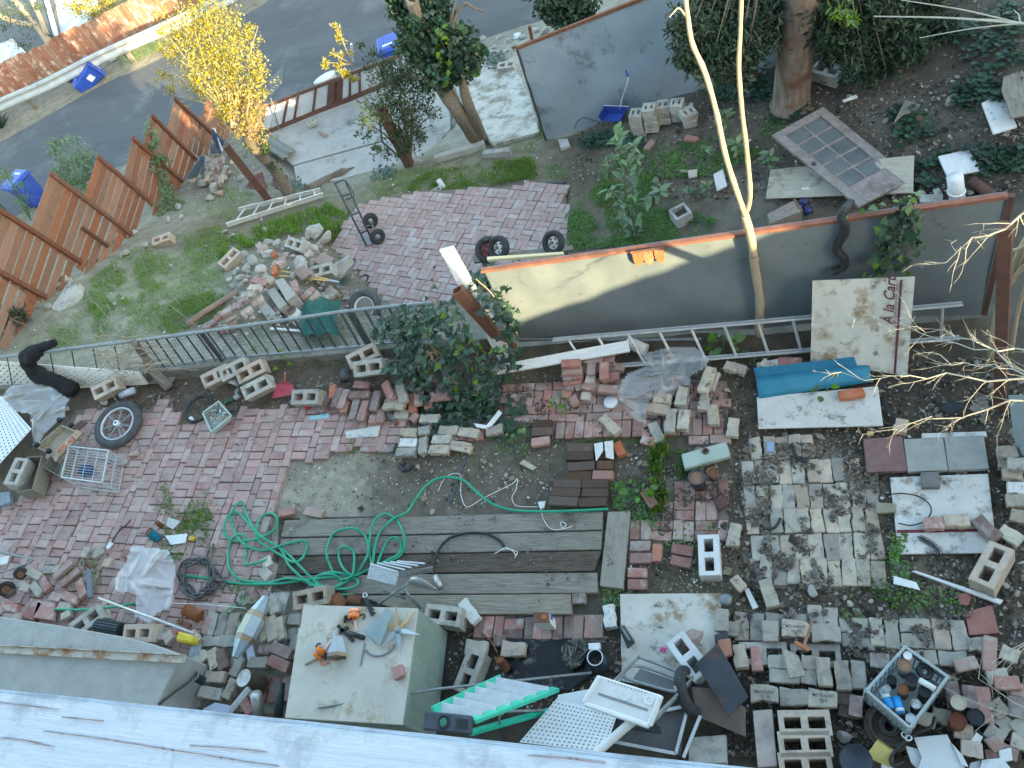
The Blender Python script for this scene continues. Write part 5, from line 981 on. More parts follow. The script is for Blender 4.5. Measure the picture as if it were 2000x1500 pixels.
loose([(703,875,735,875,'r','r',0),(737,875,769,875,'r','p',0),(705,860,733,860,'r','r',0),(655,876,684,873,'r','r',0),(542,1003,574,996,'r','r',.03),(594,997,630,1004,'r','r',.03)],'lying at the edge of the bare sandy patch','bricks at the sandy patch')
loose([(1096,709,1132,707,'r','r',.30),(1097,723,1135,720,'r','r',.24),(1099,735,1117,733,'r','r',.18),(1118,732,1137,729,'r','r',.18),(1100,744,1137,740,'r','r',.12),(1103,756,1121,754,'r','r',.08),(1125,755,1138,750,'r','r',.08,.2),(1097,768,1115,767,'r','o',.06),(1116,773,1124,789,'r','r',.06),(1135,772,1153,773,'r','t',.06),(1140,701,1177,700,'r','r',.22),(1179,699,1199,697,'r','r',.2),(1155,709,1153,731,'r','r',.2),(1144,739,1161,739,'r','t',.15),(1140,752,1156,753,'r','r',.1),(1179,707,1179,739,'r','r',.26),(1190,712,1196,728,'r','p',.16),(1175,737,1209,733,'r','r',.18),(1163,739,1161,765,'r','r',.1),(1169,757,1207,760,'r','r',.13),(1201,715,1217,717,'r','r',.1),(1150,720,1180,722,'r','r',.1),(1170,745,1200,748,'r','p',.07),(1120,720,1150,722,'r','r',.07)],'in the stack left of the clear plastic','red bricks stacked beside the plastic')
loose([(1261,795,1307,800,'f','t',.13),(1276,776,1311,779,'f','f',.15),(1335,755,1327,789,'f','f',.15),(1312,797,1307,843,'f','g',.13),(1337,800,1332,837,'f','f',.13),(1393,707,1367,773,'f','f',.24),(1378,770,1372,800,'f','f',.1),(1391,789,1393,829,'f','f',.08),(1273,825,1289,861,'f','g',.06),(1433,816,1428,851,'f','f',.07),(1175,813,1207,843,'f','f',.06),(1415,712,1457,723,'f','f',.07),(1290,760,1320,765,'f','f',.08),(1330,815,1338,770,'f','g',.07),(1384,760,1396,725,'f','g',.15)],'around the clear plastic sheet','firebricks around the plastic sheet')
loose([(1252,856,1279,864,'r','r',.06),(1203,864,1215,888,'r','o',.07),(1037,864,1073,859,'r','r',.05),(1039,827,1077,827,'r','d',.05),(1039,843,1080,841,'r','d',.05),(1257,957,1277,989,'r','r',.08,.25),(1638,771,1688,763,'r','o',.13),(1520,705,1567,706,'r','r',.05),(1763,817,1757,843,'f','t',.08),(1437,1022,1428,1066,'f','f',.08),(1493,1131,1510,1184,'f','f',.07),(1430,1125,1454,1152,'h','f',.06),(1487,705,1520,722,'f','f',.06)],'lying singly on the soil of the yard','single bricks about the yard')
loose([(1108,873,1159,873,'d','d',.07),(1105,889,1159,889,'d','d',.07),(1108,912,1161,908,'d','d',.08),(1165,908,1197,907,'d','d',.07),(1101,929,1155,928,'d','d',.07),(1157,927,1197,927,'r','r',.08),(1081,944,1135,944,'d','d',.08),(1136,944,1188,944,'d','d',.08),(1077,960,1133,961,'d','d',.07),(1136,961,1187,961,'d','d',.07),(1072,977,1128,980,'d','d',.08),(1129,981,1185,979,'d','d',.07),(1165,888,1195,888,'d','d',.04)],'among the dark ridged bricks beside the deck corner','dark ridged bricks')
loose([(1230,1066,1270,1066,'r','r',.03),(1230,1090,1272,1090,'r','r',.03),(1284,1062,1281,1096,'r','o',.02),(1312,1070,1353,1076,'r','r',.03),(1310,1092,1350,1100,'r','r',.02),(1226,1118,1264,1118,'r','r',.04),(1226,1141,1264,1141,'r','r',.03)],'set loosely between plank deck and white block','red bricks below the deck corner')
loose([(1948,882,1989,882,'f','f',.2),(1968,903,2004,906,'f','g',.22),(1958,922,1997,924,'f','f',.14),(1969,950,2004,953,'f','w',.12),(1966,976,2004,976,'f','f',.12),(1975,1003,2010,1012,'f','f',.1),(1804,1022,1843,1020,'f','r',.1),(1842,1016,1895,1014,'f','f',.08),(1907,1011,1951,1052,'f','p',.09),(1954,1032,1995,1058,'f','f',.08),(1950,902,1990,905,'f','g',.07),(1975,930,2010,960,'f','f',.06)],'in the low wall at the right edge','bricks at the right edge')
loose([(1503,1212,1505,1252,'w','g',.12),(1527,1226,1581,1230,'w','f',.14,.08),(1586,1236,1642,1240,'w','g',.14),(1442,1257,1449,1305,'f','f',.09),(1476,1262,1479,1310,'r','r',.05),(1606,1283,1612,1340,'f','f',.12),(1642,1290,1650,1348,'f','f',.12),(1674,1290,1678,1345,'f','g',.1),(1700,1288,1738,1292,'f','p',.1),(1465,1354,1521,1358,'w','f',.12),(1523,1360,1579,1362,'w','g',.12),(1578,1361,1636,1367,'w','f',.12),(1638,1362,1662,1367,'r','d',.08),(1673,1358,1671,1399,'r','p',.1),(1500,1292,1545,1294,'f','g',.07),(1502,1318,1562,1322,'f','g',.07),(1570,1292,1592,1296,'f','g',.07),(1568,1320,1592,1324,'f','g',.07),(1410,1188,1408,1232,'f','g',.1),(1640,1385,1665,1392,'r','d',.06)],'in the brick pile left of the milk crate','bricks piled left of the crate')
loose([(1935,1240,1933,1313,'r','r',.08),(1866,1301,1910,1292,'r','r',.07),(1893,1257,1925,1257,'f','g',.04),(1856,1330,1866,1385,'r','p',.1),(1892,1338,1897,1384,'r','p',.1),(1918,1338,1930,1418,'r','r',.1),(1929,1322,1970,1318,'f','f',.08),(1943,1333,1993,1333,'r','r',.16),(1938,1370,1962,1398,'f','f',.12,.3),(1950,1400,1975,1425,'f','f',.1,.3),(1932,1425,1957,1442,'f','g',.12),(1985,1360,1990,1400,'f','p',.15),(1985,1410,2005,1430,'f','g',.12),(1877,1460,1920,1468,'f','t',.15,.2),(1865,1425,1900,1432,'f','f',.1),(1900,1440,1915,1450,'h','w',.12),(1980,1445,2010,1455,'f','f',.12),(1930,1478,1955,1480,'r','p',.1),(1830,1395,1850,1400,'f','g',.07),(1800,1400,1822,1408,'f','f',.07),(1960,1465,1985,1475,'r','r',.1),(1955,1270,1990,1285,'f','f',.07),(1975,1345,2005,1350,'r','r',.12),(1935,1460,1958,1446,'h','r',.14,.4)],'in the rubble right of the milk crate','bricks right of the crate')
loose([(51,1113,78,1126,'r','t',.08),(40,1145,55,1150,'r','t',.07),(62,1140,76,1160,'r','g',.08),(85,1113,112,1110,'r','f',.06),(97,1133,145,1090,'r','r',.07),(110,1148,160,1107,'r','r',.07),(150,1133,163,1165,'r','r',.1),(80,1130,92,1152,'r','r',.07),(97,1163,117,1168,'r','r',.1),(120,1160,149,1173,'r','r',.1),(160,1088,171,1068,'f','f',.06),(181,1085,200,1072,'f','f',.06),(200,1098,215,1098,'f','t',.07),(5,1180,30,1188,'r','r',.16),(20,1205,40,1204,'r','r',.12),(112,1182,138,1183,'r','f',.08),(118,1205,136,1195,'r','t',.1),(5,1160,25,1150,'r','p',.07),(240,1080,262,1084,'r','r',.03),(215,1100,240,1105,'r','r',.03)],'in the scatter above the stucco wall','bricks above the stucco wall')
for k,q in enumerate([[(32,1200),(60,1168),(82,1178),(62,1212)],[(64,1206),(74,1172),(106,1178),(102,1212)]]):plank(q,.1,.06,m_red,'red_slab',label='large red paving slab above the stucco wall, '+['left','right'][k]+' of the two',cat='slab',group='red slabs by the stucco wall')
loose([(529,1261,566,1278,'f','r',.17),(523,1288,561,1304,'f','r',.17),(483,1292,521,1294,'f','g',.1),(505,1265,528,1268,'f','p',.1),(398,1320,437,1323,'f','t',.14),(387,1350,430,1357,'f','g',.15),(438,1364,457,1326,'f','f',.16),(452,1320,470,1282,'f','g',.08),(346,1318,356,1300,'f','g',.1),(365,1312,402,1275,'w','f',.12),(412,1268,418,1305,'f','f',.12),(428,1268,436,1306,'f','p',.13),(508,1205,516,1250,'f','f',.14),(525,1204,532,1250,'f','f',.14),(540,1206,545,1250,'f','f',.12),(482,1208,500,1245,'f','f',.12),(514,1172,520,1198,'f','g',.08),(530,1170,536,1198,'f','g',.08),(370,1235,385,1255,'f','t',.1),(322,1236,330,1252,'f','t',.14),(1117,1169,1143,1168,'r','p',.03),(487,1150,500,1175,'r','p',.05),(470,1362,488,1392,'r','r',.08)],'about the stained glass lantern','bricks about the lantern')
loose([(901,1173,930,1213,'f','w',.10),(1187,1180,1193,1226,'f','w',.07),(908,1263,951,1265,'w','g',.07),(979,1266,1025,1268,'w','t',.09),(518,1088,522,1106,'f','f',.05),(510,1110,524,1128,'f','f',.05),(965,1250,985,1252,'f','p',0),(1430,1215,1428,1240,'f','g',.05)],'beside the black tarred patch or deck end','bricks beside the tarred patch')
# stamped letters on the wedge bricks
def text(s,p,ang,size,mat,parent,shear=0,name='lettering',bold=.008,align='CENTER',rotm=None):
    c=bpy.data.curves.new(name,'FONT');c.body=s;c.size=size;c.shear=shear;c.align_x=align;c.align_y='CENTER';c.extrude=.0006;c.offset=size*bold
    o=bpy.data.objects.new(name,c);me=bpy.data.meshes.new_from_object(o);bpy.data.objects.remove(o);me.materials.append(mat)
    o=bpy.data.objects.new(name,me);COL.objects.link(o);o.location=p
    o.rotation_euler=rotm if rotm is not None else(0,0,ang)
    if parent is not None:setpar(o,parent)
    return o
m_stamp=M('stamped_grey',(.13,.125,.12),(.2,.19,.18),20,vary=0,bump=0)
BR={tuple(round(x,2) for x in o.location):o for o in bpy.data.objects if o.name.startswith('loose_brick')}
for(u,v,z,s1,s2) in[(1554,1228,.143,'MD.PAINT','36  48'),(1494,1356,.123,'MD.PAINT','28  38'),(1608,1363,.123,'MD PAINT','80 &')]:
    p=P(u,v,z);near=min((o for o in BR.values()),key=lambda o:(o.location-p).length)
    n1=text(s1,p+Vector((0,.018,.003)),near.rotation_euler.z,.036,m_stamp,near);text(s2,p+Vector((0,-.018,.003)),near.rotation_euler.z,.03,m_stamp,near)
# ---- concrete blocks
for a in[(690,722,746,714,.40,'big grey two hole block perched on the brick heap',m_blk,.55),(556,776,634,774,.22,'grey two hole block lying beside the red dustpan',m_blk,.35),(1383,1050,1386,1117,.12,'white two hole block standing below the flower pots',WB,0),(1952,1073,1920,1131,.19,'tan slotted block tilted at the right edge',m_tan,.2),(24,935,38,905,.34,'grey two hole block beside the white lattice sheet',m_blk,.3),(152,1224,182,1202,.19,'grey block with one big opening above the stucco wall',m_blk,.3),(236,1238,300,1236,.24,'tan two hole block against the stucco wall',m_tan,.25),(905,1338,926,1284,.16,'dirty grey block below the green cabinet side',m_blk,0),
    (1517,1412,1627,1411,.20,'tan two hole block, top of the three in a column',m_tan,0),(1517,1454,1628,1452,.20,'tan two hole block, middle of the three in a column',m_tan,0),(1519,1496,1629,1494,.20,'tan two hole block, bottom of the three in a column',m_tan,0),(1442,1276,1540,1276,.03,'grey block sunk under the rusty hammer, left one',m_blk,0),(1542,1279,1645,1282,.04,'grey block sunk under the rusty hammer, right one',m_blk,0),(570,1175,640,1160,.24,'pale block with long slot behind the cabinet',m_tan,.25),(840,1198,888,1204,.2,'pale block with dark opening right of the cabinet corner',m_blk,0),(1330,1262,1358,1300,.22,'light grey solid looking block on the stained white board',WB,.1)]:
    blk(*a[:6],mat=a[6],roll=a[7])
for k,(u,v,lab) in enumerate([(204,757,'brown hollow block under the lattice left of the wheel'),(420,733,'left tan block of the stack by the fence foot'),(455,720,'middle pale block of the stack by the fence foot'),(488,724,'right tan block of the stack by the fence foot'),(500,755,'small grey block under the tan block stack'),(707,694,'reddish block at the fence foot above the loose block')]):
    blk(u-18,v+10,u+18,v-8,.26,lab,m_tan if k not in(2,4) else m_blk,.5,0)
# half blocks stacked against the metal wall
n=0
for ci,(u,v,nl,an) in enumerate([(1242,218,4,-3),(1268,209,4,-14),(1294,203,3,-14),(1322,199,3,-4)]):
    g=A(u+12,v+42);zt=g.z+.1*nl
    for k in range(nl):
        p=P(u,v,zt);a=P(u+10,v-2,zt)-P(u-10,v+2-an*.1,zt);inst('half_block',HALF,(p.x+random.uniform(-.012,.012),p.y+random.uniform(-.012,.012)-.004*k,zt-.101*k),(0,0,math.atan2(a.y,a.x)-.25),label=f"pale half block, {['top', 'second', 'third', 'bottom'][k]} in the {['leftmost', 'second', 'third', 'rightmost'][ci]} column by the metal wall",cat='block',group='half blocks by the metal wall')
g=A(1350,240);p=P(1344,217,g.z+.2);inst('half_block',HALF,p,(.1,.1,.5),label='pale half block tipped at the right end of the stack',cat='block',group='half blocks by the metal wall',scale=(1.1,1.1,1.3));inst('half_block',HALF,(p.x,p.y-.03,g.z+.09),(0,0,.2),label='half block under the tipped one at the stack end',cat='block',group='half blocks by the metal wall')
for u1,v1,u2,v2,lab in[(893,133,924,130,'pale concrete block at the foot of the ivy tree trunk'),(972,128,1004,124,'pale two hole block right of the ivy at the road edge'),(1592,130,1636,142,'grey block beside the pink barked trunk')]:
    g=A((u1+u2)/2,(v1+v2)/2+14);blk(u1,v1,u2,v2,g.z+.2,lab,m_blk,.15)
loose([(1262,290,1276,272,'r','r',.06),(1338,266,1362,272,'r','r',.06)],'below the half block stack','red bricks below the half blocks',hill=True)
plank([(1090,272),(1108,270),(1114,285),(1094,288)],[A(1100,280).z+.1]*4,.1,m_conc,'concrete_lump',label='pale concrete lump at the corner of the metal wall',cat='concrete lump')
# ---- rubble: broken concrete and rocks
def rock_mesh(seed,mat,flat=.6):
    r=np.random.default_rng(seed);bm=bmesh.new();bmesh.ops.create_icosphere(bm,subdivisions=2,radius=1);dirs=r.normal(size=(7,3));dirs/=np.linalg.norm(dirs,axis=1,keepdims=True);offs=r.uniform(.45,.85,7)
    for v in bm.verts:
        c=np.array(v.co)
        for d,o in zip(dirs,offs):
            k=c@d
            if k>o:c=c-d*(k-o)
        v.co=Vector(c*[1,.75,flat])*(1+r.uniform(-.05,.05))
    me=bpy.data.meshes.new('rock');bm.to_mesh(me);bm.free();me.materials.append(mat);return me
RK={'c':[rock_mesh(i,m_rock) for i in range(6)],'p':[rock_mesh(20+i,M('pink_rubble',(.34,.24,.2),(.44,.34,.3),8,stain=(.5,.46,.42),st=.4,vary=.12,bump=.5)) for i in range(4)],'g':[rock_mesh(30+i,M('grey_stone',(.3,.3,.28),(.4,.39,.36),8,vary=.15,bump=.5)) for i in range(4)]}
RN={'c':'pale concrete chunk','p':'pinkish chunk','g':'grey stone'}
def rocks(items,where,group,hill=True,dz=.0,name='rubble_chunk'):
    lst=sorted(items,key=lambda q:q[0]);cn={}
    for it in lst:
        u,v,s,k=it[:4];h=it[4] if len(it)>4 else 0
        p=A(u,v);p=P(u,v,p.z+h) if h else p;r_=s*pxm(p)*.5;i=cn.get(k,0);cn[k]=i+1
        one=sum(1 for q in lst if q[3]==k)==1
        inst(name,RK[k][int(rng.integers(len(RK[k])))],p+Vector((0,0,r_*.35)),(rng.normal(0,.3),rng.normal(0,.3),rng.uniform(0,6.3)),None,(r_*1.15,r_*1.15,r_*1.1),label=f"{RN[k]} {'' if one else (ORD[min(i, 34)]+' from the left ' if i else 'leftmost of its kind ')}{where}",cat='rubble',group=group)
rocks([(615,458,44,'c',.05),(638,468,34,'c',.05),(593,520,46,'c',.2),(525,500,26,'c',.15),(495,512,30,'c',.1),(512,530,28,'c',.2),(482,528,24,'c'),(470,545,22,'c'),(518,545,20,'c',.1),(548,520,30,'p',.15),(527,478,26,'c',.1),(560,480,20,'p',.15),(542,478,20,'c',.15),(460,535,16,'c'),(448,548,14,'c'),(470,560,18,'g',.05),(455,560,14,'c'),(617,490,24,'c'),(590,478,20,'p',.1),(500,555,16,'p',.05),(480,552,16,'p'),(560,500,16,'p',.2),(575,540,20,'c',.1),(610,545,20,'p',.1),(665,560,22,'c',.1),(648,585,24,'c',.1),(632,580,20,'g',.1),(620,595,22,'g',.1),(656,598,20,'c',.05),(672,575,20,'c'),(605,605,20,'p',.05),(585,595,18,'g'),(600,622,18,'p'),(625,615,24,'c'),(500,640,22,'c',.05),(546,625,24,'c',.05),(640,630,18,'p'),(660,620,20,'c'),(590,640,16,'c'),(700,515,24,'c'),(714,552,16,'c'),(680,585,18,'c'),(612,515,18,'c',.1),(520,455,20,'g'),(480,500,20,'c'),(635,500,14,'p')],'in the rubble pile','rubble pile by the lower patio')
rocks([(440,455,16,'c'),(530,447,13,'c'),(247,497,22,'c'),(240,500,14,'c'),(170,515,22,'g'),(195,505,24,'c'),(150,520,16,'c'),(225,470,20,'c'),(235,462,14,'c'),(265,455,14,'c'),(285,480,18,'c'),(215,480,14,'c'),(240,585,10,'c'),(225,595,9,'c'),(95,600,18,'c'),(335,520,8,'c'),(400,535,8,'c'),(512,430,8,'c'),(455,460,10,'c'),(330,430,12,'c'),(350,405,16,'c'),(355,425,12,'c')],'on the slope by the cedar fence','stones on the grassy slope')
rocks([(380,352,20,'p',.1),(395,345,18,'c',.1),(402,335,20,'p',.12),(410,345,18,'c',.12),(398,360,22,'c',.05),(415,355,20,'p',.1),(425,340,20,'c',.1),(432,358,20,'p',.08),(420,370,24,'c',.05),(440,350,16,'c',.05),(405,325,18,'p',.08),(418,322,18,'p',.08),(430,380,20,'p'),(412,388,18,'c'),(440,330,16,'c'),(448,305,14,'c'),(455,318,14,'c'),(470,350,14,'c'),(428,300,14,'c'),(450,340,14,'p')],'in the heap behind the dark post','rubble behind the dark post')
rocks([(945,78,16,'c'),(958,70,18,'c'),(975,75,14,'c'),(992,82,16,'c'),(1005,92,14,'c'),(985,105,12,'c'),(965,92,12,'c'),(1020,75,16,'c'),(700,125,14,'c'),(1045,62,18,'c'),(1065,65,22,'c'),(1005,75,12,'c'),(560,345,10,'c'),(575,350,10,'p'),(612,232,13,'g')],'along the road edge above the slab','rubble along the road edge')
rocks([(1905,170,20,'c'),(1855,200,24,'c'),(1925,175,14,'c'),(1730,238,16,'p'),(1722,195,8,'c'),(1800,380,18,'c'),(1830,378,22,'c'),(1895,378,18,'c'),(1350,340,14,'c'),(1160,340,10,'c'),(1860,160,8,'c'),(1660,190,12,'c'),(1780,210,10,'c'),(1965,265,12,'c'),(1245,262,9,'p'),(1350,205,10,'g')],'on the dark slope behind the long panel','stones behind the long panel')
rocks([(1588,1155,24,'g'),(1660,1180,14,'c'),(1700,1175,12,'c'),(1720,1190,12,'c'),(1985,1160,14,'c'),(1965,1145,16,'c'),(845,1000,12,'c'),(1660,1235,10,'c'),(1670,1395,30,'g'),(1650,1440,30,'g'),(1660,1415,16,'c'),(1835,1480,30,'c'),(1352,1246,44,'p',.1),(770,1310,14,'p'),(1650,1168,10,'c'),(1442,1180,10,'c'),(1760,1260,12,'c'),(1700,1265,16,'c'),(520,745,12,'g'),(460,750,22,'g',.1),(465,768,18,'g',.03),(265,890,26,'p'),(245,905,18,'c'),(220,838,20,'p'),(245,845,18,'p'),(130,800,16,'c'),(205,785,20,'c')],'on the upper yard soil','stones on the upper yard')
PILE=[(385,640),(450,590),(455,520),(490,500),(560,470),(640,455),(700,505),(705,560),(680,600),(640,620),(560,650),(480,660)];_q=rng.uniform([385,455],[705,660],(500,2));_q=_q[inpoly(_q[:,0],_q[:,1],PILE)][:230]
for kk in 'cp':
    mb=MB()
    for k,(u,v) in enumerate(_q):
        if('p' if k%2 else 'c')!=kk:continue
        p=A(float(u),float(v),.02+.12*rng.random());r_=float(rng.uniform(5,11))*pxm(p)*.6;m=Matrix.LocRotScale(p,None,(r_*1.2,r_,r_))@Matrix.Rotation(rng.uniform(0,6.3),4,Vector(rng.normal(size=3)).normalized());me=RK[kk][k%4];mb.add([m@w.co for w in me.vertices],[tuple(q.vertices) for q in me.polygons])
    mb.build('rubble_bits',RK[kk][0].materials[0],kind='stuff')
# stacked bricks and blocks of the rubble pile
loose([(395,640,420,625,'f','p',.2),(417,622,437,610,'f','r',.25),(430,612,452,600,'f','r',.3),(450,600,470,592,'f','r',.34),(462,588,484,580,'f','p',.36),(470,575,495,572,'f','f',.38),(484,560,508,560,'f','f',.38),(492,545,520,552,'f','r',.38),(515,540,530,548,'f','f',.4),(440,625,462,612,'f','t',.15),(470,612,490,600,'f','t',.2),(490,590,512,580,'f','t',.22),(525,560,545,565,'f','p',.2),(430,645,460,632,'f','r',.1),(495,465,522,500,'f','t',.25),(503,492,520,478,'f','t',.25),(610,483,588,470,'f','t',.15),(596,500,608,488,'f','t',.2),(531,490,536,500,'h','o',.35),(548,502,552,512,'h','r',.3),(533,520,536,535,'r','o',.2),(571,548,578,570,'f','r',.25),(588,582,612,562,'f','r',.2),(600,590,622,570,'f','t',.2),(536,605,548,596,'h','t',.1),(615,585,640,580,'f','g',.15),(618,598,640,592,'f','g',.1),(655,575,640,560,'w','f',.15),(540,560,548,580,'r','p',.15)],'in the stacked rubble by the lower patio','bricks in the rubble pile',hill=True)
for k,q in enumerate([[(536,548),(552,542),(578,575),(560,588)],[(520,568),(535,560),(560,592),(545,604)],[(500,592),(512,582),(540,612),(522,625)]]):
    g=A(540,590);plank(q,[g.z+.3-.06*k]*4,.3,M('grey_stacked_brick',(.33,.31,.27),(.43,.4,.35),5,stretch=(14,1.5,3),vary=.05,bump=.7),'block_stack',label='grey brick stack in the rubble pile, '+['upper','middle','lower'][k]+' of three',cat='brick stack',group='grey stacks in the rubble')
for q,lab in[([(640,452),(658,444),(660,442),(642,450)],None),([(652,520),(682,502),(692,515),(664,545)],'big pale concrete slab piece on the rubble pile beside the patio'),([(610,510),(628,494),(655,505),(638,522)],'flat pinkish slab leaning in the rubble pile'),([(572,530),(590,518),(608,535),(590,548)],'flat brown slab in the middle of the rubble pile')]:
    if lab:g=A(q[0][0],q[0][1]+6);plank(q,[g.z+.22,g.z+.25,g.z+.12,g.z+.1],.1,m_rock if 'pale' in lab else M('pinkish_slab',(.27,.21,.19),(.36,.29,.27),6,vary=.05),'broken_slab',label=lab,cat='slab')
for u1,v1,u2,v2,lab,mt in[(438,512,456,494,'tan slotted block at the left end of the rubble pile',m_tan),(555,470,592,482,'grey two hole block on top of the rubble pile',m_blk),(612,530,640,524,'grey two hole block under the yellow handles',m_blk)]:
    g=A((u1+u2)/2,(v1+v2)/2+10);blk(u1,v1,u2,v2,g.z+.26,lab,mt,.3)
rot_=[(372,640),(412,612),(448,590),(470,578)];MB().tube([A(*q)+Vector((0,0,.08)) for q in rot_],.05,8).build('brown_log',M('reddish_log',(.24,.15,.11),(.34,.24,.18),5,vary=0,bump=.5),smooth=True,label='reddish brown log edging the brick stack by the fence',cat='log')
for k,z_ in enumerate((0,1)):
    p=[P(530+z_*1,526 if z_==0 else 537,-.5),P(640,545 if z_==0 else 548,-.75)];e=P(662,551,-.8)
    t=thing('garden_fork' if z_ else 'rake',p[0],['upper','lower'][k]+' yellow handled garden tool lying on the rubble pile','garden tool','yellow handled tools');MB().tube([p[0],p[1]],.014,8).build('handle',M('yellow_wood_handle',(.62,.47,.16),(.7,.55,.22),6,vary=.02),t);MB().tube([p[1],e],.011,8).build('socket',m_alu,t)
    b=MB()
    for j in range(6):b.tube([e+Vector((0,-.06+.024*j,0)),P(690,552+z_*4,-1.0)+Vector((0,-.10+.04*j,.1))],.006,4)
    b.build('tines',M('dark_green_tines',(.02,.05,.04),(.04,.08,.06),6),t)
# ================================================================== things lying about the yard
def pl(px,z,th,mat,name,label,cat,bevel=.004,**k):
    return plank(px,z,th,mat,name,bevel=bevel,label=label,cat=cat,**k)
def cyl(mb,a,b,r,n=20,r2=None):return mb.tube([a,b],[r,r2 or r],n)
def frame_of(a,b,up=(0,0,1)):
    x=(Vector(b)-Vector(a)).normalized();y=Vector(up).cross(x).normalized();return x,y,x.cross(y)
# ---- boards, sheets, signs
pl([(975,712),(1226,664),(1230,686),(970,731)],[.32,.30,.27,.28],.03,m_wpaint,'white_board','long white painted board resting on the red brick stack','board')
sg=thing('lettered_board',P(1680,640,.1),'stained white board lettered À la Cart leaning by the ladder','sign board')
SB=[(1587,549,.95),(1787,541,.95),(1772,735,.04),(1583,706,.12)]
sp_=[P(*q) for q in SB];sb_=pl([q[:2] for q in SB],[q[2] for q in SB],.02,m_enamel,'board',None,None,bevel=.002);setpar(sb_,sg)
sn=(sp_[1]-sp_[0]).cross(sp_[3]-sp_[0]).normalized();sn=sn if sn.z>0 else-sn
f=lambda s,t:sp_[0].lerp(sp_[1],s).lerp(sp_[3].lerp(sp_[2],s),t)+sn*.004
rdir=(f(.8,.1)-f(.8,.5)).normalized();m3=Matrix((rdir,sn.cross(rdir),sn)).transposed()
text('À la Cart',f(.775,.235),0,.13,m_maroon,sg,shear=.35,rotm=m3.to_euler());text('quality catered food & fine dining',f(.835,.27),0,.032,m_maroon,sg,bold=0,rotm=m3.to_euler())
MB().prism([f(.862,.02),f(.885,.02),f(.885,.99),f(.862,.99)],.003,-sn).build('stripe',m_maroon,sg)
# blue vinyl, folded along its length
bv=MB();A0,A1,C0,C1=P(1472,722,.16),P(1695,698,.16),P(1482,779,.05),P(1703,746,.05);M0,M1=P(1476,738,.10),P(1697,714,.10)
vs_=[];N1=14
for i in range(N1+1):
    for j,(p,q,h) in enumerate([(A0,A1,-.03),(A0,A1,.03),(M0,M1,.0),(M0,M1,.025),(M0.lerp(C0,.35),M1.lerp(C1,.35),.03),(M0.lerp(C0,.7),M1.lerp(C1,.7),.02),(C0,C1,.0)]):
        vs_.append(p.lerp(q,i/N1)+Vector((0,.0,h+.006*math.sin(i*1.1+j))))
bv.add(vs_,[(i*7+j,i*7+j+1,(i+1)*7+j+1,(i+1)*7+j) for i in range(N1) for j in range(6)]);o=bv.build('blue_vinyl_piece',m_bluev,smooth=True,label='curled blue vinyl sheet folded over the muddy white board',cat='vinyl sheet')
md=o.modifiers.new('t','SOLIDIFY');md.thickness=.006
pl([(1478,775),(1715,754),(1725,831),(1481,837)],.05,.02,m_enamel2,'white_sheet','muddy white board under the blue vinyl','board')
pl([(1478,708),(1520,700),(1560,705),(1480,735)],.03,.02,m_enamel2,'white_sheet','dirty white board corner showing above the blue vinyl','board')
for q,mt,lb in[([(1686,857),(1762,851),(1772,919),(1693,922)],m_paverm,'maroon square paver beside two grey pavers'),([(1765,857),(1842,855),(1852,918),(1773,921)],m_paverg,'grey square paver in the middle of three pavers'),([(1844,853),(1921,850),(1932,915),(1853,918)],m_paverg,'grey square paver rightmost of three in a line')]:pl(q,.03,.05,mt,'square_paver',lb,'paver',group='square pavers in a line')
pl([(1800,846),(1926,842),(1928,852),(1800,856)],.0,.015,m_enamel2,'white_sheet','white board edge under the grey pavers','board')
gp=pl([(1798,922),(1834,921),(1836,951),(1801,952)],.05,.06,M('slate_paver',(.15,.145,.145),(.2,.195,.19),10,vary=.03),'grooved_paver','small dark grey paver with a groove below the square pavers','paver')
wb2=thing('muddy_sign_panel',P(1850,1000,0),'big muddy white panel with a maroon stripe among bricks','panel')
b_=pl([(1738,932),(1930,925),(1948,1080),(1755,1082)],.0,.02,m_enamel2,'board',None,None);setpar(b_,wb2)
MB().prism([P(u,v,.003) for u,v in[(1751,1035),(1940,1032),(1941,1038),(1752,1041)]],.002).build('stripe',m_maroon,wb2)
pl([(1211,1160),(1408,1158),(1414,1300),(1290,1345),(1214,1330)],.02,.02,m_enamel,'stained_board','large stained white board on the ground left of the firebrick path','board')
pl([(984,1246),(1098,1250),(1180,1300),(1110,1350),(985,1345)],-.01,.02,M('tarred_board',(.006,.006,.008),(.015,.015,.018),4,rough=.25,vary=0,stain=(.33,.3,.24),st=.36,sscale=2.4),'tarred_board','board coated with glossy black tar below the brick edging','board')
pl([(1358,1296),(1402,1256),(1462,1362),(1422,1400)],[.3,.34,.3,.26],.015,M('dark_steel_sheet',(.03,.035,.045),(.06,.068,.08),4,rough=.5,stain=(.13,.07,.045),st=.36,vary=0),'dark_steel_sheet','dark steel sheet leaning on bricks with a rusty corner','sheet')
pl([(1350,1342),(1395,1345),(1456,1382),(1457,1440),(1362,1400)],[.2,.2,.16,.14,.16],.012,M('brown_sheet',(.12,.09,.075),(.18,.14,.12),4,vary=0),'brown_sheet','brown flat sheet under the dark steel sheet','sheet')
pl([(1470,1388),(1508,1385),(1518,1496),(1480,1499)],.16,.09,M('pinkish_slab2',(.36,.29,.26),(.47,.40,.37),6,vary=0,stain=(.28,.25,.23),st=.4),'long_pink_slab','long pinkish slab left of the three tan blocks','slab')
pl([(1528,1266),(1536,1268),(1560,1281),(1573,1320),(1542,1325)],.15,.03,m_fire,'broken_tile','pale broken tile tilted over the sunken blocks','tile')
pl([(1885,1195),(1938,1181),(1952,1236),(1893,1241)],.0,.04,M('red_tile',(.27,.11,.095),(.34,.16,.14),8,vary=.02),'red_tile','square red tile right end of the firebrick path','tile')
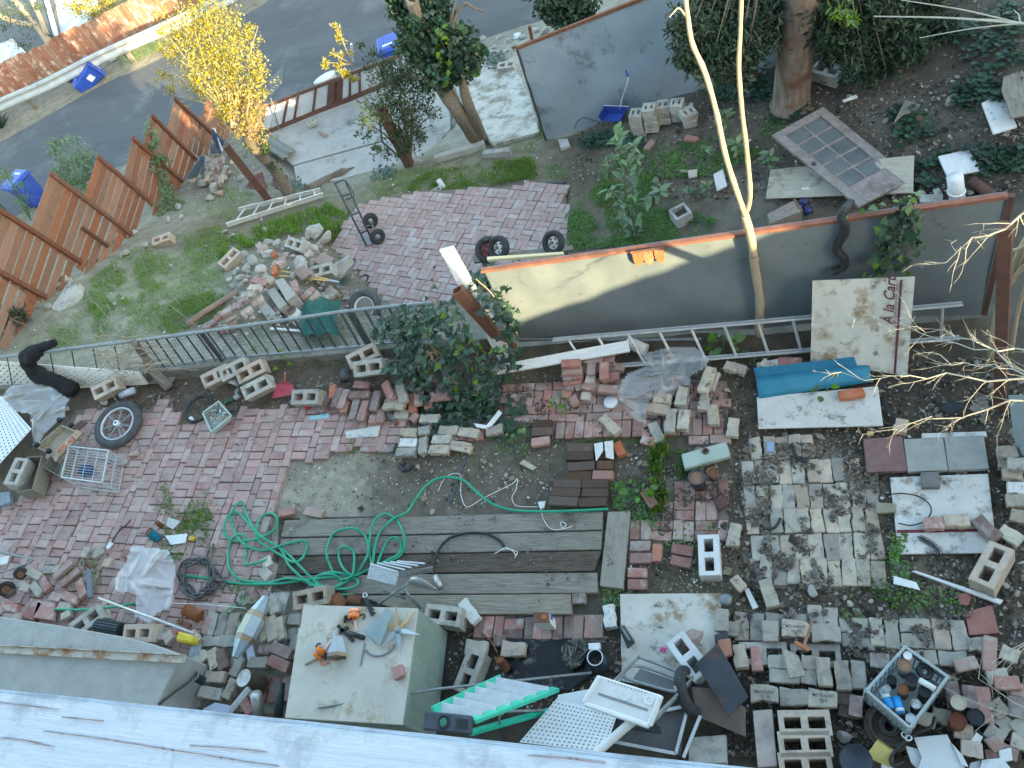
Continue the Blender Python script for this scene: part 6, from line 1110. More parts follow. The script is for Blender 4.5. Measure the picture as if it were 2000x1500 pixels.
pl([(1872,1160),(1884,1157),(1898,1165),(1892,1182),(1874,1180)],.0,.03,MATS['red_tile'],'red_tile','small broken red tile above the square one','tile')
pl([(1780,1115),(1788,1114),(1960,1172),(1954,1180)],.03,.03,m_wpaint,'white_strip','long chipped white strip lying at the lower right','strip')
pl([(1746,1124),(1790,1137),(1798,1153),(1745,1140)],.01,.012,m_wht,'white_plate','white plate with a slot beside the green weeds','plate')
pl([(1453,1150),(1462,1148),(1482,1186),(1470,1190)],.0,.012,m_paper,'pale_plate','narrow pale sheet piece beside a lone firebrick','plate')
wp=[[(1160,866),(1177,863),(1178,880),(1164,901)],[(1180,862),(1197,860),(1199,897),(1183,893)]]
for k,q in enumerate(wp):pl(q,.1,.012,m_wpaint if k==0 else m_white,'painted_shard','chipped white painted shard on the dark ridged bricks, '+['left','right'][k],'painted shard',group='painted shards')
pl([(674,843),(742,830),(738,852),(676,856)],.015,.012,m_enamel2,'white_tile','dirty white tile with dry leaves under the brick heap','tile')
pl([(925,826),(950,830),(974,800),(980,806),(955,838),(930,834)],.06,.02,m_wht,'white_shard','bent white plastic shard at the ivy foot','shard')
pl([(1014,905),(1022,897),(1048,912),(1040,918)],.0,.025,m_woodp,'split_wood','short split of pale wood on the bare soil','wood piece')
pl([(1837,796),(1857,777),(1883,797),(1852,812)],[.06,.12,.1,.05],.04,m_black,'black_box','black plastic box lying on the dark mulch','box')
pl([(1893,775),(1930,772),(1935,828),(1915,826)],-.03,.015,m_wood,'rotten_board','thin rotten board sunk in mulch at the right','board')
pl([(1710,980),(1748,983),(1750,1000),(1712,1002)],.04,.03,M('clear_yellow_box',(.3,.28,.2),(.36,.34,.26),5,rough=.3,alpha=.75,vary=0),'clear_box','yellowish clear plastic box at the muddy panel edge','box')
pl([(1497,863),(1512,863),(1512,882),(1498,882)],.02,.015,M('faded_blue',(.2,.3,.48),(.3,.4,.55),6,vary=0),'blue_scrap','faded blue scrap above the firebrick paving','scrap')
pl([(1693,842),(1706,840),(1707,850),(1694,852)],.0,.006,M('orange_paper',(.55,.3,.08),(.6,.35,.1),8),'orange_scrap','little orange scrap above the maroon paver','scrap')
pl([(1484,1040),(1496,1038),(1498,1046),(1486,1048)],.03,.02,m_wht,'white_gadget','small black and white gadget on the firebrick paving','gadget') if False else None
# arcs of dark rubber and the cable loop
def tubeobj(pts,r,mat,name,label,cat,z=None,n=8,sm=6,closed=False,**k):
    p=curve([P(*q) for q in pts],sm);return MB().tube(p,r,n).build(name,mat,smooth=True,label=label,cat=cat,**k)
tubeobj([(1490,1033,.02),(1510,1032,.02),(1520,1022,.02),(1524,1012,.02)],.014,m_rubber,'rubber_strip','short dark rubber strip on the firebrick paving','rubber strip')
tubeobj([(1546,868,.02),(1552,885,.03),(1562,898,.03),(1576,902,.02)],.016,m_black,'black_hose_piece','curved black hose piece above the firebrick paving','hose piece')
tubeobj([(1727,772,.02),(1732,795,.03),(1742,810,.03),(1752,820,.02)],.018,m_black,'black_hose_piece','black hose piece beside the tan brick in the mulch','hose piece')
tubeobj([(1742,965,.03),(1765,964,.04),(1795,970,.03),(1815,985,.03),(1818,1002,.03),(1805,1018,.03),(1780,1026,.03),(1755,1022,.03)],.006,m_black,'cable_loop','thin black cable loop on the muddy panel','cable')
t=thing('spiky_strip',P(1820,1065,.02),'black comb like strip lying on the white sign panel','strip');c=curve([P(1792,1048,.02),P(1808,1055,.02),P(1825,1066,.02),P(1838,1085,.02)],6);MB().tube(c,.006,5).build('spine',m_black,t)
b=MB()
for i in range(2,len(c)-1):d=(c[i+1]-c[i-1]).normalized();w=Vector((-d.y,d.x,0))*.028;b.bar(c[i]-w,c[i]+w,.006,.006)
b.build('teeth',m_black,t)
# ---- ladders
def ladder(name,label,a0,a1,b0,b1,n,mat,w=.065,th=.025,rung=.016):
    t=thing(name,(Vector(a0)+Vector(b1))/2,label,'ladder');up=((Vector(a1)-Vector(a0)).cross(Vector(b0)-Vector(a0))).normalized()
    for p,q in((a0,a1),(b0,b1)):MB().bar(p,q,th,w,up=tuple(up)).build('rail',mat,t,bevel=.003);MB().bar(Vector(p)+up*w*.42,Vector(q)+up*w*.42,th*1.6,.005,up=tuple(up)).build('rail_flange',mat,t)
    for k in range(n):s=(k+.5)/n;MB().tube([Vector(a0).lerp(Vector(a1),s),Vector(b0).lerp(Vector(b1),s)],rung,10).build('rung',mat,t)
    return t
ladder('aluminium_ladder','long aluminium ladder lying along the foot of the grey panel',P(1080,664,.36),P(1880,594,.40),P(1120,722,.06),P(1874,660,.06),12,m_alu)
for q in(P(1078,664,.37),P(1882,593,.41)):pass
ladder('aluminium_ladder','aluminium ladder lying in the grass left of the hand truck',A(442,440,.12),A(632,380,.12),A(466,410,.14),A(626,371,.14),6,m_alu,w=.09,th=.03)
MB().tube([P(1010,662,.05),P(1250,664,.1),P(1370,662,.1)],.018,8).build('grey_pipe',m_galv,label='thin grey pipe behind the long aluminium ladder',cat='pipe')
MB().tube([P(1225,668,.1),P(1262,684,.06)],.07,14).build('white_bucket',m_wht,label='white plastic tub under the long ladder',cat='tub')
# ---- crumpled films
def film(name,outline,z0,hmax,mat,label,n=26,seed=3,peaks=14,cat='plastic sheet'):
    r=np.random.default_rng(seed);p=np.array(outline,float);lo,hi=p.min(0),p.max(0);pk=[(r.uniform(*lo[:1].tolist()+[hi[0]]),r.uniform(lo[1],hi[1]),r.uniform(.3,1),r.uniform(0,3.14)) for _ in range(peaks)]
    us=np.linspace(lo[0],hi[0],n*2);vs2=np.linspace(lo[1],hi[1],n*2);idx={};V=[];Fc=[]
    UU,VV=np.meshgrid(us,vs2);ins=inpoly(UU.ravel()+1e-6,VV.ravel(),outline).reshape(UU.shape)
    def h(u,v):
        s=0
        for a,b_,k,an in pk:
            du,dv=(u-a),(v-b_);x=du*math.cos(an)+dv*math.sin(an);y=-du*math.sin(an)+dv*math.cos(an);s=max(s,k*math.exp(-abs(x)/7-(y/30)**2))
        return s
    for i in range(len(vs2)-1):
        for j in range(len(us)-1):
            if ins[i,j] and ins[i+1,j] and ins[i,j+1] and ins[i+1,j+1]:
                q=[]
                for(a,b_) in((i,j),(i,j+1),(i+1,j+1),(i+1,j)):
                    if(a,b_) not in idx:u,v=UU[a,b_],VV[a,b_];idx[(a,b_)]=len(V);V.append(P(u,v,z0(u,v)+hmax*h(u,v)))
                    q.append(idx[(a,b_)])
                Fc.append(tuple(q))
    b=MB();b.add(V,Fc);return b.build(name,mat,smooth=True,label=label,cat=cat)
film('clear_plastic_sheet',[(1252,690),(1300,678),(1360,678),(1388,700),(1380,720),(1352,735),(1350,752),(1325,758),(1300,768),(1272,780),(1262,800),(1265,830),(1240,822),(1212,790),(1203,772),(1212,745),(1225,728),(1262,712)],lambda u,v:.17-.12*max(0,(v-770)/60),.24,m_film,'crumpled clear plastic sheet draped over pale bricks',seed=4,peaks=34)
film('milky_plastic_bag',[(0,775),(20,752),(60,747),(100,755),(138,780),(128,795),(128,815),(115,822),(88,848),(70,880),(62,855),(58,810),(32,806),(10,790)],lambda u,v:.3-.12*max(0,(v-800)/70),.18,m_filmw,'big milky plastic sheet bunched over the lattice at left',seed=8,peaks=16)
film('white_plastic_bag',[(255,1064),(330,1072),(345,1108),(340,1150),(335,1185),(305,1200),(295,1220),(262,1205),(265,1160),(225,1155),(222,1130),(245,1095)],lambda u,v:.16,.13,m_filmw,'white translucent plastic bag on the brick patio',seed=11,peaks=16,cat='plastic bag')
# ---- lattice sheets
m_lw=M('white_lattice_sheet',(.66,.70,.74),(.74,.77,.80),6,vary=.02)
def holed(name,c4,nx,ny,mat,label,diag=False,hole=.5,th=.006):
    A0,A1,A2,A3=c4;f=lambda s,t:A0.lerp(A1,s).lerp(A3.lerp(A2,s),t);n_=(A1-A0).cross(A3-A0).normalized();n_=n_ if n_.z>0 else-n_;b=MB();V=[];Fc=[]
    for i in range(nx):
        for j in range(ny):
            s0,t0=i/nx,j/ny;ds,dt=1/nx,1/ny;o_=[(0,0),(1,0),(1,1),(0,1)];m_=(1-hole)/2
            q=[(m_,.5),(.5,m_),(1-m_,.5),(.5,1-m_)] if diag else[(m_,m_),(1-m_,m_),(1-m_,1-m_),(m_,1-m_)]
            k=len(V);V+=[f(s0+a*ds,t0+c*dt) for a,c in o_]+[f(s0+a*ds,t0+c*dt) for a,c in q]
            if diag:Fc+=[(k,k+1,k+5),(k,k+5,k+4),(k+1,k+2,k+6),(k+1,k+6,k+5),(k+2,k+3,k+7),(k+2,k+7,k+6),(k+3,k,k+4),(k+3,k+4,k+7)]
            else:Fc+=[(k,k+1,k+5,k+4),(k+1,k+2,k+6,k+5),(k+2,k+3,k+7,k+6),(k+3,k,k+4,k+7)]
    b.add(V,Fc);o=b.build(name,mat,label=label,cat='lattice sheet');md=o.modifiers.new('t','SOLIDIFY');md.thickness=th;return o
holed('lattice_sheet',[P(-70,745,.25),P(5,775,.35),P(62,838,.3),P(-50,960,.1)],16,22,m_lw,'white lattice sheet with square holes at the left edge',hole=.42)
holed('lattice_sheet',[P(1090,1362,.35),P(1207,1392,.35),P(1180,1470,.45),P(1015,1450,.45)],17,12,m_lw,'white diagonal lattice sheet beside the green step ladder',True,.5)
pl([(1090,1357),(1150,1346),(1206,1390),(1200,1398),(1088,1366)],[.36,.36,.36,.36,.36],.01,m_lw,'white_sheet','white sheet folded over the diagonal lattice','sheet')
# ---- wheel with seven spokes, inner tube, basket
wc=P(231,829,.10);ax=Vector((.12,-.1,1)).normalized();wt=thing('motor_scooter_wheel',wc,'spoked wheel with tyre lying on the brick patio','wheel')
MB().torus(wc,ax,.295,.055,36,12,.9).build('tyre',M('grey_tyre',(.06,.065,.067),(.1,.105,.107),14),wt,smooth=True);MB().torus(wc+ax*.015,ax,.235,.016,36,8,1.5).build('rim',m_alu,wt,smooth=True);MB().tube([wc-ax*.05,wc+ax*.06],.04,16).build('hub',m_wht,wt);MB().tube([wc+ax*.058,wc+ax*.064],.016,12).build('axle_hole',m_black,wt)
e1=ax.orthogonal().normalized();e2=ax.cross(e1)
for k in range(7):a=2*math.pi*k/7;d=e1*math.cos(a)+e2*math.sin(a);MB().bar(wc+d*.03,wc+d*.23,.026,.022,up=tuple(ax)).build('spoke',M('grey_alloy',(.22,.23,.24),(.3,.31,.32),8,metal=.4,vary=0),wt)
tubeobj([(250,852,.1),(268,860,.06),(272,880,.03),(262,895,.02)],.004,m_dkiron,'thin_wire','thin wire curling from the lying wheel','wire')
MB().torus(P(388,798,.03),(0,0,1),.20,.022,32,8).build('inner_tube',m_rubber,smooth=True,label='black inner tube lying beside the small basket',cat='inner tube')
bk=thing('plastic_basket',P(425,825,0),'small grey green plastic basket filled with scraps','basket');m_bk=M('grey_green_plastic',(.36,.43,.41),(.44,.51,.48),6,vary=0)
tp4=[P(u,v,.22) for u,v in[(396,807),(427,784),(452,812),(413,844)]];bt4=[P(u,v,.01) for u,v in[(408,822),(430,803),(448,824),(420,846)]]
for k in range(4):
    a,b_,c,d=tp4[k],tp4[(k+1)%4],bt4[(k+1)%4],bt4[k];MB().bar(a,b_,.016,.022).build('rim',m_bk,bk);
    for j in range(7):s=(j+.5)/7;MB().bar(a.lerp(b_,s),d.lerp(c,s),.012,.006).build('slat',m_bk,bk)
    for z_ in(.25,.5,.75):MB().bar(a.lerp(d,z_),b_.lerp(c,z_),.006,.012).build('band',m_bk,bk)
MB().prism(bt4,.008).build('base',m_bk,bk)
for k in range(14):p=P(425+random.uniform(-16,16),815+random.uniform(-14,14),.14+random.uniform(0,.05));d=Vector((random.uniform(-1,1),random.uniform(-1,1),random.uniform(-.3,.3))).normalized()*random.uniform(.02,.045);MB().bar(p-d,p+d,.022,.014).build('wood_scrap',random.choice([m_woodp,m_tin,m_dry]),None,label='pale wood or metal scrap inside the small basket',cat='scrap',group='scraps in the basket')
cyl(MB(),P(440,788,.06),P(458,778,.06),.035).build('green_bottle',M('dark_green_glass',(.01,.05,.03),(.02,.08,.05),5,rough=.2),smooth=True,label='dark green bottle behind the small basket',cat='bottle');cyl(MB(),P(457,778,.06),P(468,773,.06),.032,14).build('paint_roller_end',m_rock,label='grey cylinder end beside the dark green bottle',cat='cylinder')
MB().torus(P(453,806,.03),(0,0,1),.03,.012,16,8).build('black_ring',m_rubber,label='small black ring right of the basket',cat='ring')
pl([(366,816),(374,812),(380,820),(372,826)],.02,.008,m_wht,'white_bracket','white bracket inside the inner tube','bracket')
# ---- crates at the left
m_cr=M('dirty_cream_wood',(.32,.275,.20),(.43,.38,.30),5,stretch=(2,10,6),stain=(.18,.14,.1),st=.42,vary=.03)
def tray(name,label,top4,zt,h,mat,wall=.018,cat='box',lean=(0,0)):
    t=thing(name,P(top4[0][0],top4[0][1],0),label,cat);T=[P(u,v,z) for(u,v),z in zip(top4,zt if isinstance(zt,(list,tuple)) else[zt]*4)];n_=(T[1]-T[0]).cross(T[3]-T[0]).normalized();n_=n_ if n_.z>0 else-n_
    for k in range(4):
        a,b_=T[k],T[(k+1)%4];inw=n_.cross((b_-a).normalized());cen=sum(T,Vector())/4
        if inw.dot(cen-a)<0:inw=-inw
        MB().prism([a,b_,b_+inw*wall-(b_-a).normalized()*wall*(k%2),a+inw*wall+(b_-a).normalized()*wall*(k%2)],h,-n_).build('side',mat,t,bevel=.002)
    MB().prism([p-n_*h*.98 for p in T],.01,-n_).build('bottom',mat,t);return t,T,n_
bx,T,n_=tray('upturned_dolly_box','upturned cream box on casters lettered Dr Soy in red',[(68,872),(119,829),(152,843),(104,890)],[.36,.36,.33,.33],.10,m_cr)
for(u,v) in[(73,870),(97,882),(118,822),(140,831)]:
    p=P(u,v,.38);ct=MB();ct.tube([p+Vector((-.02,.01,.02)),p+Vector((.02,-.01,.02))],.035,14);cs=ct.build('caster',m_black,bx,smooth=True);MB().bar(p-Vector((0,0,.03)),p+Vector((0,0,.02)),.03,.012).build('fork',m_tin,cs)
# lettered side board of the box
LB=[P(110,898,.34),P(160,845,.34),P(152,843,.36),P(103,891,.36)]
lb=[P(101,887,.37),P(150,839,.37),P(160,846,.31),P(108,902,.31)];MB().prism(lb,.01,(-.5,.5,-1)).build('front_board',m_cr,bx)
ld=(lb[0]-lb[1]).normalized();ln=(lb[1]-lb[0]).cross(lb[3]-lb[0]).normalized();ln=ln if ln.y<0 else-ln
upv=ln.cross(ld);mm3=Matrix((ld,upv,ln)).transposed();text('Dr Soy',(lb[0]+lb[1]+lb[2]+lb[3])/4+ln*.006,0,.095,M('red_print',(.45,.03,.02),(.5,.05,.03),5,vary=0,bump=0),bx,shear=.2,rotm=mm3.to_euler())
tray('long_wooden_trough','grey weathered wooden trough standing left of the wire crate',[(32,962),(50,892),(82,890),(64,956)],.26,.2,m_wood,.014,'trough');tray('wooden_box','open greenish wooden box between trough and wire crate',[(82,912),(98,890),(122,908),(115,930)],.2,.16,M('greenish_wood',(.2,.2,.16),(.28,.28,.22),5,stretch=(2,8,8),vary=0),.012)
wc_=thing('wire_crate',P(165,905,0),'square wire crate with many thin bars on the patio','crate');m_wire=M('galvanised_wire',(.45,.48,.49),(.56,.59,.6),8,rough=.45,metal=.3,vary=0)
T=[P(u,v,.30) for u,v in[(136,872),(166,861),(212,880),(199,942)]];T=[P(134,874,.31),P(167,861,.31),P(212,881,.31),P(199,943,.31)]
T=[P(135,872,.3),P(212,880,.3),P(200,943,.3),P(120,932,.3)];Bm=[Vector((p.x*1.0,p.y*1.0,.01)) for p in T]
for k in range(4):
    a,b_,c,d=T[k],T[(k+1)%4],Bm[(k+1)%4],Bm[k];MB().bar(a,b_,.014,.02).build('top_band',m_wire,wc_);MB().bar(d,c,.01,.01).build('bottom_band',m_wire,wc_);MB().bar(a,d,.014,.014).build('corner_post',m_wire,wc_);MB().bar(a.lerp(d,.5),b_.lerp(c,.5),.006,.012).build('middle_band',m_wire,wc_)
    b=MB()
    for j in range(1,10):b.tube([a.lerp(b_,j/10),d.lerp(c,j/10)],.003,4)
    b.build('side_wires',m_wire,wc_,kind='stuff')
b=MB()
for j in range(1,4):b.tube([T[0].lerp(T[1],j/4),T[3].lerp(T[2],j/4)],.004,4)
for j in range(1,12):b.tube([T[0].lerp(T[3],j/12)-Vector((0,0,.01)),T[1].lerp(T[2],j/12)-Vector((0,0,.01))],.0028,4)
for j in range(1,9):b.tube([Bm[0].lerp(Bm[3],j/9),Bm[1].lerp(Bm[2],j/9)],.003,4)
b.build('grid_wires',m_wire,wc_,kind='stuff')
b=MB();tp_b=P(170,920,.05);b.box((tp_b.x,tp_b.y,.06),(.16,.12,.1));b.build('blue_carton',M('dark_blue_card',(.02,.04,.12),(.03,.06,.16),5),label='dark blue carton inside the wire crate',cat='carton')
cyl(MB(),P(236,772,.08),P(262,762,.1),.05).build('clear_bottle_base',M('bluish_plastic_jar',(.45,.52,.62),(.58,.64,.72),6,rough=.3),smooth=True,label='bluish plastic jar lying under the lattice end',cat='jar')
pl([(90,868),(104,850),(158,822),(172,824),(140,848)],.02,.012,m_rustbrown,'steel_strip','thin brown steel strip beside the dolly box','strip')
pl([(0,962),(18,960),(20,980),(0,988)],.1,.06,M('blue_grey_can',(.2,.24,.3),(.3,.34,.4),6),'grey_can','crushed blue grey can at the left edge','can')
# wheeled frame at the lower left edge
wf=thing('wheeled_frame',P(20,1120,0),'steel tube frame on black wheels at the left edge','cart')
MB().tube(curve([P(-60,1065,.2),P(20,1082,.2),P(64,1094,.2),P(20,1112,.16),P(-60,1135,.16)],6),.012,8).build('tube_frame',m_galv,wf,smooth=True)
for u,v,lb_ in((12,1150,1),(40,1120,.8)):c=P(u,v,.1);MB().torus(c,(.8,-.5,.4),.07*lb_,.03*lb_,22,10).build('wheel',m_rubber,wf,smooth=True);MB().tube([c-Vector((.02,-.012,.01)),c+Vector((.03,-.02,.015))],.05*lb_,14).build('hub',m_rust,wf)
pl([(0,1088),(18,1085),(14,1100),(0,1104)],.14,.004,m_paper,'silver_packet','white packet on the wheeled frame','packet')
# ---- cloth over the fence
cl=MB();path=[(60,690),(100,672),(108,668)];k=[(48,692,1.02),(60,712,.95),(72,728,.8),(95,742,.62),(118,752,.5),(142,760,.4)]
c=curve([P(*q) for q in[(108,669,FH+.05),(90,676,FH+.05),(60,688,FH+.03),(52,702,FH-.08),(66,724,FH-.25),(92,738,FH-.36),(118,748,FH-.45),(146,760,FH-.52)]],6)
cl.tube(c,[(.05+.05*min(1,i/16))*(1+.07*math.sin(i*1.3+.5*math.sin(i))) for i in range(len(c))],10);cl.tube([p+Vector((.02,-.05,-.02+.02*math.sin(i))) for i,p in enumerate(c[8:])],[(.07+.03*math.sin(i*.45))for i in range(len(c)-8)],10).tube([p+Vector((.05,.03,-.03)) for p in c[14:-3]],[.05+.02*math.sin(i*.7) for i in range(len(c)-17)],10);cl.build('black_jacket',m_cloth,smooth=True,label='black cloth hung over the pipe rail, left end',cat='cloth')
MB().tube(curve([P(104,668,FH+.04),P(92,676,FH+.05),P(78,683,FH+.04)],5),.045,10).build('grey_glove',M('grey_fabric',(.06,.065,.07),(.11,.115,.12),14),smooth=True,label='grey cloth bundle on the pipe rail beside black cloth',cat='cloth')
lg=[P(262,668,.75),P(285,700,.4),P(305,730,.2),P(332,758,.05)];MB().tube(curve(lg,6),[.05]*7+[.07]*12,10).build('fence_stump',m_bark,smooth=True,label='thick grey dead trunk leaning at the iron fence',cat='trunk')
b=MB()
for k in range(90):p=P(random.gauss(255,30),random.gauss(705,22),random.uniform(.1,.8));q=p+Vector((random.gauss(0,.3),random.gauss(0,.12),random.gauss(0,.18)));b.tube([p,p.lerp(q,.5)+Vector((0,0,.05)),q],.005,4)
b.build('dead_vines',m_dry,label='tangle of dry vines on the fence above the wheel',cat='vines')
for u0,v0,u1,v1 in[(120,612,210,675),(200,600,250,670),(60,620,190,690),(0,660,60,690)]:pass
# ---- red dustpan, hummingbird feeder
t=thing('red_dustpan',P(554,765,.05),'red plastic dustpan leaning beside the grey block','dustpan');pl_=[P(530,778,.06),P(540,750,.12),P(556,742,.2),P(572,752,.12),P(577,770,.06)]
o=MB();o.prism(pl_,.012);o.build('pan',m_redp,t,bevel=.004);MB().bar(P(556,744,.2),P(557,728,.32),.03,.016).build('handle',m_redp,t)
t=thing('red_feeder',P(600,798,0),'small red feeder bottle with an orange cap','feeder');MB().lathe([(.0,.0),(.04,.005),(.04,.07),(.02,.1),(.02,.13),(0,.13)],P(604,798,.03),(-.6,.5,.5),16).build('bottle',M('red_clear_plastic',(.3,.01,.03),(.4,.02,.05),5,rough=.15,spec=.6),t,smooth=True);MB().lathe([(0,.12),(.026,.12),(.024,.16),(0,.17)],P(604,798,.03),(-.6,.5,.5),14).build('cap',m_orangep,t,smooth=True)
pl([(602,814),(642,806),(642,816),(606,820)],.01,.004,M('cyan_wrapper',(.3,.6,.68),(.5,.72,.78),12),'cyan_packet','cyan and white packet at the heap edge','packet')
t=thing('glass_jar',P(760,815,0),'small clear jar with amber lid among bricks','jar');cyl(MB(),P(757,805,.05),P(770,822,.04),.035,16).build('body',m_glassd,t,smooth=True);cyl(MB(),P(770,822,.04),P(774,829,.04),.03,16).build('lid',m_rustcan,t)
cyl(MB(),P(672,738,.08),P(676,728,.2),.07,16).build('dark_sack',M('dark_grey_plastic',(.05,.055,.06),(.09,.095,.1),10,bump=.6),smooth=True,label='dark grey plastic bundle left of the perched block',cat='bundle')
MB().tube(curve([P(781,910,.03),P(790,918,.04),P(800,914,.04),P(806,908,.03)],5),.03,10).build('black_pipe_elbow',m_black,smooth=True,label='short black pipe elbow on the bare soil',cat='pipe')
t=thing('rusty_perforated_bar',P(893,940,0),'black perforated metal bar on the soil under the hose','bar');MB().bar(P(912,890,.01),P(878,985,.01),.03,.012).build('bar',m_dkiron,t)
for k in range(12):p=P(912,890,.018).lerp(P(878,985,.018),(k+.5)/12);MB().box(p,(.012,.012,.004)).build('slot',m_litter,t)
MB().lathe([(0,.012),(.075,.012),(.08,0),(.08,-.01)],P(1193,785,.02),(0,0,1),20).build('plastic_disc',m_wht,smooth=True,label='round white lid on the red brick path',cat='lid')
# ---- pots and cistern lid
t=thing('cistern_lid',P(1378,890,0),'pale green cistern lid lying on the path','cistern lid');mg=M('pale_green_ceramic',(.33,.40,.36),(.40,.47,.42),5,rough=.3,vary=0,stain=(.25,.28,.24),st=.36)
pl_=pl([(1330,886),(1418,861),(1427,890),(1337,916)],.12,.07,mg,'body',None,None,bevel=.012);setpar(pl_,t);cp=P(1378,882,.12);MB().torus(cp+Vector((0,0,.01)),(0,0,1),.028,.008,16,8).build('outlet_ring',m_rustcan,t,smooth=True);cyl(MB(),cp-Vector((0,0,.01)),cp+Vector((0,0,.008)),.026,14).build('outlet',m_black,t)
def pot(u,v,z,r,h,mat,soil,name,label,cat='pot',tilt=(0,0,1),taper=.75):
    c=P(u,v,z);ax=Vector(tilt).normalized();t=thing(name,c-ax*h,label,cat);MB().lathe([(0,-h),(r*taper,-h),(r,0),(r,.004),(r*.9,.004),(r*.86,-.02)],c,ax,22).build('body',mat,t,smooth=True);MB().lathe([(0,-.015),(r*.87,-.018)],c,ax,22).build('fill',soil,t);return t
pot(1361,932,.2,.085,.19,M('dark_blue_glaze',(.03,.04,.055),(.06,.07,.09),6,rough=.4),m_terra,'round_pot','dark round pot with reddish soil below the cistern lid')
pot(1391,922,.14,.055,.13,m_terra,M('rust_soil',(.2,.09,.05),(.28,.14,.08),10),'terracotta_pot','small brown pot right of the dark round pot')
pl([(1395,975),(1412,968),(1425,982),(1405,996)],.05,.04,M('dark_brown_bag',(.10,.04,.035),(.15,.07,.06),10,bump=.8),'brown_lump','dark red brown crumpled lump on the red bricks','lump')
# ---- electrical cord and plugs on the deck
tubeobj([(848,1128,.08),(846,1105,.05),(858,1072,.05),(880,1050,.05),(915,1041,.05),(950,1043,.05),(975,1055,.05),(985,1068,.05)],.013,m_black,'black_cable','thick black cable curving over the plank deck','cable');cyl(MB(),P(851,1125,.08),P(860,1148,.08),.035,14).build('metal_canister',m_tin,smooth=True,label='small metal canister at the end of the black cable',cat='canister')
for q in[[(986,1068,.05),(1000,1075,.05),(1008,1085,.05)],[(978,1075,.05),(990,1072,.05),(1010,1078,.05),(1005,1090,.05)],[(965,1082,.05),(985,1070,.06)]]:tubeobj(q,.004,m_wht,'white_wire',{986:'upper',978:'middle',965:'lowest'}[q[0][0]]+' white wire splaying from the black cable end','wire',group='splayed wires')
for q in[[(855,960,.02),(868,935,.02),(885,925,.02),(900,930,.02),(900,965,.02),(912,990,.02),(940,975,.02),(960,965,.02),(1000,945,.02),(1010,935,.02),(1008,955,.02),(1000,972,.02),(1010,988,.02),(1050,990,.03)],[(1056,992,.04),(1062,1015,.05),(1075,1032,.05),(1095,1034,.05),(1106,1024,.05),(1095,1020,.05),(1100,1032,.05),(1118,1028,.05)]]:tubeobj(q,.004,m_wht,'white_string','loose white string '+('trailing across the bare soil' if q[0][0]<1000 else 'curling down over the planks'),'string')
pl([(1050,980),(1066,978),(1062,992),(1054,993)],.03,.02,m_paper,'white_rag','pale blue rag knot on the green hose','rag')
# ---- hoses
hz=.045
HP=[(1188,994),(1130,997),(1060,999),(1000,996),(962,984),(932,962),(905,938),(868,932),(838,944),(812,975),(795,1000),(768,1014),(742,1040),(732,1070),(728,1100),(722,1080),(724,1040),(735,1012),(756,1004),(778,1020),(790,1052),(786,1078),(770,1092),(740,1102),(746,1078),(758,1056),(772,1050),(784,1062),(778,1082),(750,1098),(712,1116),(690,1124),(672,1112),(662,1090),(664,1072),(676,1068),(690,1078),(692,1100),(686,1126),(660,1130),(645,1105),(638,1080),(646,1050),(662,1036),(690,1032),(712,1045),(720,1075),(710,1100),(695,1122),(660,1145),(628,1146),(616,1136),(622,1124),(650,1122),(668,1134),(655,1148),(630,1150),(612,1140),(628,1122),(655,1118),(690,1128),(700,1140),(680,1150),(640,1148),(610,1130),(585,1105),(555,1075),(520,1055),(495,1030),(480,1000),(472,980),(460,988),(452,1010),(460,1040),(480,1065),(515,1075),(550,1065),(590,1056),(600,1064),(592,1088),(575,1098),(550,1085),(510,1060),(500,1040),(508,1014),(526,1002),(540,1010),(540,1030),(520,1045),(490,1055),(450,1054),(438,1035),(445,1008),(462,1000),(480,1015),(505,1045),(548,1072),(562,1100),(580,1120),(610,1145),(600,1135),(560,1130),(520,1138),(470,1132),(448,1110),(446,1075),(455,1050),(475,1045),(482,1075),(478,1100),(500,1100),(528,1090)]
random.seed(21);hp=[P(u,v,(hz if u>545 else.03)+.022*((i*7)%3)) for i,(u,v) in enumerate(HP)]
MB().tube(curve(hp,7),.0145,8).build('garden_hose',m_green_h,smooth=True,label='bright green garden hose looping over patio and plank deck',cat='hose')
tubeobj([(85,1194,.08),(110,1190,.08),(165,1191,.1),(225,1185,.12),(262,1178,.1)],.0145,m_green_h,'garden_hose','short green hose end passing under the plastic bag','hose');cyl(MB(),P(84,1195,.08),P(72,1204,.08),.02,12).build('hose_nozzle',m_tin,label='metal nozzle at the short green hose end',cat='nozzle')
tubeobj([(360,1125,.03),(400,1128,.03),(470,1140,.03),(540,1140,.05),(600,1132,.06),(660,1126,.07)],.0145,m_green_h,'garden_hose','straight green hose run below the loops','hose')
tubeobj([(690,1160,.1),(655,1165,.06),(640,1180,.05)],.0145,m_green_h,'garden_hose','green hose end dipping behind the cabinet','hose')
gq=[]
for k in range(70):a=k*.47;r_=36+9*math.sin(k*.9);gq.append((385+r_*math.cos(a)+4*math.sin(k*1.7),1128+r_*.82*math.sin(a)+4*math.cos(k*2.1),.02+.0012*k))
tubeobj(gq+[(440,1140,.05),(405,1090,.04),(418,1062,.04)],.0125,m_grey_h,'grey_hose','coiled dark grey hose beside the plastic bag','hose')
tubeobj([(415,1062,.05),(409,1090,.06),(405,1118,.06),(420,1132,.05),(445,1130,.04),(452,1100,.04),(430,1072,.04),(400,1068,.03)],.011,M('tan_grey_hose',(.19,.17,.14),(.26,.24,.2),10),'grey_hose','thin tan grey hose loop over the coil','hose')
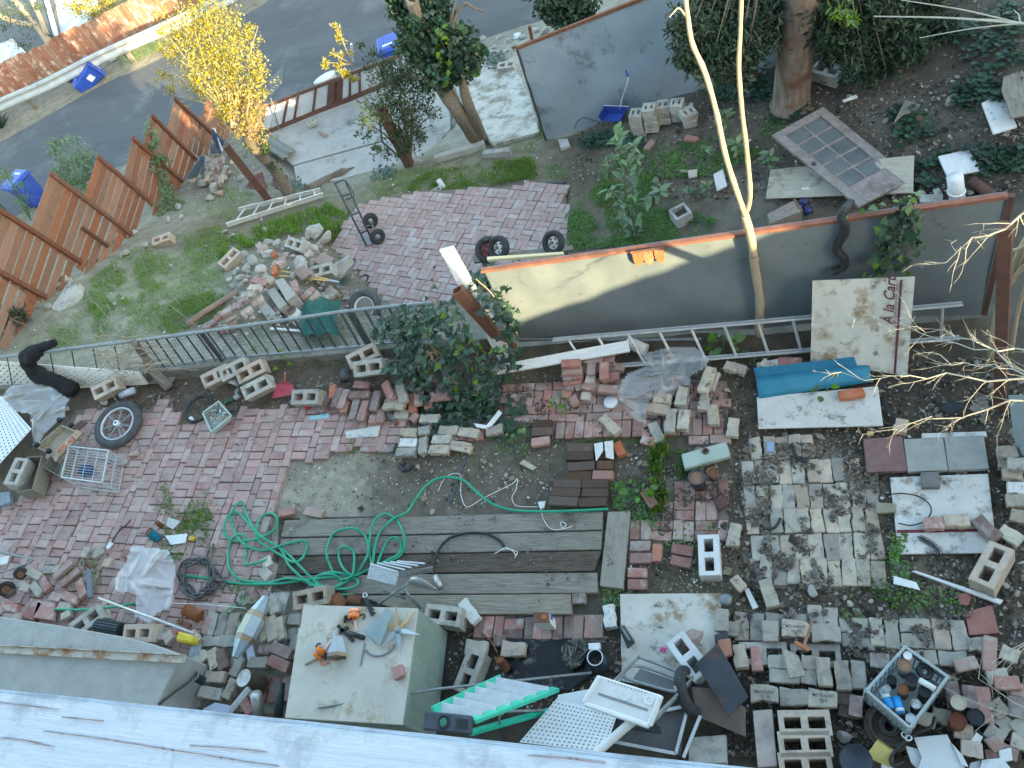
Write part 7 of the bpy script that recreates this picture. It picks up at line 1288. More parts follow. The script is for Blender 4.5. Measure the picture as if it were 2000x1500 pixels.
# ---- cans, papers by the weeds
def can(u,v,z,r,h,mat,topm,name,label,ax=(0,0,1),cat='can'):
    c=P(u,v,z);a=Vector(ax).normalized();t=thing(name,c-a*h,label,cat);MB().lathe([(0,-h),(r,-h),(r,-h+.006),(r*.97,-h+.01),(r*.97,-.01),(r,-.006),(r,0)],c,a,22).build('body',mat,t,smooth=False);MB().lathe([(r,0),(r*.93,.001),(r*.9,-.008),(0,-.008)],c,a,22).build('top',topm,t);return t
can(290,1038,.16,.055,.15,M('blue_label_can',(.02,.16,.24),(.05,.22,.3),6),m_rustcan,'rusty_top_can','blue can with a rusty top beside the weeds',(-.3,.25,1));can(306,1020,.1,.03,.09,m_rustcan,m_rustcan,'rusty_can','tiny rusty can behind the blue one',(-.2,.2,1))
pl([(328,1010),(352,1018),(338,1034),(324,1026)],[.14,.1,.06,.08],.004,m_paper,'booklet','white printed booklet in the patio weeds','booklet');pl([(322,1046),(345,1044),(366,1042),(362,1060),(334,1064)],.05,.003,m_paper,'crumpled_paper','crumpled white paper scraps in the weeds','paper');can(372,1050,.05,.03,.04,m_yellow,m_yellow,'bottle_top','small yellow cap right of the crumpled paper',(0,0,1),'cap')
pl([(206,1068),(215,1057),(222,1062),(210,1074)],.05,.02,m_tin,'foil_scrap','shiny foil scrap on the end of the dark stick','scrap');tubeobj([(212,1072,.03),(230,1040,.05),(248,1024,.05),(255,1015,.04)],.010,m_woodd,'dark_stick','dark stick lying across the patio bricks','stick')
pl([(167,1112),(177,1112),(180,1166),(170,1168)],.1,.03,M('steel_link',(.16,.19,.22),(.22,.25,.28),8,metal=.3),'steel_link','grey steel link plate standing in the brick scatter','link plate');can(169,1100,.1,.03,.08,m_rustcan,m_rustcan,'rusty_can','small rusty can above the steel link',(-.6,.4,.6))
can(362,1190,.16,.07,.2,m_rustcan,m_rustcan,'rusty_drum','rusty brown can lying on its side below the hose coil',(-.9,.3,.25));
t=thing('brass_tap',P(356,1218,0),'old brass tap on white cord below the rusty can','tap');cyl(MB(),P(346,1214,.1),P(372,1222,.1),.022,12).build('body',m_rust,t,smooth=True);MB().torus(P(352,1212,.12),(0,.3,1),.03,.008,14,6).build('wheel',m_rustcan,t,smooth=True)
MB().tube([P(193,1168,.25),P(378,1237,.35)],.014,8).build('silver_pole',m_alu,smooth=True,label='slim silver pole lying slanted above the stucco wall',cat='pole');MB().tube([P(336,1178,.2),P(400,1180,.3),P(480,1188,.3)],.003,5).build('taut_string',m_wht,label='taut thin cord tied to the glass lantern',cat='cord')
t=thing('yellow_jug',P(352,1243,0),'yellow and tan plastic jug with red cap by the stones','jug');pl_=pl([(344,1232),(362,1236),(376,1242),(372,1256),(342,1252)],.2,.14,m_yellow,'body',None,None,bevel=.02);setpar(pl_,t);can_=MB();cyl(can_,P(345,1236,.2),P(341,1234,.24),.02,12);can_.build('cap',m_redp,t)
b=MB();c0,c1=P(190,1222,.2),P(236,1230,.18);x,y,z_=frame_of(c0,c1)
b.tube([c0,c1],.072,16);t=thing('fluted_cylinder',c0,'dark fluted rotor cylinder lying against the tan block','cylinder');b.build('core',m_black,t,smooth=False)
for k in range(16):a=k*math.pi/8;d=y*math.cos(a)+z_*math.sin(a);MB().bar(c0+d*.075,c1+d*.075,.01,.012,up=tuple(d)).build('rib',m_dkiron,t)
pl([(300,1232),(314,1230),(318,1248),(304,1250)],.15,.1,MATS['grey_stone'],'rough_stone','rough grey stone between the tan blocks','stone')
# pale shovel-like mattock and pot
tubeobj([(310,1376,.6),(340,1352,.5),(368,1332,.4),(384,1312,.35)],.014,m_woodd,'forked_tool','brown tool handle with a forked head by the stucco end','tool handle');can(382,1322,.36,.045,.1,m_black,m_tin,'black_tub','small black tub beside the forked tool',(-.3,.2,1),'tub')
# ---- stained glass lantern
la,lb2=P(520,1166,.22),P(459,1284,.30);x,y,z_=frame_of(la,lb2);L=(lb2-la).length;t=thing('stained_glass_lantern',(la+lb2)/2-Vector((0,0,.15)),'long faceted glass lantern with amber bands lying on bricks','lantern')
mgl=M('pearl_glass',(.27,.34,.40),(.38,.45,.51),2,rough=.2,spec=.6,vary=.12);mam=M('amber_glass',(.25,.16,.10),(.34,.23,.16),2,rough=.25,spec=.6,vary=.1);mye=M('yellow_grey_glass',(.36,.37,.28),(.44,.44,.34),2,rough=.3,vary=.05)
PR=[(0,.035),(.26,.085),(.36,.105),(.66,.105),(.75,.085),(1,.03)]
for j in range(5):
    (s0,r0_),(s1,r1_)=PR[j],PR[j+1]
    for k in range(6):
        a0,a1=k*math.pi/3+.25,(k+1)*math.pi/3+.25;d0,d1=y*math.cos(a0)+z_*math.sin(a0),y*math.cos(a1)+z_*math.sin(a1)
        q=[la+x*L*s0+d0*r0_,la+x*L*s0+d1*r0_,la+x*L*s1+d1*r1_,la+x*L*s1+d0*r1_];cn_=sum(q,Vector())/4;nn=(q[1]-q[0]).cross(q[2]-q[1]).normalized()
        MB().prism(q,.004,nn).build('pane',mam if j in(1,3) else(mye if k==1 and j==2 else mgl),t);MB().tube([la+x*L*s0+d0*r0_*1.01,la+x*L*s1+d0*r1_*1.01],.0035,5).build('lead_strip',m_galv,t)
    MB().tube([la+x*L*s1+(y*math.cos(k*math.pi/3+.25)+z_*math.sin(k*math.pi/3+.25))*r1_*1.01 for k in range(7)],.0035,5).build('lead_ring',m_galv,t)
MB().torus(P(505,1250,.3),(0,0,1),.02,.003,12,5).build('ring',m_galv,t)
# ---- tub with white lid, ducts
can(476,1324,.30,.085,.27,M('dark_brown_tub',(.055,.045,.035),(.11,.09,.06),8),M('chalky_white_lid',(.5,.52,.52),(.64,.65,.65),12,stain=(.3,.25,.2),st=.36),'chalky_lidded_can','brown can with chalky white lid left of the cabinet',(-.12,.0,1))
cyl(MB(),P(500,1356,.30),P(506,1400,.05),.055,18).build('silver_duct',m_tin,smooth=True,label='shiny silver duct piece standing above the rail',cat='duct');cyl(MB(),P(486,1345,.32),P(440,1400,.25),.03,14).build('frosted_tube',m_filmw,smooth=True,label='frosted plastic tube leaning above the rail',cat='tube');cyl(MB(),P(548,1335,.25),P(543,1400,.25),.045,16).build('black_pipe',m_black,smooth=True,label='black pipe along the left side of the cabinet',cat='pipe');pl([(395,1385),(420,1372),(450,1378),(445,1396),(400,1396)],.2,.01,M('lilac_sheet',(.42,.46,.6),(.5,.54,.66),5),'lilac_sheet','pale lilac sheet peeking above the rail','sheet')
pl([(479,1262),(492,1250),(500,1290),(485,1300)],.06,.01,M('lilac_sheet',(.42,.46,.6)),'lilac_scrap','pale blue scrap under the glass lantern','scrap');pl([(372,1262),(392,1258),(390,1282),(366,1288)],.12,.03,m_galv,'bent_grey_plate','bent grey plate at the end of the steel angle','plate')
# ---- the old cabinet and the things on it
CB=[(590,1181),(816,1188),(786,1416),(556,1402)];CZ=.74;T=[P(u,v,CZ) for u,v in CB];t=thing('old_enamel_cabinet',(T[0]+T[2])/2-Vector((0,0,CZ)),'old stained enamel cabinet with pale green side and junk on top','cabinet')
b=MB();b.prism([p-Vector((0,0,.022)) for p in T],CZ-.03);b.build('body',m_green,t,bevel=.01);pl_=pl([q for q in CB],CZ,.02,m_fridge,'top_board',None,None,bevel=.004);setpar(pl_,t);pl_=pl([(584,1226),(590,1181),(592,1181),(586,1226)],CZ+.002,.004,m_rustcan,'edge_trim',None,None,bevel=0);setpar(pl_,t)
zc=CZ
def strap(u,v,lab,ang):
    p=P(u,v,zc);t=thing('ratchet_strap',p,lab,'ratchet strap','orange ratchet straps');d=Vector((math.cos(ang),math.sin(ang),0));w=Vector((-d.y,d.x,0))
    MB().torus(p+Vector((0,0,.035)),w,.04,.016,18,6,1.4).build('webbing_coil',m_orangep,t,smooth=True);MB().torus(p+w*.05+Vector((0,0,.03)),w,.036,.014,16,6,1.2).build('webbing_coil',m_orangep,t,smooth=True)
    MB().bar(p-d*.02+Vector((0,0,.03)),p-d*.09+Vector((0,0,.03)),.05,.02).bar(p-d*.07+w*.02+Vector((0,0,.05)),p-d*.1-w*.03+Vector((0,0,.02)),.02,.02).build('ratchet',m_black,t)
    MB().bar(p-w*.03+Vector((0,0,.01)),p-w*.13+d*.01+Vector((0,0,.006)),.028,.006).build('webbing_tail',M('pale_orange_webbing',(.8,.42,.3),(.85,.5,.38),12),t)
    MB().tube(curve([p+d*.05+Vector((0,0,.01)),p+d*.085+w*.01+Vector((0,0,.01)),p+d*.1-w*.02+Vector((0,0,.01)),p+d*.075-w*.04+Vector((0,0,.01))],5),.006,6).build('hook',m_black,t)
strap(694,1206,'orange ratchet strap with black hooks at the cabinet centre top',.3);strap(631,1274,'orange ratchet strap bundle at the cabinet left',2.6)
tubeobj([(632,1284,zc+.01),(624,1292,zc+.01),(632,1298,zc+.01),(641,1292,zc+.01)],.008,m_orangep,'orange_hook','bright orange hook below the left strap bundle','hook')
for q,lb_ in[([(660,1222),(690,1252)],'long'),([(663,1236),(680,1225)],'short')]:MB().bar(P(*q[0],zc+.02),P(*q[1],zc+.02),.03,.02).build('black_clamp_arm',m_black,label=lb_+' black plastic clamp arm below the orange strap',cat='clamp',group='black clamp arms')
cyl(MB(),P(682,1236,zc+.025),P(711,1246,zc+.025),.022,14).build('black_tube',m_black,smooth=True,label='short black tube on the cabinet top',cat='tube')
def pyramid(u,v,w0,w1,h,ang,lab,z):
    c=P(u,v,z);t=thing('glass_lamp_shade',c,lab,'lamp shade');ca,sa=Vector((math.cos(ang),math.sin(ang),0)),Vector((-math.sin(ang),math.cos(ang),0));n_=6
    ring=lambda r_,off,zz:[c+ca*off+sa*r_*math.cos(k*2*math.pi/n_)+Vector((0,0,zz+r_*math.sin(k*2*math.pi/n_))) for k in range(n_)]
    for(r0_,o0,r1_,o1,mt) in((w0,0,w1,h,mgl),(w1,h,w1*1.05,h+.035,mam)):
        A_,B_=ring(r0_,o0,w1*.9),ring(r1_,o1,w1*.9)
        for k in range(n_):q=[A_[k],A_[(k+1)%n_],B_[(k+1)%n_],B_[k]];MB().prism(q,.003,(q[1]-q[0]).cross(q[2]-q[1]).normalized()).build('pane',mt,t);MB().tube([A_[k],B_[k]],.003,5).build('lead_strip',m_galv,t)
pyramid(668,1250,.045,.09,.15,-1.35,'faceted glass lamp shade lying on the cabinet',zc)
def quadz(px,z,th,mat,name,label,cat,**k):return pl(px,z,th,mat,name,label,cat,bevel=.001,**k)
quadz([(753,1188),(768,1194),(748,1248),(742,1262),(712,1233)],[zc+.05,zc+.05,zc+.03,zc+.03,zc+.04],.006,M('blue_grey_glass',(.28,.36,.38),(.36,.44,.45),3,rough=.15,spec=.7,alpha=.75,vary=0),'glass_sheet','large thin bluish glass shard on the cabinet','glass shard')
ms_=M('amber_blade',(.36,.2,.08),(.46,.29,.13),4,rough=.3,vary=.08);sc_=P(777,1230,zc+.04);st=thing('star_ornament',sc_,'glass star ornament with amber and blue blades on the cabinet','ornament')
for k,(u,v,mt) in enumerate([(735,1211,ms_),(772,1178,ms_),(813,1192,ms_),(822,1240,mgl),(783,1278,mgl),(745,1264,MATS['blue_grey_glass'])]):
    e=P(u,v,zc+.03+.02*(k%2));d=(e-sc_).normalized();w=Vector((-d.y,d.x,0));MB().prism([sc_-w*.02,sc_.lerp(e,.4)-w*.022+Vector((0,0,.012)),e,sc_.lerp(e,.4)+w*.022+Vector((0,0,-.004)),sc_+w*.02],.006).build('blade',mt,st)
MB().lathe([(0,.02),(.03,.015),(.035,0),(.03,-.02)],sc_,(0,0,1),12).build('hub',m_galv,st,smooth=True)
t=thing('notched_bracket',P(718,1180,zc),'black notched bracket with round end on the cabinet','bracket');MB().bar(P(714,1168,zc+.03),P(728,1202,zc+.03),.035,.012).build('arm',m_black,t)
for k in range(4):p=P(714,1168,zc+.03).lerp(P(728,1202,zc+.03),.3+k*.2)+Vector((.022,.008,0));MB().box(p,(.02,.014,.012)).build('notch',m_black,t)
MB().torus(P(713,1163,zc+.03),(0,0,1),.02,.009,14,6).build('ring_end',m_tin,t,smooth=True)
tubeobj([(714,1270,zc+.01),(730,1280,zc+.01),(750,1278,zc+.01),(765,1268,zc+.01),(770,1258,zc+.01)],.010,m_galv,'grey_hose_piece','thin curved grey strip on the cabinet','strip');MB().bar(P(713,1256,zc+.01),P(704,1300,zc+.01),.012,.01).build('steel_rod',m_galv,label='short steel rod by the lamp shade',cat='rod');MB().bar(P(596,1298,zc+.01),P(640,1278,zc+.01),.014,.01).build('wood_stick',m_wood,label='short dark stick on the cabinet left',cat='stick')
inst('brick_fragment',BM('h',M('pink_fragment',(.36,.17,.16),(.44,.24,.22),8))[0][0],P(776,1312,zc+.07),(0,0,.5),None,(1,1.1,1),label='pinkish brick fragment on the cabinet edge',cat='brick')
MB().tube([P(622,1382,zc+.02),P(860,1345,.62),P(1155,1314,.25)],.012,8).build('long_grey_pole',m_galv,smooth=True,label='long thin grey pole from cabinet to tarred patch',cat='pole')
# ---- aluminium step stool and its parts
t=thing('aluminium_step_stool',P(780,1130,0),'ribbed aluminium step stool tipped beside the green hose','step stool');zs=.42
tr_=[P(723,1101,zs),P(778,1118,zs),P(771,1143,zs-.02),P(716,1129,zs-.02)]
for k in range(9):s0,s1=k/9,(k+.8)/9;g=lambda s,e:tr_[0].lerp(tr_[3],s) if e==0 else tr_[1].lerp(tr_[2],s);MB().prism([g(s0,0),g(s0,1),g(s1,1),g(s1,0)],.025).build('tread_rib',m_alu,t,bevel=.003)
MB().prism([p-Vector((0,0,.012)) for p in tr_],.02).build('tread',m_alu,t)
for k in range(5):a,b_=P(724+k*13,1101-k*1.2,zs-.005),P(778+k*13,1117-k*4,zs-.005);MB().bar(a,b_,.014,.02).build('step_bar',m_alu,t)
MB().prism([P(775,1118,zs),P(846,1107,zs-.1),P(845,1117,zs-.18),P(776,1130,zs-.05)],.006,(0,1,0)).build('side_plate',m_galv,t)
cpl=[[P(803+k*9,1126+abs(k-1)*1.5+k*k*.6,.2+.06*math.sin(k*.8)),P(790+k*11,1140+k*2.4,.12)] for k in range(7)];b=MB();b.add([p for q in cpl for p in q],[(2*i,2*i+1,2*i+3,2*i+2) for i in range(6)]);o=b.build('curved_plate',m_alu,t,smooth=True);o.modifiers.new('t','SOLIDIFY').thickness=.006
for q in[[(740,1180,.12),(770,1158,.3),(797,1140,.38)],[(788,1150,.3),(800,1165,.18),(821,1187,.06)],[(748,1152,.25),(770,1160,.15),(792,1168,.06)]]:MB().tube([P(*p) for p in q],.014,10).build('leg',m_galv,t,smooth=True)
# ---- green fibreglass step ladder
t=thing('green_step_ladder',P(960,1380,0),'green fibreglass step ladder with dark top cap leaning down','step ladder');capz,ftz=1.15,.1
L0,L1=P(846,1389,capz),P(978,1326,ftz+.35);R0,R1=P(922,1408,capz),P(1086,1346,ftz+.35)
MB().bar(L0,L1,.03,.075,up=(-.5,.5,1)).build('rail',m_mint,t,bevel=.003);MB().bar(R0,R1,.03,.085,up=(.4,-.6,1)).build('rail',m_mint,t,bevel=.003);MB().bar(P(915,1432,capz-.15),P(1072,1388,.2),.03,.06,up=(.4,-.6,1)).build('rear_rail',m_mint,t,bevel=.003)
for k in range(6):s=.1+k*.16;MB().bar(L0.lerp(L1,s),R0.lerp(R1,s),.085,.02).build('tread',m_alu,t,bevel=.003)
cap_=pl([(829,1388),(921,1397),(918,1434),(824,1424)],capz+.05,.06,M('dark_blue_grey_cap',(.055,.065,.085),(.085,.095,.115),8,vary=0),'top_cap',None,None,bevel=.01);setpar(cap_,t);cc=P(866,1410,capz+.052);MB().torus(cc,(0,0,1),.045,.008,22,6).build('cap_ring',m_black,t,smooth=True);cyl(MB(),cc-Vector((0,0,.01)),cc+Vector((0,0,.004)),.03,18).build('cap_hole',M('hole_green',(.03,.2,.14),(.03,.2,.14)),t)
MB().prism([P(892,1403,capz+.054),P(914,1405,capz+.054),P(912,1424,capz+.054),P(890,1422,capz+.054)],.004).build('cap_tray',m_black,t);MB().bar(P(974,1400,.8),P(1000,1378,.75),.02,.012).build('spreader',m_galv,t);MB().bar(P(974,1388,.9),P(976,1414,.75),.016,.012).build('spreader',m_galv,t)
MB().bar(P(960,1390,.6),P(1060,1388,.3),.02,.02).build('rear_brace',m_galv,t)
bxs=pl([(765,1394),(830,1396),(828,1424),(762,1420)],.3,.25,M('brown_metal_box',(.11,.08,.065),(.15,.115,.1),6),'brown_metal_box','brown metal box under the ladder cap by the rail','box')
# ---- white step stool with grey frame, screens, pipe
t=thing('white_step_stool',P(1250,1350,0),'folding step stool with white plastic tray and grey tube frame','step stool');zt_=.75
ty=[P(1172,1320,zt_),P(1291,1358,zt_),P(1268,1418,zt_-.05),P(1140,1374,zt_-.05)];pl_=pl([(1172,1320),(1291,1358),(1268,1418),(1140,1374)],[zt_,zt_,zt_-.05,zt_-.05],.03,m_wht,'tray',None,None,bevel=.008);setpar(pl_,t)
fq=lambda s,q:ty[0].lerp(ty[1],s).lerp(ty[3].lerp(ty[2],s),q)
MB().prism([fq(.12,.52)+Vector((0,0,.004)),fq(.9,.52)+Vector((0,0,.004)),fq(.9,.6)+Vector((0,0,.004)),fq(.12,.6)+Vector((0,0,.004))],.006).build('groove_shade',M('tray_shadow_grey',(.3,.31,.31),(.34,.35,.35)),t);MB().torus(fq(.86,.27)+Vector((0,0,.003)),(0,0,1),.03,.006,18,6).build('cup_ring',m_wht,t,smooth=True);MB().torus(fq(.5,.3)+Vector((0,0,.001)),(0,0,1),.045,.004,20,6).build('emboss_ring',m_wht,t,smooth=True)  # raised grey strip paints the shade of the tray's groove
for s in[.16+.055*k for k in range(12)]:MB().tube([fq(s,.08)+Vector((0,0,.001)),fq(s,.08)+Vector((0,0,.003))],.006,8).build('peg_hole',m_galv,t)
for a,b_ in((ty[3],ty[2]),(ty[0],ty[3]),(ty[1],ty[2])):MB().bar(a-Vector((0,0,.01)),b_-Vector((0,0,.01)),.04,.05).build('tray_rim',m_wht,t,bevel=.01)
for q in[[(1190,1340,.7),(1243,1288,.25),(1258,1287,.25),(1340,1320,.25),(1345,1332,.25),(1268,1412,.65)],[(1205,1335,.62),(1240,1300,.3),(1335,1330,.3)],[(1220,1316,.45),(1215,1322,.45),(1310,1350,.45),(1318,1340,.45)],[(1272,1415,.62),(1330,1352,.3),(1352,1332,.1)]]:MB().tube(curve([P(*p) for p in q],4),.013,8).build('frame_tube',m_galv,t,smooth=True)
pl([(1250,1305),(1325,1332),(1312,1352),(1236,1325)],.2,.015,M('grey_step',(.16,.17,.19),(.22,.23,.25),6),'grey_step_board','grey step board under the white stool frame','board')
t=thing('window_screen',P(1300,1450,.1),'grey window screens stacked under the white stool','window screen');pl_=pl([(1215,1420),(1340,1380),(1330,1475),(1200,1452)],.2,.006,M('screen_mesh',(.10,.105,.115),(.14,.145,.155),5,alpha=.9),'mesh',None,None,bevel=0);setpar(pl_,t)
for a,b_ in(((1345,1378),(1320,1472)),((1368,1398),(1335,1480)),((1320,1472),(1195,1448)),((1345,1378),(1240,1400))):MB().bar(P(*a,.22),P(*b_,.22),.025,.02).build('frame_bar',m_alu,t)
pl([(1200,1390),(1245,1388),(1290,1420),(1290,1432),(1205,1420)],.35,.04,m_black,'plastic_sheet','black plastic panel behind the white stool tray','panel');pl([(1255,1400),(1330,1360),(1322,1410),(1300,1428),(1250,1422)],.16,.08,m_black,'black_tray','black ribbed tray under the stool frame','tray')
MB().tube(curve([P(1244,1402,.65),P(1225,1418,.62),P(1190,1448,.6),P(1160,1475,.6)],5),.035,16).build('white_pvc_pipe',m_wht,smooth=True,label='thick white plastic pipe slanting under the stool tray',cat='pipe')
MB().torus(P(1346,1350,.2),(.9,.2,.3),.16,.05,26,10).build('car_tyre',m_rubber,smooth=True,label='black tyre behind the stool frame',cat='tyre');pl([(1345,1440),(1418,1435),(1420,1490),(1345,1490)],.1,.1,m_blk,'concrete_slab_piece','grey concrete slab at the rail beside the window screens','slab');pl([(1395,1240),(1420,1232),(1425,1268),(1398,1275)],.1,.06,M('dark_slate',(.05,.052,.06),(.08,.082,.09),8),'dark_slate','dark slate piece beside the orange brick','slate');pl([(1402,1250),(1426,1246),(1430,1278),(1408,1286)],.14,.05,m_orange,'orange_brick','orange red brick above the dark steel sheet','brick')
# ---- tarry patch things
film('crumpled_foil',[(1095,1265),(1110,1248),(1140,1245),(1150,1258),(1148,1275),(1135,1300),(1115,1310),(1100,1295)],lambda u,v:.02,.1,M('dark_crinkled_foil',(.10,.105,.09),(.17,.17,.15),12,rough=.25,metal=.6,vary=0),'crumpled dark foil sheet beside the glass vase',seed=5,peaks=22,cat='foil')
t=thing('glass_vase',P(1150,1290,0),'wide dark glass vase standing on the tarred board','vase');c=P(1162,1284,.26);MB().lathe([(0,-.25),(.085,-.25),(.1,-.14),(.075,-.02),(.07,0),(.064,0),(.06,-.05)],c,(0,0,1),26).build('body',M('smoky_glass',(.03,.045,.06),(.05,.07,.09),4,rough=.12,spec=.7,alpha=.8,vary=0),t,smooth=True);MB().torus(c,(0,0,1),.068,.005,26,6).build('rim',m_pane,t,smooth=True)
pl([(1148,1256),(1172,1255),(1172,1268),(1150,1269)],.08,.05,m_wht,'striped_carton','white carton with maroon stripe behind the vase','carton')
pl([(1208,1226),(1218,1222),(1240,1256),(1226,1268)],[.22,.22,.16,.16],.14,M('black_green_tin',(.015,.025,.022),(.03,.045,.04),5,rough=.3),'oil_tin','dark green black oil tin tilted by the stained board','tin');pl([(1212,1226),(1216,1224),(1235,1254),(1231,1257)],[.226,.226,.166,.166],.004,m_galv,'tin_label','grey label strip on the dark oil tin','label')
t=thing('rust_top_oil_can',P(1070,1225,0),'rectangular can with rusty top and blue label on the edging','can');pl_=pl([(1041,1195),(1072,1196),(1074,1216),(1042,1216)],.24,.23,m_wht,'body',None,None,bevel=.004);setpar(pl_,t);pl_=pl([(1041,1195),(1072,1196),(1074,1216),(1042,1216)],.244,.012,m_rustcan,'top',None,None,bevel=.003);setpar(pl_,t);MB().lathe([(.0,.02),(.024,.02),(.028,0)],P(1063,1206,.246),(0,0,1),16).build('screw_cap',M('orange_rust',(.34,.12,.05)),t)
pq=[P(1074.5,1198,.2),P(1074.5,1214,.2)];MB().prism([pq[0],pq[1],pq[1]-Vector((0,0,.08)),pq[0]-Vector((0,0,.08))],.004,(1,0,0)).build('label',M('violet_print',(.16,.14,.5),(.2,.18,.55)),t)
can(975,1288,.18,.04,.15,m_rustcan,m_rustcan,'rusty_tube','rusty upright tube at the tarred board corner',(-.2,.3,1));MB().lathe([(0,.03),(.045,.03),(.055,.0),(.055,-.02)],P(1418,1171,.05),(0,0,1),20).build('grey_disc',m_galv,smooth=True,label='round grey disc at the corner of the stained board',cat='disc')
pl([(1290,1263),(1302,1266),(1300,1276),(1288,1272)],.026,.004,M('magenta_scrap',(.5,.05,.2),(.55,.08,.25)),'magenta_scrap','small magenta scrap on the stained board','scrap');tubeobj([(943,1238,.02),(958,1252,.02),(972,1275,.02)],.008,m_rust,'rusty_rod','thin rusty rod above the dirty block','rod');can(680,1168,.15,.05,.14,m_rustcan,m_rustcan,'rusty_engine_part','rusty brown can part under the hose coil',(-.9,.1,.3));can(655,1167,.16,.07,.1,M('orange_rust',(.34,.12,.05)),m_rustcan,'rusty_pot','rusty brown pot behind the cabinet',(-.3,.4,1))
t=thing('rusty_hammer',P(1570,1265,.2),'rusty hammer resting on the wedge bricks','hammer');MB().bar(P(1587,1213,.2),P(1570,1262,.17),.022,.018).build('handle',M('rusty_handle',(.22,.09,.05),(.3,.14,.08),12),t,bevel=.003);MB().bar(P(1552,1254,.17),P(1580,1270,.17),.035,.03).build('head',MATS['orange_rust'],t,bevel=.006)
# ---- milk crate with cans
ck=thing('grey_milk_crate',P(1770,1350,0),'grey plastic milk crate full of paint cans and bottles','crate');mck=M('grey_crate_plastic',(.30,.355,.37),(.38,.43,.445),6,rough=.5,vary=0,stain=(.5,.53,.54),st=.36,sscale=14)
T=[P(u,v,.36) for u,v in[(1768,1264),(1851,1322),(1777,1422),(1692,1349)]];Bm=[Vector((p.x,p.y,.05)) for p in T];cen=sum(T,Vector())/4
for k in range(4):
    a,b_,c,d=T[k],T[(k+1)%4],Bm[(k+1)%4],Bm[k];MB().bar(a,b_,.022,.03).build('rim',mck,ck,bevel=.004);MB().bar(a,d,.03,.03).build('corner',mck,ck);MB().bar(d,c,.02,.03).build('foot_rim',mck,ck)
    x=(b_-a).normalized();inw=Vector((0,0,1)).cross(x)
    MB().prism([a.lerp(d,.08),b_.lerp(c,.08),b_.lerp(c,.38),a.lerp(d,.38)],.008,inw).build('side_band',mck,ck)
    for j in range(9):s=(j+.5)/9;MB().bar(a.lerp(b_,s),d.lerp(c,s),.012,.01).build('slat',mck,ck)
    for zz in(.55,.75):MB().bar(a.lerp(d,zz),b_.lerp(c,zz),.01,.02).build('side_band',mck,ck)
MB().prism(Bm,.01).build('floor',mck,ck)
m_bl=M('bright_blue_can',(.02,.25,.6),(.03,.32,.68),5,rough=.3,vary=0)
for u,v,z_,r_,h_,bm_,tm_,lb_ in[(1767,1299,.42,.048,.2,M('green_grey_label',(.16,.2,.19),(.22,.26,.25),6),MATS['rust_soil'],'tall can with tan rusty top in the milk crate'),(1780,1325,.36,.045,.2,M('green_grey_label',(.16,.2,.19)),m_black,'can with a dark top in the milk crate'),(1764,1346,.33,.04,.16,M('tan_tub',(.2,.15,.1),(.28,.22,.15),9),MATS['rust_soil'],'tan tub with brown rags in the milk crate'),(1742,1328,.3,.035,.14,m_black,m_black,'black round can at the left of the milk crate'),(1806,1350,.34,.045,.2,m_black,m_black,'black pot near the right side of the milk crate'),(1773,1280,.37,.032,.1,m_wht,m_wht,'white capped bottle at the top corner of the milk crate'),(1779,1403,.36,.036,.18,m_wht,m_tin,'white topped can at the bottom corner of the milk crate'),(1789,1375,.35,.036,.18,m_black,M('speckled_top',(.1,.1,.1),(.7,.7,.7),40),'black can with speckled white top in the milk crate')]:can(u,v,z_,r_,h_,bm_,tm_,'crate_can',lb_,(-.05,.03,1))
for k,(a,b_) in enumerate([((1727,1355),(1740,1386)),((1750,1362),(1760,1395))]):
    t=thing('blue_spray_can',P(*a,.25),'bright blue can lying in the milk crate, '+['left one','right one'][k],'can','blue cans in the crate');cyl(MB(),P(*a,.28),P(*b_,.3),.034,18).build('body',m_bl,t,smooth=True);cyl(MB(),P(*a,.28).lerp(P(*b_,.3),.1 if k==0 else.7),P(*a,.28).lerp(P(*b_,.3),.3 if k==0 else.88),.0345,18).build('label',m_paper,t,smooth=True);cyl(MB(),P(*b_,.3),P(*b_,.3)+(P(*b_,.3)-P(*a,.28)).normalized()*.012,.03,18).build('base',m_dkiron,t)
film('plastic_wrap',[(1715,1345),(1735,1335),(1742,1345),(1738,1356),(1720,1358)],lambda u,v:.3,.05,m_filmw,'crumpled clear wrap in the left of the milk crate',n=12,seed=2,cat='plastic wrap')
cyl(MB(),P(1796,1328,.37),P(1826,1346,.39),.022,14).build('silver_tube',m_paper,smooth=True,label='pale blue and white tube across the milk crate',cat='tube');MB().torus(P(1806,1312,.32),(.3,.2,1),.045,.02,18,8).build('black_cable_roll',m_black,smooth=True,label='black cable roll in the right of the milk crate',cat='cable')
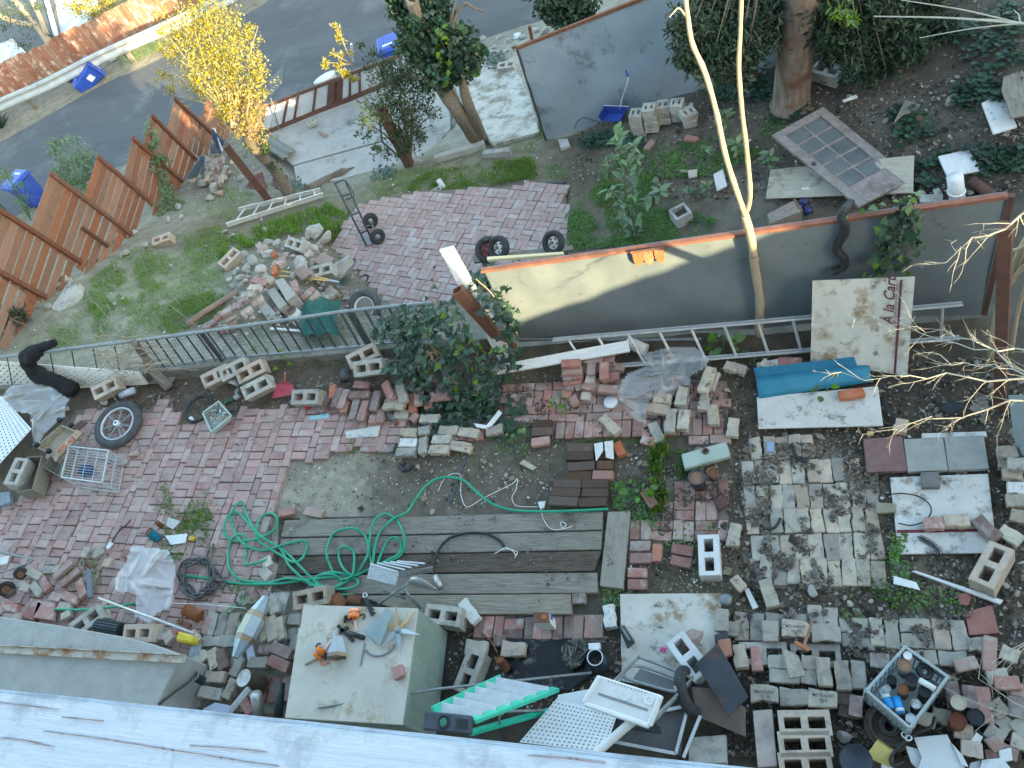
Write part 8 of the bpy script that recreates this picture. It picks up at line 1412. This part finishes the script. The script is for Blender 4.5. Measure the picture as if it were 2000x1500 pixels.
# ---- round the crate
pot(1851,1357,.0,.1,.0,m_rust,m_rust,'x','x') if False else None
t=thing('rusty_brake_drum',P(1738,1418,0),'dark rusty brake drum half under the milk crate','brake drum');c=P(1738,1418,.10);MB().lathe([(.06,.02),(.075,.02),(.08,-.01),(.12,-.01),(.13,.02),(.15,.02),(.155,-.01),(.18,-.01),(.185,-.06)],c,(0,0,1),34).build('drum',M('dark_drum_rust',(.04,.032,.028),(.075,.058,.05),10,bump=.4),t,smooth=False);MB().torus(c,(0,0,1),.05,.012,20,6).build('hub_ring',m_dkiron,t,smooth=True)
for k in range(5):a=k*1.257;MB().tube([c+Vector((math.cos(a)*.1,math.sin(a)*.1,-.012)),c+Vector((math.cos(a)*.1,math.sin(a)*.1,-.006))],.009,8).build('stud_hole',m_black,t)
can(1872,1372,.2,.055,.15,m_rough,M('cream_lid',(.46,.4,.28),(.56,.5,.38),10),'cream_lid_jar','jar with a cream round lid right of the crate',(-.03,0,1),'jar');can(1871,1408,.2,.06,.15,m_rustcan,M('dark_rust_lid',(.15,.05,.035),(.2,.08,.055),10),'rust_lid_jar','jar with a dark rust lid below the cream one',(-.03,0,1),'jar');can(1906,1400,.16,.06,.13,m_black,m_black,'black_lid_tub','tub with a black lid beside the rust lid jar',(-.03,0,1),'tub')
tubeobj([(1826,1400,.2),(1818,1420,.2),(1790,1432,.2),(1760,1455,.2),(1740,1480,.2),(1745,1496,.2),(1765,1488,.15)],.012,m_black,'power_cable','thick black cord curling below the milk crate','cord')
pl([(1712,1446),(1746,1470),(1738,1500),(1690,1478)],[.2,.2,.16,.16],.1,m_yellow,'yellow_case','bright yellow plastic case below the milk crate','case');t=thing('dark_blue_tub',P(1672,1486,0),'round dark blue lidded tub at the bottom edge','tub');c=P(1672,1486,.3);MB().lathe([(0,-.28),(.1,-.28),(.115,0)],c,(0,0,1),24).build('body',MATS['dark_blue_glaze'],t,smooth=True);MB().lathe([(0,0),(.105,0),(.115,.012),(.118,0)],c,(0,0,1),24).build('lid',M('navy_lid',(.02,.03,.045),(.035,.045,.065),5,rough=.35),t,smooth=True)
m_pls=M('broken_white_plaster',(.58,.60,.62),(.70,.71,.72),4,stain=(.36,.36,.35),st=.36,sscale=3,vary=.03)
for k,(q,z_) in enumerate([([(1785,1440),(1850,1434),(1862,1460),(1885,1500),(1790,1510),(1800,1480)],.14),([(1768,1456),(1792,1462),(1810,1490),(1800,1510),(1780,1490)],.1),([(1722,1478),(1745,1500),(1760,1530),(1720,1530)],.16),([(1858,1450),(1880,1475),(1892,1498),(1878,1495)],.16),([(1918,1484),(1958,1480),(1990,1520),(1910,1520)],.14),([(1895,1490),(1915,1484),(1915,1510),(1890,1510)],.1),([(1950,1465),(1975,1460),(1978,1485),(1955,1490)],.12)]):pl(q,z_,.025,m_pls,'plaster_slab','broken white plaster slab at the bottom right, '+['largest','narrow one left of the largest','corner piece by the yellow case','thin sliver right of the largest','wide piece at the corner','little piece between two slabs','upper right piece'][k],'plaster slab',group='broken plaster slabs')
cw_=P(1768,1436,.2);b=MB();b.torus(cw_,(.3,.4,1),.025,.006,14,6).torus(cw_+Vector((.02,-.02,.01)),(-.3,.6,1),.022,.006,14,6);b.build('white_rope_knot',m_wht,smooth=True,label='white rope knot at the lower crate corner',cat='rope')
# ---- right edge: dead trunks and bare lit twigs
t=thing('dead_shrub_trunks',P(1935,700,0),'twisted bare grey trunks at the right end of the panel','shrub')
for q,r_ in[([(1935,700,0),(1940,660,.4),(1955,590,.9),(1985,510,1.5),(2030,430,2.2)],.035),([(1940,660,.4),(1950,600,.8),(1990,530,1.4),(2040,500,1.8)],.02),([(1970,520,1.5),(1955,505,1.6),(1960,490,1.7),(1985,488,1.8),(2020,470,2)],.016),([(1975,690,0),(1990,600,.6),(2020,520,1.2)],.02)]:MB().tube(curve([P(*p) for p in q],6),r_,8).build('stem',m_barky,t,smooth=True)
def twig(mb,p,d,L,r,depth):
    pts=[p];n=6
    for i in range(n):d=(d+Vector((random.gauss(0,.10),random.gauss(0,.10),random.gauss(0,.10)))).normalized();pts.append(pts[-1]+d*L/n)
    mb.tube(pts,[r*(1-.75*i/n) for i in range(n+1)],5)
    if depth:
        for i in range(1,n+1):
            for s in range(2 if depth>1 else 1):
                if random.random()<.4:e=(d+Vector((random.gauss(0,.55),random.gauss(0,.55),random.gauss(0,.45)))).normalized();twig(mb,pts[i],e,L*random.uniform(.25,.5),r*.5,depth-1)
bt_=thing('bare_twig_tree',P(2120,800,0),'pale leafless tree reaching in from the right edge','tree');random.seed(5)
MB().tube(curve([P(2120,800,0),P(2130,780,1.0),P(2140,760,2.2),P(2110,745,2.6)],5),.04,8).build('trunk',m_twig,bt_)
for a,z0,b_,z1,r_,L_ in[((2110,745),2.6,(1640,735),2.2,.008,0),((2100,745),2.6,(1675,620),2.0,.0065,0),((2060,700),2.7,(1795,640),2.4,.006,0),((2090,750),2.6,(1800,690),2.3,.007,0),((2060,380),3.4,(1845,510),2.8,.009,0),((2080,760),2.5,(1690,850),1.9,.007,0)]:
    p,q=P(*a,z0),P(*b_,z1);mb=MB();n=12;pts=[p.lerp(q,i/n)+Vector((random.gauss(0,.02),random.gauss(0,.02),random.gauss(0,.02))) for i in range(n+1)];mb.tube(pts,[r_*(1-.8*i/n) for i in range(n+1)],6)
    for i in range(2,n+1):
        for s in range(1 if i%3 else 2):d=((q-p).normalized()+Vector((random.gauss(0,.5),random.gauss(0,.5),random.gauss(0,.4)))).normalized();twig(mb,pts[i],d,random.uniform(.06,.24),r_*.32,1)
    mb.build('branch',m_twig,bt_)
mb=MB();p,q=P(2080,60,3.2),P(1707,32,2.8)
for q_,r_ in[((1707,32),.012),((1796,74),.008),((1760,0),.008),((1870,38),.008),((1980,20),.006)]:c=curve([P(2080,50,3.2),P(2000,46,3.1),P((2000+q_[0])/2,(46+q_[1])/2-4,3),P(*q_,2.8)],5);mb.tube(c,[r_*(1-.6*i/len(c)) for i in range(len(c))],5)
o=mb.build('branch',m_twig,bt_)
for(u0,v0),(u1,v1),z_ in[((2080,1430),(1840,1348),.5),((2050,1230),(1930,1300),.6),((2050,1240),(1920,1275),.6),((2060,1400),(1900,1372),.5),((2040,1220),(1955,1322),.6)]:mb=MB();twig(mb,P(u0,v0,z_),(P(u1,v1,z_)-P(u0,v0,z_)).normalized(),(P(u1,v1,z_)-P(u0,v0,z_)).length,.006,1);mb.build('branch',m_twig,bt_)
# ================================================================== things on the slope
# old ten pane door on a plywood sheet
pl([(1504,331),(1785,303),(1783,376),(1495,388)],[A(1504,331).z+.12,A(1785,303).z+.12,A(1783,376).z+.1,A(1495,388).z+.1],.03,m_woodp,'plywood_board','pale stained plywood board under the old glazed door','board')
dz=A(1640,330).z;DC=[(1507,264,dz+.35),(1608,208,dz+.35),(1782,349,dz+.22),(1677,403,dz+.22)];D4=[P(*q) for q in DC];dt=thing('old_glazed_door',P(1640,330,dz),'old grey wooden door with ten dusty panes lying on the slope','door');dn_=(D4[1]-D4[0]).cross(D4[3]-D4[0]).normalized();dn_=dn_ if dn_.z>0 else-dn_
fd=lambda s,t_,n=0:D4[0].lerp(D4[1],s).lerp(D4[3].lerp(D4[2],s),t_)+dn_*n
m_door=M('purplish_grey_wood',(.20,.17,.16),(.31,.275,.265),5,stretch=(3,3,3),stain=(.15,.12,.11),st=.38,vary=.03,bump=.4)
def dbar(s0,t0,s1,t1,nm,th=.04,off=0):MB().prism([fd(s0,t0,off),fd(s1,t0,off),fd(s1,t1,off),fd(s0,t1,off)],th,-dn_).build(nm,m_door,dt,bevel=.003)
dbar(0,0,.16,1,'stile');dbar(.84,0,1,1,'stile');dbar(.163,0,.837,.07,'rail');dbar(.163,.80,.837,1,'rail')
for k in range(1,5):t0=.07+.73*k/5;dbar(.163,t0-.008,.837,t0+.008,'glazing_bar',.03,-.003)
dbar(.485,.072,.515,.798,'glazing_bar',.03,-.006)
for i in range(2):
    for k in range(5):s0,s1=(.165,.483) if i==0 else(.517,.835);t0,t1=.07+.73*k/5+.01,.07+.73*(k+1)/5-.01;MB().prism([fd(s0,t0,-.015),fd(s1,t0,-.015),fd(s1,t1,-.015),fd(s0,t1,-.015)],.004,-dn_).build('pane',m_glassd,dt)
MB().lathe([(0,.03),(.02,.03),(.03,0)],fd(.08,.46,.0),tuple(dn_),12).build('lock_hole',m_dkiron,dt)
for q,mt,nm,lb in[([(1917,201),(1960,181),(1987,247),(1940,261)],m_white,'white_board','peeling white square board on the slope at upper right'),([(1960,150),(2010,130),(2030,220),(1975,230),(1956,175)],m_wood,'grey_board','grey weathered boards behind the peeling white board'),([(1832,305),(1891,291),(1918,332),(1850,344)],m_wpaint,'white_board','chipped white board beside the white pot on the slope'),([(1565,366),(1680,357),(1700,362),(1566,370)],m_wpaint,'white_strip','thin white strip crossing under the glazed door'),([(1742,318),(1778,310),(1776,335),(1752,330)],m_rustbrown,'brown_plank','brown plank end under the right of the door'),([(1645,195),(1672,184),(1675,189),(1648,198)],m_wht,'white_shard','small white shard above the glazed door'),([(1745,240),(1768,194),(1798,204),(1790,218),(1765,222)],m_wood,'flat_grey_wood','flat grey wood piece on bare soil above the door'),([(1795,380),(1842,378),(1842,392),(1797,394)],m_conc,'concrete_piece','grey concrete piece behind the panel rail'),([(1352,300),(1358,296),(1362,330),(1356,332)],m_wht,'x',None),([(1393,340),(1412,330),(1420,362),(1400,372)],m_wpaint,'white_sheet','bent white sheet on the soil left of the forked tree'),([(1343,332),(1362,330),(1361,344),(1345,347)],m_woodp,'pale_chunk','pale rectangular chunk beneath a sage seedling'),([(1328,330),(1345,332),(1346,336),(1328,335)],m_wood,'grey_stick','flat grey stick beside the pale chunk')]:
    if lb:zz=A(sum(p[0] for p in q)/len(q),sum(p[1] for p in q)/len(q)).z;pl(q,zz+.07,.025,mt,nm,lb,'board')
t=thing('white_pot',A(1868,390),'white plastic pipe collar standing behind the panel rail','pipe');a=A(1870,395);cyl(MB(),a+Vector((0,0,.02)),lift(a,1865,345),.085,20).build('body',m_wht,t,smooth=True);MB().torus(a.lerp(lift(a,1865,345),.45),(0,0,1),.088,.012,22,6).build('collar',m_wht,t,smooth=True)
a=A(1898,352,.05);MB().tube([a,A(1945,388,.05)],.06,14).build('brown_pipe',m_rustbrown,smooth=True,label='short dark brown pipe lying at the panel corner',cat='pipe')
t=thing('gritty_block',A(1532,415),'gritty brown clay block with slats behind the panel','block');zz=A(1532,415).z+.25;pl_=pl([(1498,418),(1552,390),(1566,412),(1505,436)],zz,.15,M('gritty_top',(.16,.13,.11),(.28,.24,.2),26),'body',None,None);setpar(pl_,t)
for k in range(5):p=P(1553+k*3,392+k*4.4,zz+.003);MB().box(p,(.02,.05,.02),rz=.5).build('slat',m_terra,t)
for k,(u,v) in enumerate([(1570,395),(1578,412),(1560,405)]):cyl(MB(),A(u-8,v+4,.12),A(u+8,v-4,.14),.05,14).build('plastic_ball',M('navy_plastic',(.01,.02,.09),(.02,.03,.13),5,rough=.3),smooth=True,label='dark blue plastic piece behind the panel, '+['upper','lower','left'][k],cat='plastic piece',group='dark blue pieces')
hq=[onpanel(1662,396,-.25),onpanel(1652,408,.0),onpanel(1643,423,.06),onpanel(1649,440,.06),onpanel(1649,458,.06),onpanel(1636,478,.06),onpanel(1636,492,.06),onpanel(1650,507,.06),onpanel(1646,522,.06),onpanel(1626,532,.07)];c=curve(hq,9);MB().tube(c,[.036+.005*(i%2) for i in range(len(c))],12).build('corrugated_hose',m_hose_b,smooth=False,label='bent black corrugated hose hanging over the panel top',cat='hose')
t=thing('square_planter',A(1332,425),'small square concrete planter in the clover','planter');g=A(1332,430);b=MB();b.cells([-.12,-.085,.085,.12],[-.12,-.085,.085,.12],[0,.04,.18],lambda i,j,k:not(i==1 and j==1 and k==1),Matrix.Translation(g)@Matrix.Rotation(.5,4,'Z'));b.build('body',m_conc,t);MB().box(g+Vector((0,0,.1)),(.16,.16,.02),rz=.5).build('soil',m_soil,t)
# wheels on a shelf behind the panel
def tyre(u,v,z,R_,r_,ax,rimm,label,name='spare_wheel'):
    c=P(u,v,z);a=Vector(ax).normalized();t=thing(name,c-Vector((0,0,R_)),label,'wheel');MB().torus(c,a,R_-r_,r_,32,12,1.5).build('tyre',m_rubber,t,smooth=True);MB().lathe([(0,.02),(R_*.2,.025),(R_*.25,.0),(R_*.56,-.005),(R_*.68,.045),(R_*.72,.05),(R_*.72,-.03)],c,a,24).build('rim',rimm,t,smooth=True);MB().lathe([(0,.05),(R_*.12,.05),(R_*.14,.02)],c,a,12).build('hub',m_rust,t,smooth=True)
    for k in range(5):
        e1_=a.orthogonal().normalized();e2_=a.cross(e1_);d=e1_*math.cos(k*1.257)+e2_*math.sin(k*1.257);MB().tube([c+d*R_*.36+a*.0,c+d*R_*.36+a*.008],.012,8).build('bolt_hole',m_black,t)
m_rr=M('red_rim',(.2,.03,.04),(.27,.05,.06),8);m_cr2=M('cream_rim',(.5,.46,.38),(.6,.56,.48),8,stain=(.35,.2,.1),st=.34)
tyre(954,488,.35,.175,.042,(.1,-.6,.8),m_rr,'black tyre with dark red rim behind the panel corner');tyre(974,484,.42,.155,.038,(-.35,-.55,.75),m_wht,'black tyre with white rim leaning on the red rimmed one');tyre(1081,474,.45,.15,.036,(-.25,-.6,.75),m_cr2,'black tyre with cream rim above the panel rail')
shf=thing('wheel_shelf',P(1000,490,-.5),'narrow wooden shelf bearing tyres behind the panel','shelf');pl_=pl([(925,512),(1120,488),(1118,478),(922,500)],.22,.04,m_wood,'board',None,None);setpar(pl_,shf)
for u in(940,1100):a=P(u,500-(u-940)*.13,.2);MB().bar(a,Vector((a.x,a.y,-1.6)),.06,.06).build('leg',m_wood,shf)
pl([(951,501),(1100,491),(1100,496),(951,507)],[1.1]*4,.04,M('sunlit_yellow_batten',(.62,.5,.27),(.7,.58,.34),5),'sunlit_batten','thin wooden batten coloured sunlit yellow along the panel top left','batten')  # sunlight on the batten is put into its yellow colour
# hand truck
ht=thing('hand_truck',A(722,480),'black two wheeled hand truck standing on the lower patio','hand truck');zb=-1.57;hb0,hb1=P(716,480,zb+.03),P(728,473,zb+.03);
def up_of(b_,u,v):return lift(b_,u,v)
tpL,tpR=P(654,358,zb+1.12),P(674,353,zb+1.12)
for b_,e in((hb0,tpL),(hb1,tpR)):MB().tube([b_,e],.016,8).build('rail',m_dkiron,ht,smooth=True)
MB().tube(curve([tpL,P(672,352,zb+1.14),P(684,366,zb+1.05),P(691,380,zb+.95),P(688,385,zb+.92),P(676,390,zb+.88)],5),.014,8).build('loop_handle',m_dkiron,ht,smooth=True);
for s in(.2,.5,.8):MB().bar(hb0.lerp(tpL,s),hb1.lerp(tpR,s),.02,.02).build('crossbar',m_dkiron,ht)
pl_=pl([(703,462),(718,455),(728,474),(714,482)],zb+.02,.012,m_galv,'toe_plate',None,None,bevel=.002);setpar(pl_,ht)
for u,v in((723,431),(737,462)):c=P(u,v,zb+.14);a=Vector((.55,-.6,.12)).normalized();MB().torus(c,a,.095,.046,28,12,1.1).build('tyre',m_rubber,ht,smooth=True);MB().lathe([(0,.05),(.03,.05),(.035,.02),(.055,.03),(.06,-.02)],c,a,16).build('hub',m_galv,ht,smooth=True)
MB().tube([P(723,431,zb+.14),P(737,462,zb+.14)],.012,8).build('axle',m_galv,ht);MB().tube([P(723,440,zb+.14),hb0.lerp(tpL,.3)],.01,6).build('brace',m_galv,ht)
# tyres by the pile, green bag, vases
MB().torus(A(712,547,.06),(0,0,1),.08,.04,24,10).build('small_tyre',m_rubber,smooth=True,label='small black tyre at the lower patio edge',cat='tyre')
t=thing('large_spare_wheel',A(715,600),'large grey tyre standing behind the iron fence rail','wheel');c=A(712,600,.15);MB().torus(c,(.1,-.5,.8),.22,.06,36,12).build('tyre',M('grey_tyre',(.09,.1,.11),(.14,.15,.16),14),t,smooth=True);MB().torus(c,(.1,-.5,.8),.16,.02,30,8).build('rim',m_wht,t,smooth=True)
mb=MB();vs_=[]
for i in range(13):
    for j in range(9):u,v=610+i*6.2-j*1.5,608+j*7.6;p=A(u,v);vs_.append(p+Vector((0,0,.12+.3*math.exp(-((u-650)/45)**2-((v-630)/34)**2)+.05*math.sin(i*1.2)*math.cos(j*1.1))))
mb.add(vs_,[(i*9+j,i*9+j+1,(i+1)*9+j+1,(i+1)*9+j) for i in range(12) for j in range(8)]);mb.build('green_tarp_bag',m_tarp,smooth=True,label='dark green cloth bag behind the iron fence',cat='bag')
c=A(568,606,.3);t=thing('terracotta_rimmed_pot',A(568,612),'white pot with terracotta rim behind the fence rail','pot');MB().lathe([(0,-.28),(.07,-.28),(.11,-.15),(.08,-.02)],c,(-.1,.1,1),22).build('body',m_wht,t,smooth=True);MB().torus(c,(-.1,.1,1),.075,.014,22,8).build('rim',m_terra,t,smooth=True);MB().lathe([(0,-.01),(.07,-.01)],c,(-.1,.1,1),16).build('soil',m_soil,t)
MB().tube([A(528,642,.06),A(610,648,.06)],.02,8).build('white_pipe',m_wht,label='thin white pipe behind the iron balusters',cat='pipe')
# long slab block at the fence edge and weathered post
pl([(118,575),(135,545),(150,548),(138,590),(108,615),(100,600)],A(125,580).z+.15,.2,MATS['spalled_concrete'],'concrete_post_piece','weathered grey concrete post lying below the cedar fence','post');blk(95,560,125,540,A(110,555).z+.2,'tan hollow block at the lower cedar fence foot',m_tan,.4);blk(302,470,325,462,A(312,470).z+.15,'pinkish block on the grass near the cedar fence',m_tan,.2)
# blue scoop
sc=thing('blue_scoop',A(1205,238),'blue long handled scoop with white handle by the metal wall','scoop');g=A(1205,240);zz=g.z+.1;q0=[P(1168,228,zz+.1),P(1180,206,zz+.16),P(1228,208,zz+.16),P(1215,228,zz+.1)];bb=[P(1176,236,zz-.05),P(1186,222,zz-.02),P(1222,222,zz-.02),P(1212,238,zz-.05)]
b=MB();b.add(q0+bb,[(4,5,6,7),(0,1,5,4),(1,2,6,5),(2,3,7,6)]);o=b.build('pan',m_blue,sc);o.modifiers.new('t','SOLIDIFY').thickness=.008
MB().tube([q0[1],q0[2]],.006,6).build('pan_rim',m_wht,sc);hh_=lift(g,1224,152);MB().tube(curve([P(1211,212,zz+.1),P(1216,190,zz+.35),P(1226,160,zz+.72),P(1227,150,zz+.8)],5),.011,8).build('handle',m_wht,sc,smooth=True);MB().tube([P(1227,150,zz+.8),P(1222,137,zz+.9)],.014,8).build('grip',m_blue,sc)
MB().tube(curve([A(1120,255,.02),A(1126,240,.3),A(1140,230,.5),A(1160,235,.4),A(1172,240,.1)],6),.006,5).build('cable_loop',m_dkiron,label='thin dark cable looping by the blue scoop',cat='cable');MB().bar(A(1070,358,.03),A(1102,357,.03),.05,.04).build('dark_strip',m_dkiron,label='short dark strip on the soil right of the patio',cat='strip')
# slab things: gutter sheet, log, block, tool
a,b_=P(510,268,SL+.16),P(566,304,SL+.1);x,y,z_=frame_of(a,b_);b=MB();vs_=[]
for i in range(9):
    for j in range(9):vs_.append(a.lerp(b_,i/8)+y*(.36*(j/8-.5))+Vector((0,0,.05*math.sin(j*1.57)+.06*(1-abs(j/4-1)))))
b.add(vs_,[(i*9+j,(i+1)*9+j,(i+1)*9+j+1,i*9+j+1) for i in range(8) for j in range(8)]);o=b.build('corrugated_sheet',M('greenish_grey_sheet',(.19,.21,.19),(.26,.28,.26),4,stretch=(2,10,4)),smooth=True,label='bent grey green corrugated sheet at the slab corner',cat='corrugated sheet');o.modifiers.new('t','SOLIDIFY').thickness=.008
b=MB();b.tube(curve([A(602,372,.1),A(640,352,.12),A(668,338,.14),A(692,326,.16)],5),[.11]*6+[.10]*6+[.05,.03,.02,.01],10);b.build('rotten_log',m_bark,label='rotten brown log with a splintered end by the slab',cat='log')
blk(600,240,614,232,SL+.15,'small pale square block on the concrete slab',m_tan,0,mesh=HALF);MB().tube([P(626,258,SL+.02),P(638,266,SL+.03)],.05,10).build('brown_stone',MATS['pink_rubble'],label='reddish stone on the concrete slab',cat='stone')
MB().tube([P(529,192,SL+.9),P(545,252,SL+.05)],.018,8).build('white_stake',m_galv,label='thin white stake before the paned fence',cat='stake');MB().tube([P(690,120,rz+.05),P(686,86,rz+.9)],.03,8).build('white_post',m_wht,label='thin white post beside the road',cat='post')
c=P(634,152,rz+.7);t=thing('white_tub',c-Vector((0,0,.7)),'round white plastic tub behind the paned fence','tub');MB().lathe([(0,-.68),(.24,-.68),(.3,0),(.32,.02),(.0,.03)],c,(-.15,.2,1),24).build('body',m_wht,t,smooth=True)
def bin_(name,label,base,axd,fw,mat,wm=True):
    """wheeled bin: base point, axis (base to lid), front direction"""
    t=thing(name,base,label,'wheeled bin');z=Vector(axd).normalized();x=(Vector(fw)-z*Vector(fw).dot(z)).normalized();y=z.cross(x);o_=Vector(base)
    pt=lambda a,b_,c:o_+x*a+y*b_+z*c
    b=MB();lo=[(-.24,-.22),(.24,-.22),(.24,.22),(-.24,.22)];hi=[(-.33,-.28),(.33,-.28),(.33,.28),(-.33,.28)]
    b.add([pt(*q,.05) for q in lo]+[pt(*q,.95) for q in hi],[(3,2,1,0),(4,5,6,7)]+[(i,(i+1)%4,4+(i+1)%4,4+i) for i in range(4)]);b.build('body',mat,t,bevel=.03)
    b=MB();l0=[(-.38,-.31),(.37,-.31),(.37,.31),(-.38,.31)];l1=[(-.30,-.26),(.31,-.26),(.31,.26),(-.30,.26)];b.add([pt(*q,.96) for q in l0]+[pt(*q,1.0) for q in l0]+[pt(*q,1.06) for q in l1],[(3,2,1,0),(8,9,10,11)]+[(i,(i+1)%4,4+(i+1)%4,4+i) for i in range(4)]+[(4+i,4+(i+1)%4,8+(i+1)%4,8+i) for i in range(4)]);b.build('lid',mat,t,bevel=.012)
    MB().prism([pt(.12,-.13,1.063),pt(.2,-.13,1.063),pt(.2,.13,1.063),pt(.12,.13,1.063)],.003,z).build('lid_label',m_paper,t)
    MB().tube([pt(-.4,-.22,.95),pt(-.4,.22,.95)],.018,8).build('handle',mat,t)
    for s in(-1,1):MB().torus(pt(-.25,.25*s,.1),tuple(y),.08,.035,18,8).build('wheel',m_rubber,t,smooth=True)
    MB().prism([pt(.28,-.1,.55),pt(.28,.1,.55),pt(.30,.1,.75),pt(.30,-.1,.75)],.02,x).build('front_label',m_paper,t);return t
gb=P(152,176,rz);bin_('recycling_bin','bright blue wheeled bin leaning at the guard rail',gb,tuple((lift(gb,172,146)-gb).normalized()+Vector((.25,.1,.1))),(.7,-.6,0),m_blue)
gb=P(84,400,rz);bin_('recycling_bin','blue wheeled bin outside the cedar fence',gb,(0,0,1),(.3,1,0),m_blue);gb=P(26,455,rz+.1);bin_('green_waste_bin','dark green wheeled bin at the left outside the cedar fence',gb,(0,0,1),(.3,1,0),M('dark_green_plastic',(.012,.09,.05),(.02,.12,.07),5,rough=.4))
gb=P(790,150,rz);bin_('recycling_bin','blue bin hidden behind the paned fence end',gb,(0,0,1),(.3,-1,0),m_blue)
# loose tiles and planks at the rubble heap by the cedar fence
for k,(q,mt,lb) in enumerate([([(360,352),(392,302),(400,306),(385,345)],M('blue_grey_slat',(.12,.19,.27),(.17,.25,.34),5,vary=0),'blue grey slatted board leaning on the cedar fence'),([(392,305),(400,302),(402,330),(390,342)],m_galv,'grey slat beside the blue grey board'),([(410,300),(414,252),(438,275),(430,300)],M('dark_blue_panel',(.08,.1,.16),(.12,.14,.2),4,vary=0),'dark blue triangular panel by the cedar fence top'),([(413,250),(418,250),(434,295),(429,296)],m_wht,'white edged strip on the dark blue panel')]):zz=A(q[-1][0],q[-1][1]).z;plank(q,[zz+.35,zz+.7,zz+.6,zz+.2],.02,mt,'leaning_sheet',label=lb,cat='panel')
for k in range(16):u,v=404+(k%4)*9+random.uniform(-2,2),312+(k//4)*12+random.uniform(-2,2);p=A(u,v,.22+random.uniform(-.03,.05));ms,dm=BM('f',[m_tan,m_rough,m_fire][k%3]);inst('loose_brick',ms[k%4],p,(random.uniform(-.3,.3),random.uniform(-.3,.3),1.9+random.uniform(-.25,.25)),label=f"{['tan', 'dull pink', 'pale'][k % 3]} brick, {['top', 'second', 'third', 'lowest'][k//4]} row, {['leftmost', 'second', 'third', 'rightmost'][k % 4]}, in the heap behind the dark post",cat='brick',group='bricks behind the dark post')
plank([(490,345),(512,335),(522,385),(470,388)],[-2.2,-2.2,-2.3,-2.3],.04,M('dark_red_board',(.12,.05,.045),(.17,.08,.07),5),'dark_red_board',label='dark red board at the foot of the sunlit tree',cat='board');plank([(530,350),(560,340),(565,362),(538,366)],[-2.35]*4,.04,MATS['dark_red_board'],'dark_red_board',label='dark red board end right of the tree trunk',cat='board')
MB().lathe([(0,.1),(.045,.1),(.05,.09),(.05,-.1),(0,-.1)],A(862,360,.12),(-.4,.5,.6),16).build('white_jar',m_paper,smooth=True,label='pale jar lying on grass above the lower patio',cat='jar');t=thing('clay_tray',A(853,375),'small pale tray with square holes on the patio edge','tray');MB().cells([-.1,-.08,-.01,.01,.08,.1],[-.06,-.04,.04,.06],[0,.05],lambda i,j,k:not(i in(1,3) and j==1),Matrix.Translation(A(853,375,.02))@Matrix.Rotation(.6,4,'Z')).build('body',m_conc,t)
for u,v,s,lb in[(1010,72,1,'pale blue box litter by the road edge'),(722,110,.8,'white scrap by the pale post at the road'),(585,165,.5,'little white scrap lying on the road'),(214,263,.5,'tiny white scrap on the dark road'),(220,115,1,'white crumpled litter on the verge')]:p=A(u,v,.05);b=MB();b.box(p,(.22*s,.16*s,.07*s),rz=u);b.build('litter_scrap',m_paper,label=lb,cat='litter')
trunk([A(990,42,.05),A(1005,28,.1),A(1012,22,.05)],.05,.03,m_bark,'fallen_branch',label='short fallen grey branch on the road',cat='branch')
for k,(u0,v0,u1,v1) in enumerate([(120,628,250,668),(200,600,262,672),(60,650,200,700),(240,620,250,668),(330,600,400,650)]):p=A(u0,v0);MB().tube([A(u1,v1,.05),A(u1,v1).lerp(p,.5)+Vector((0,0,.25)),p+Vector((0,0,.35))],.006,4).build('dry_stalk',m_dry,label=ORD[[60,120,200,240,330].index(u0)]+' dry stalk from the left leaning behind the iron fence',cat='stalk',group='dry stalks')
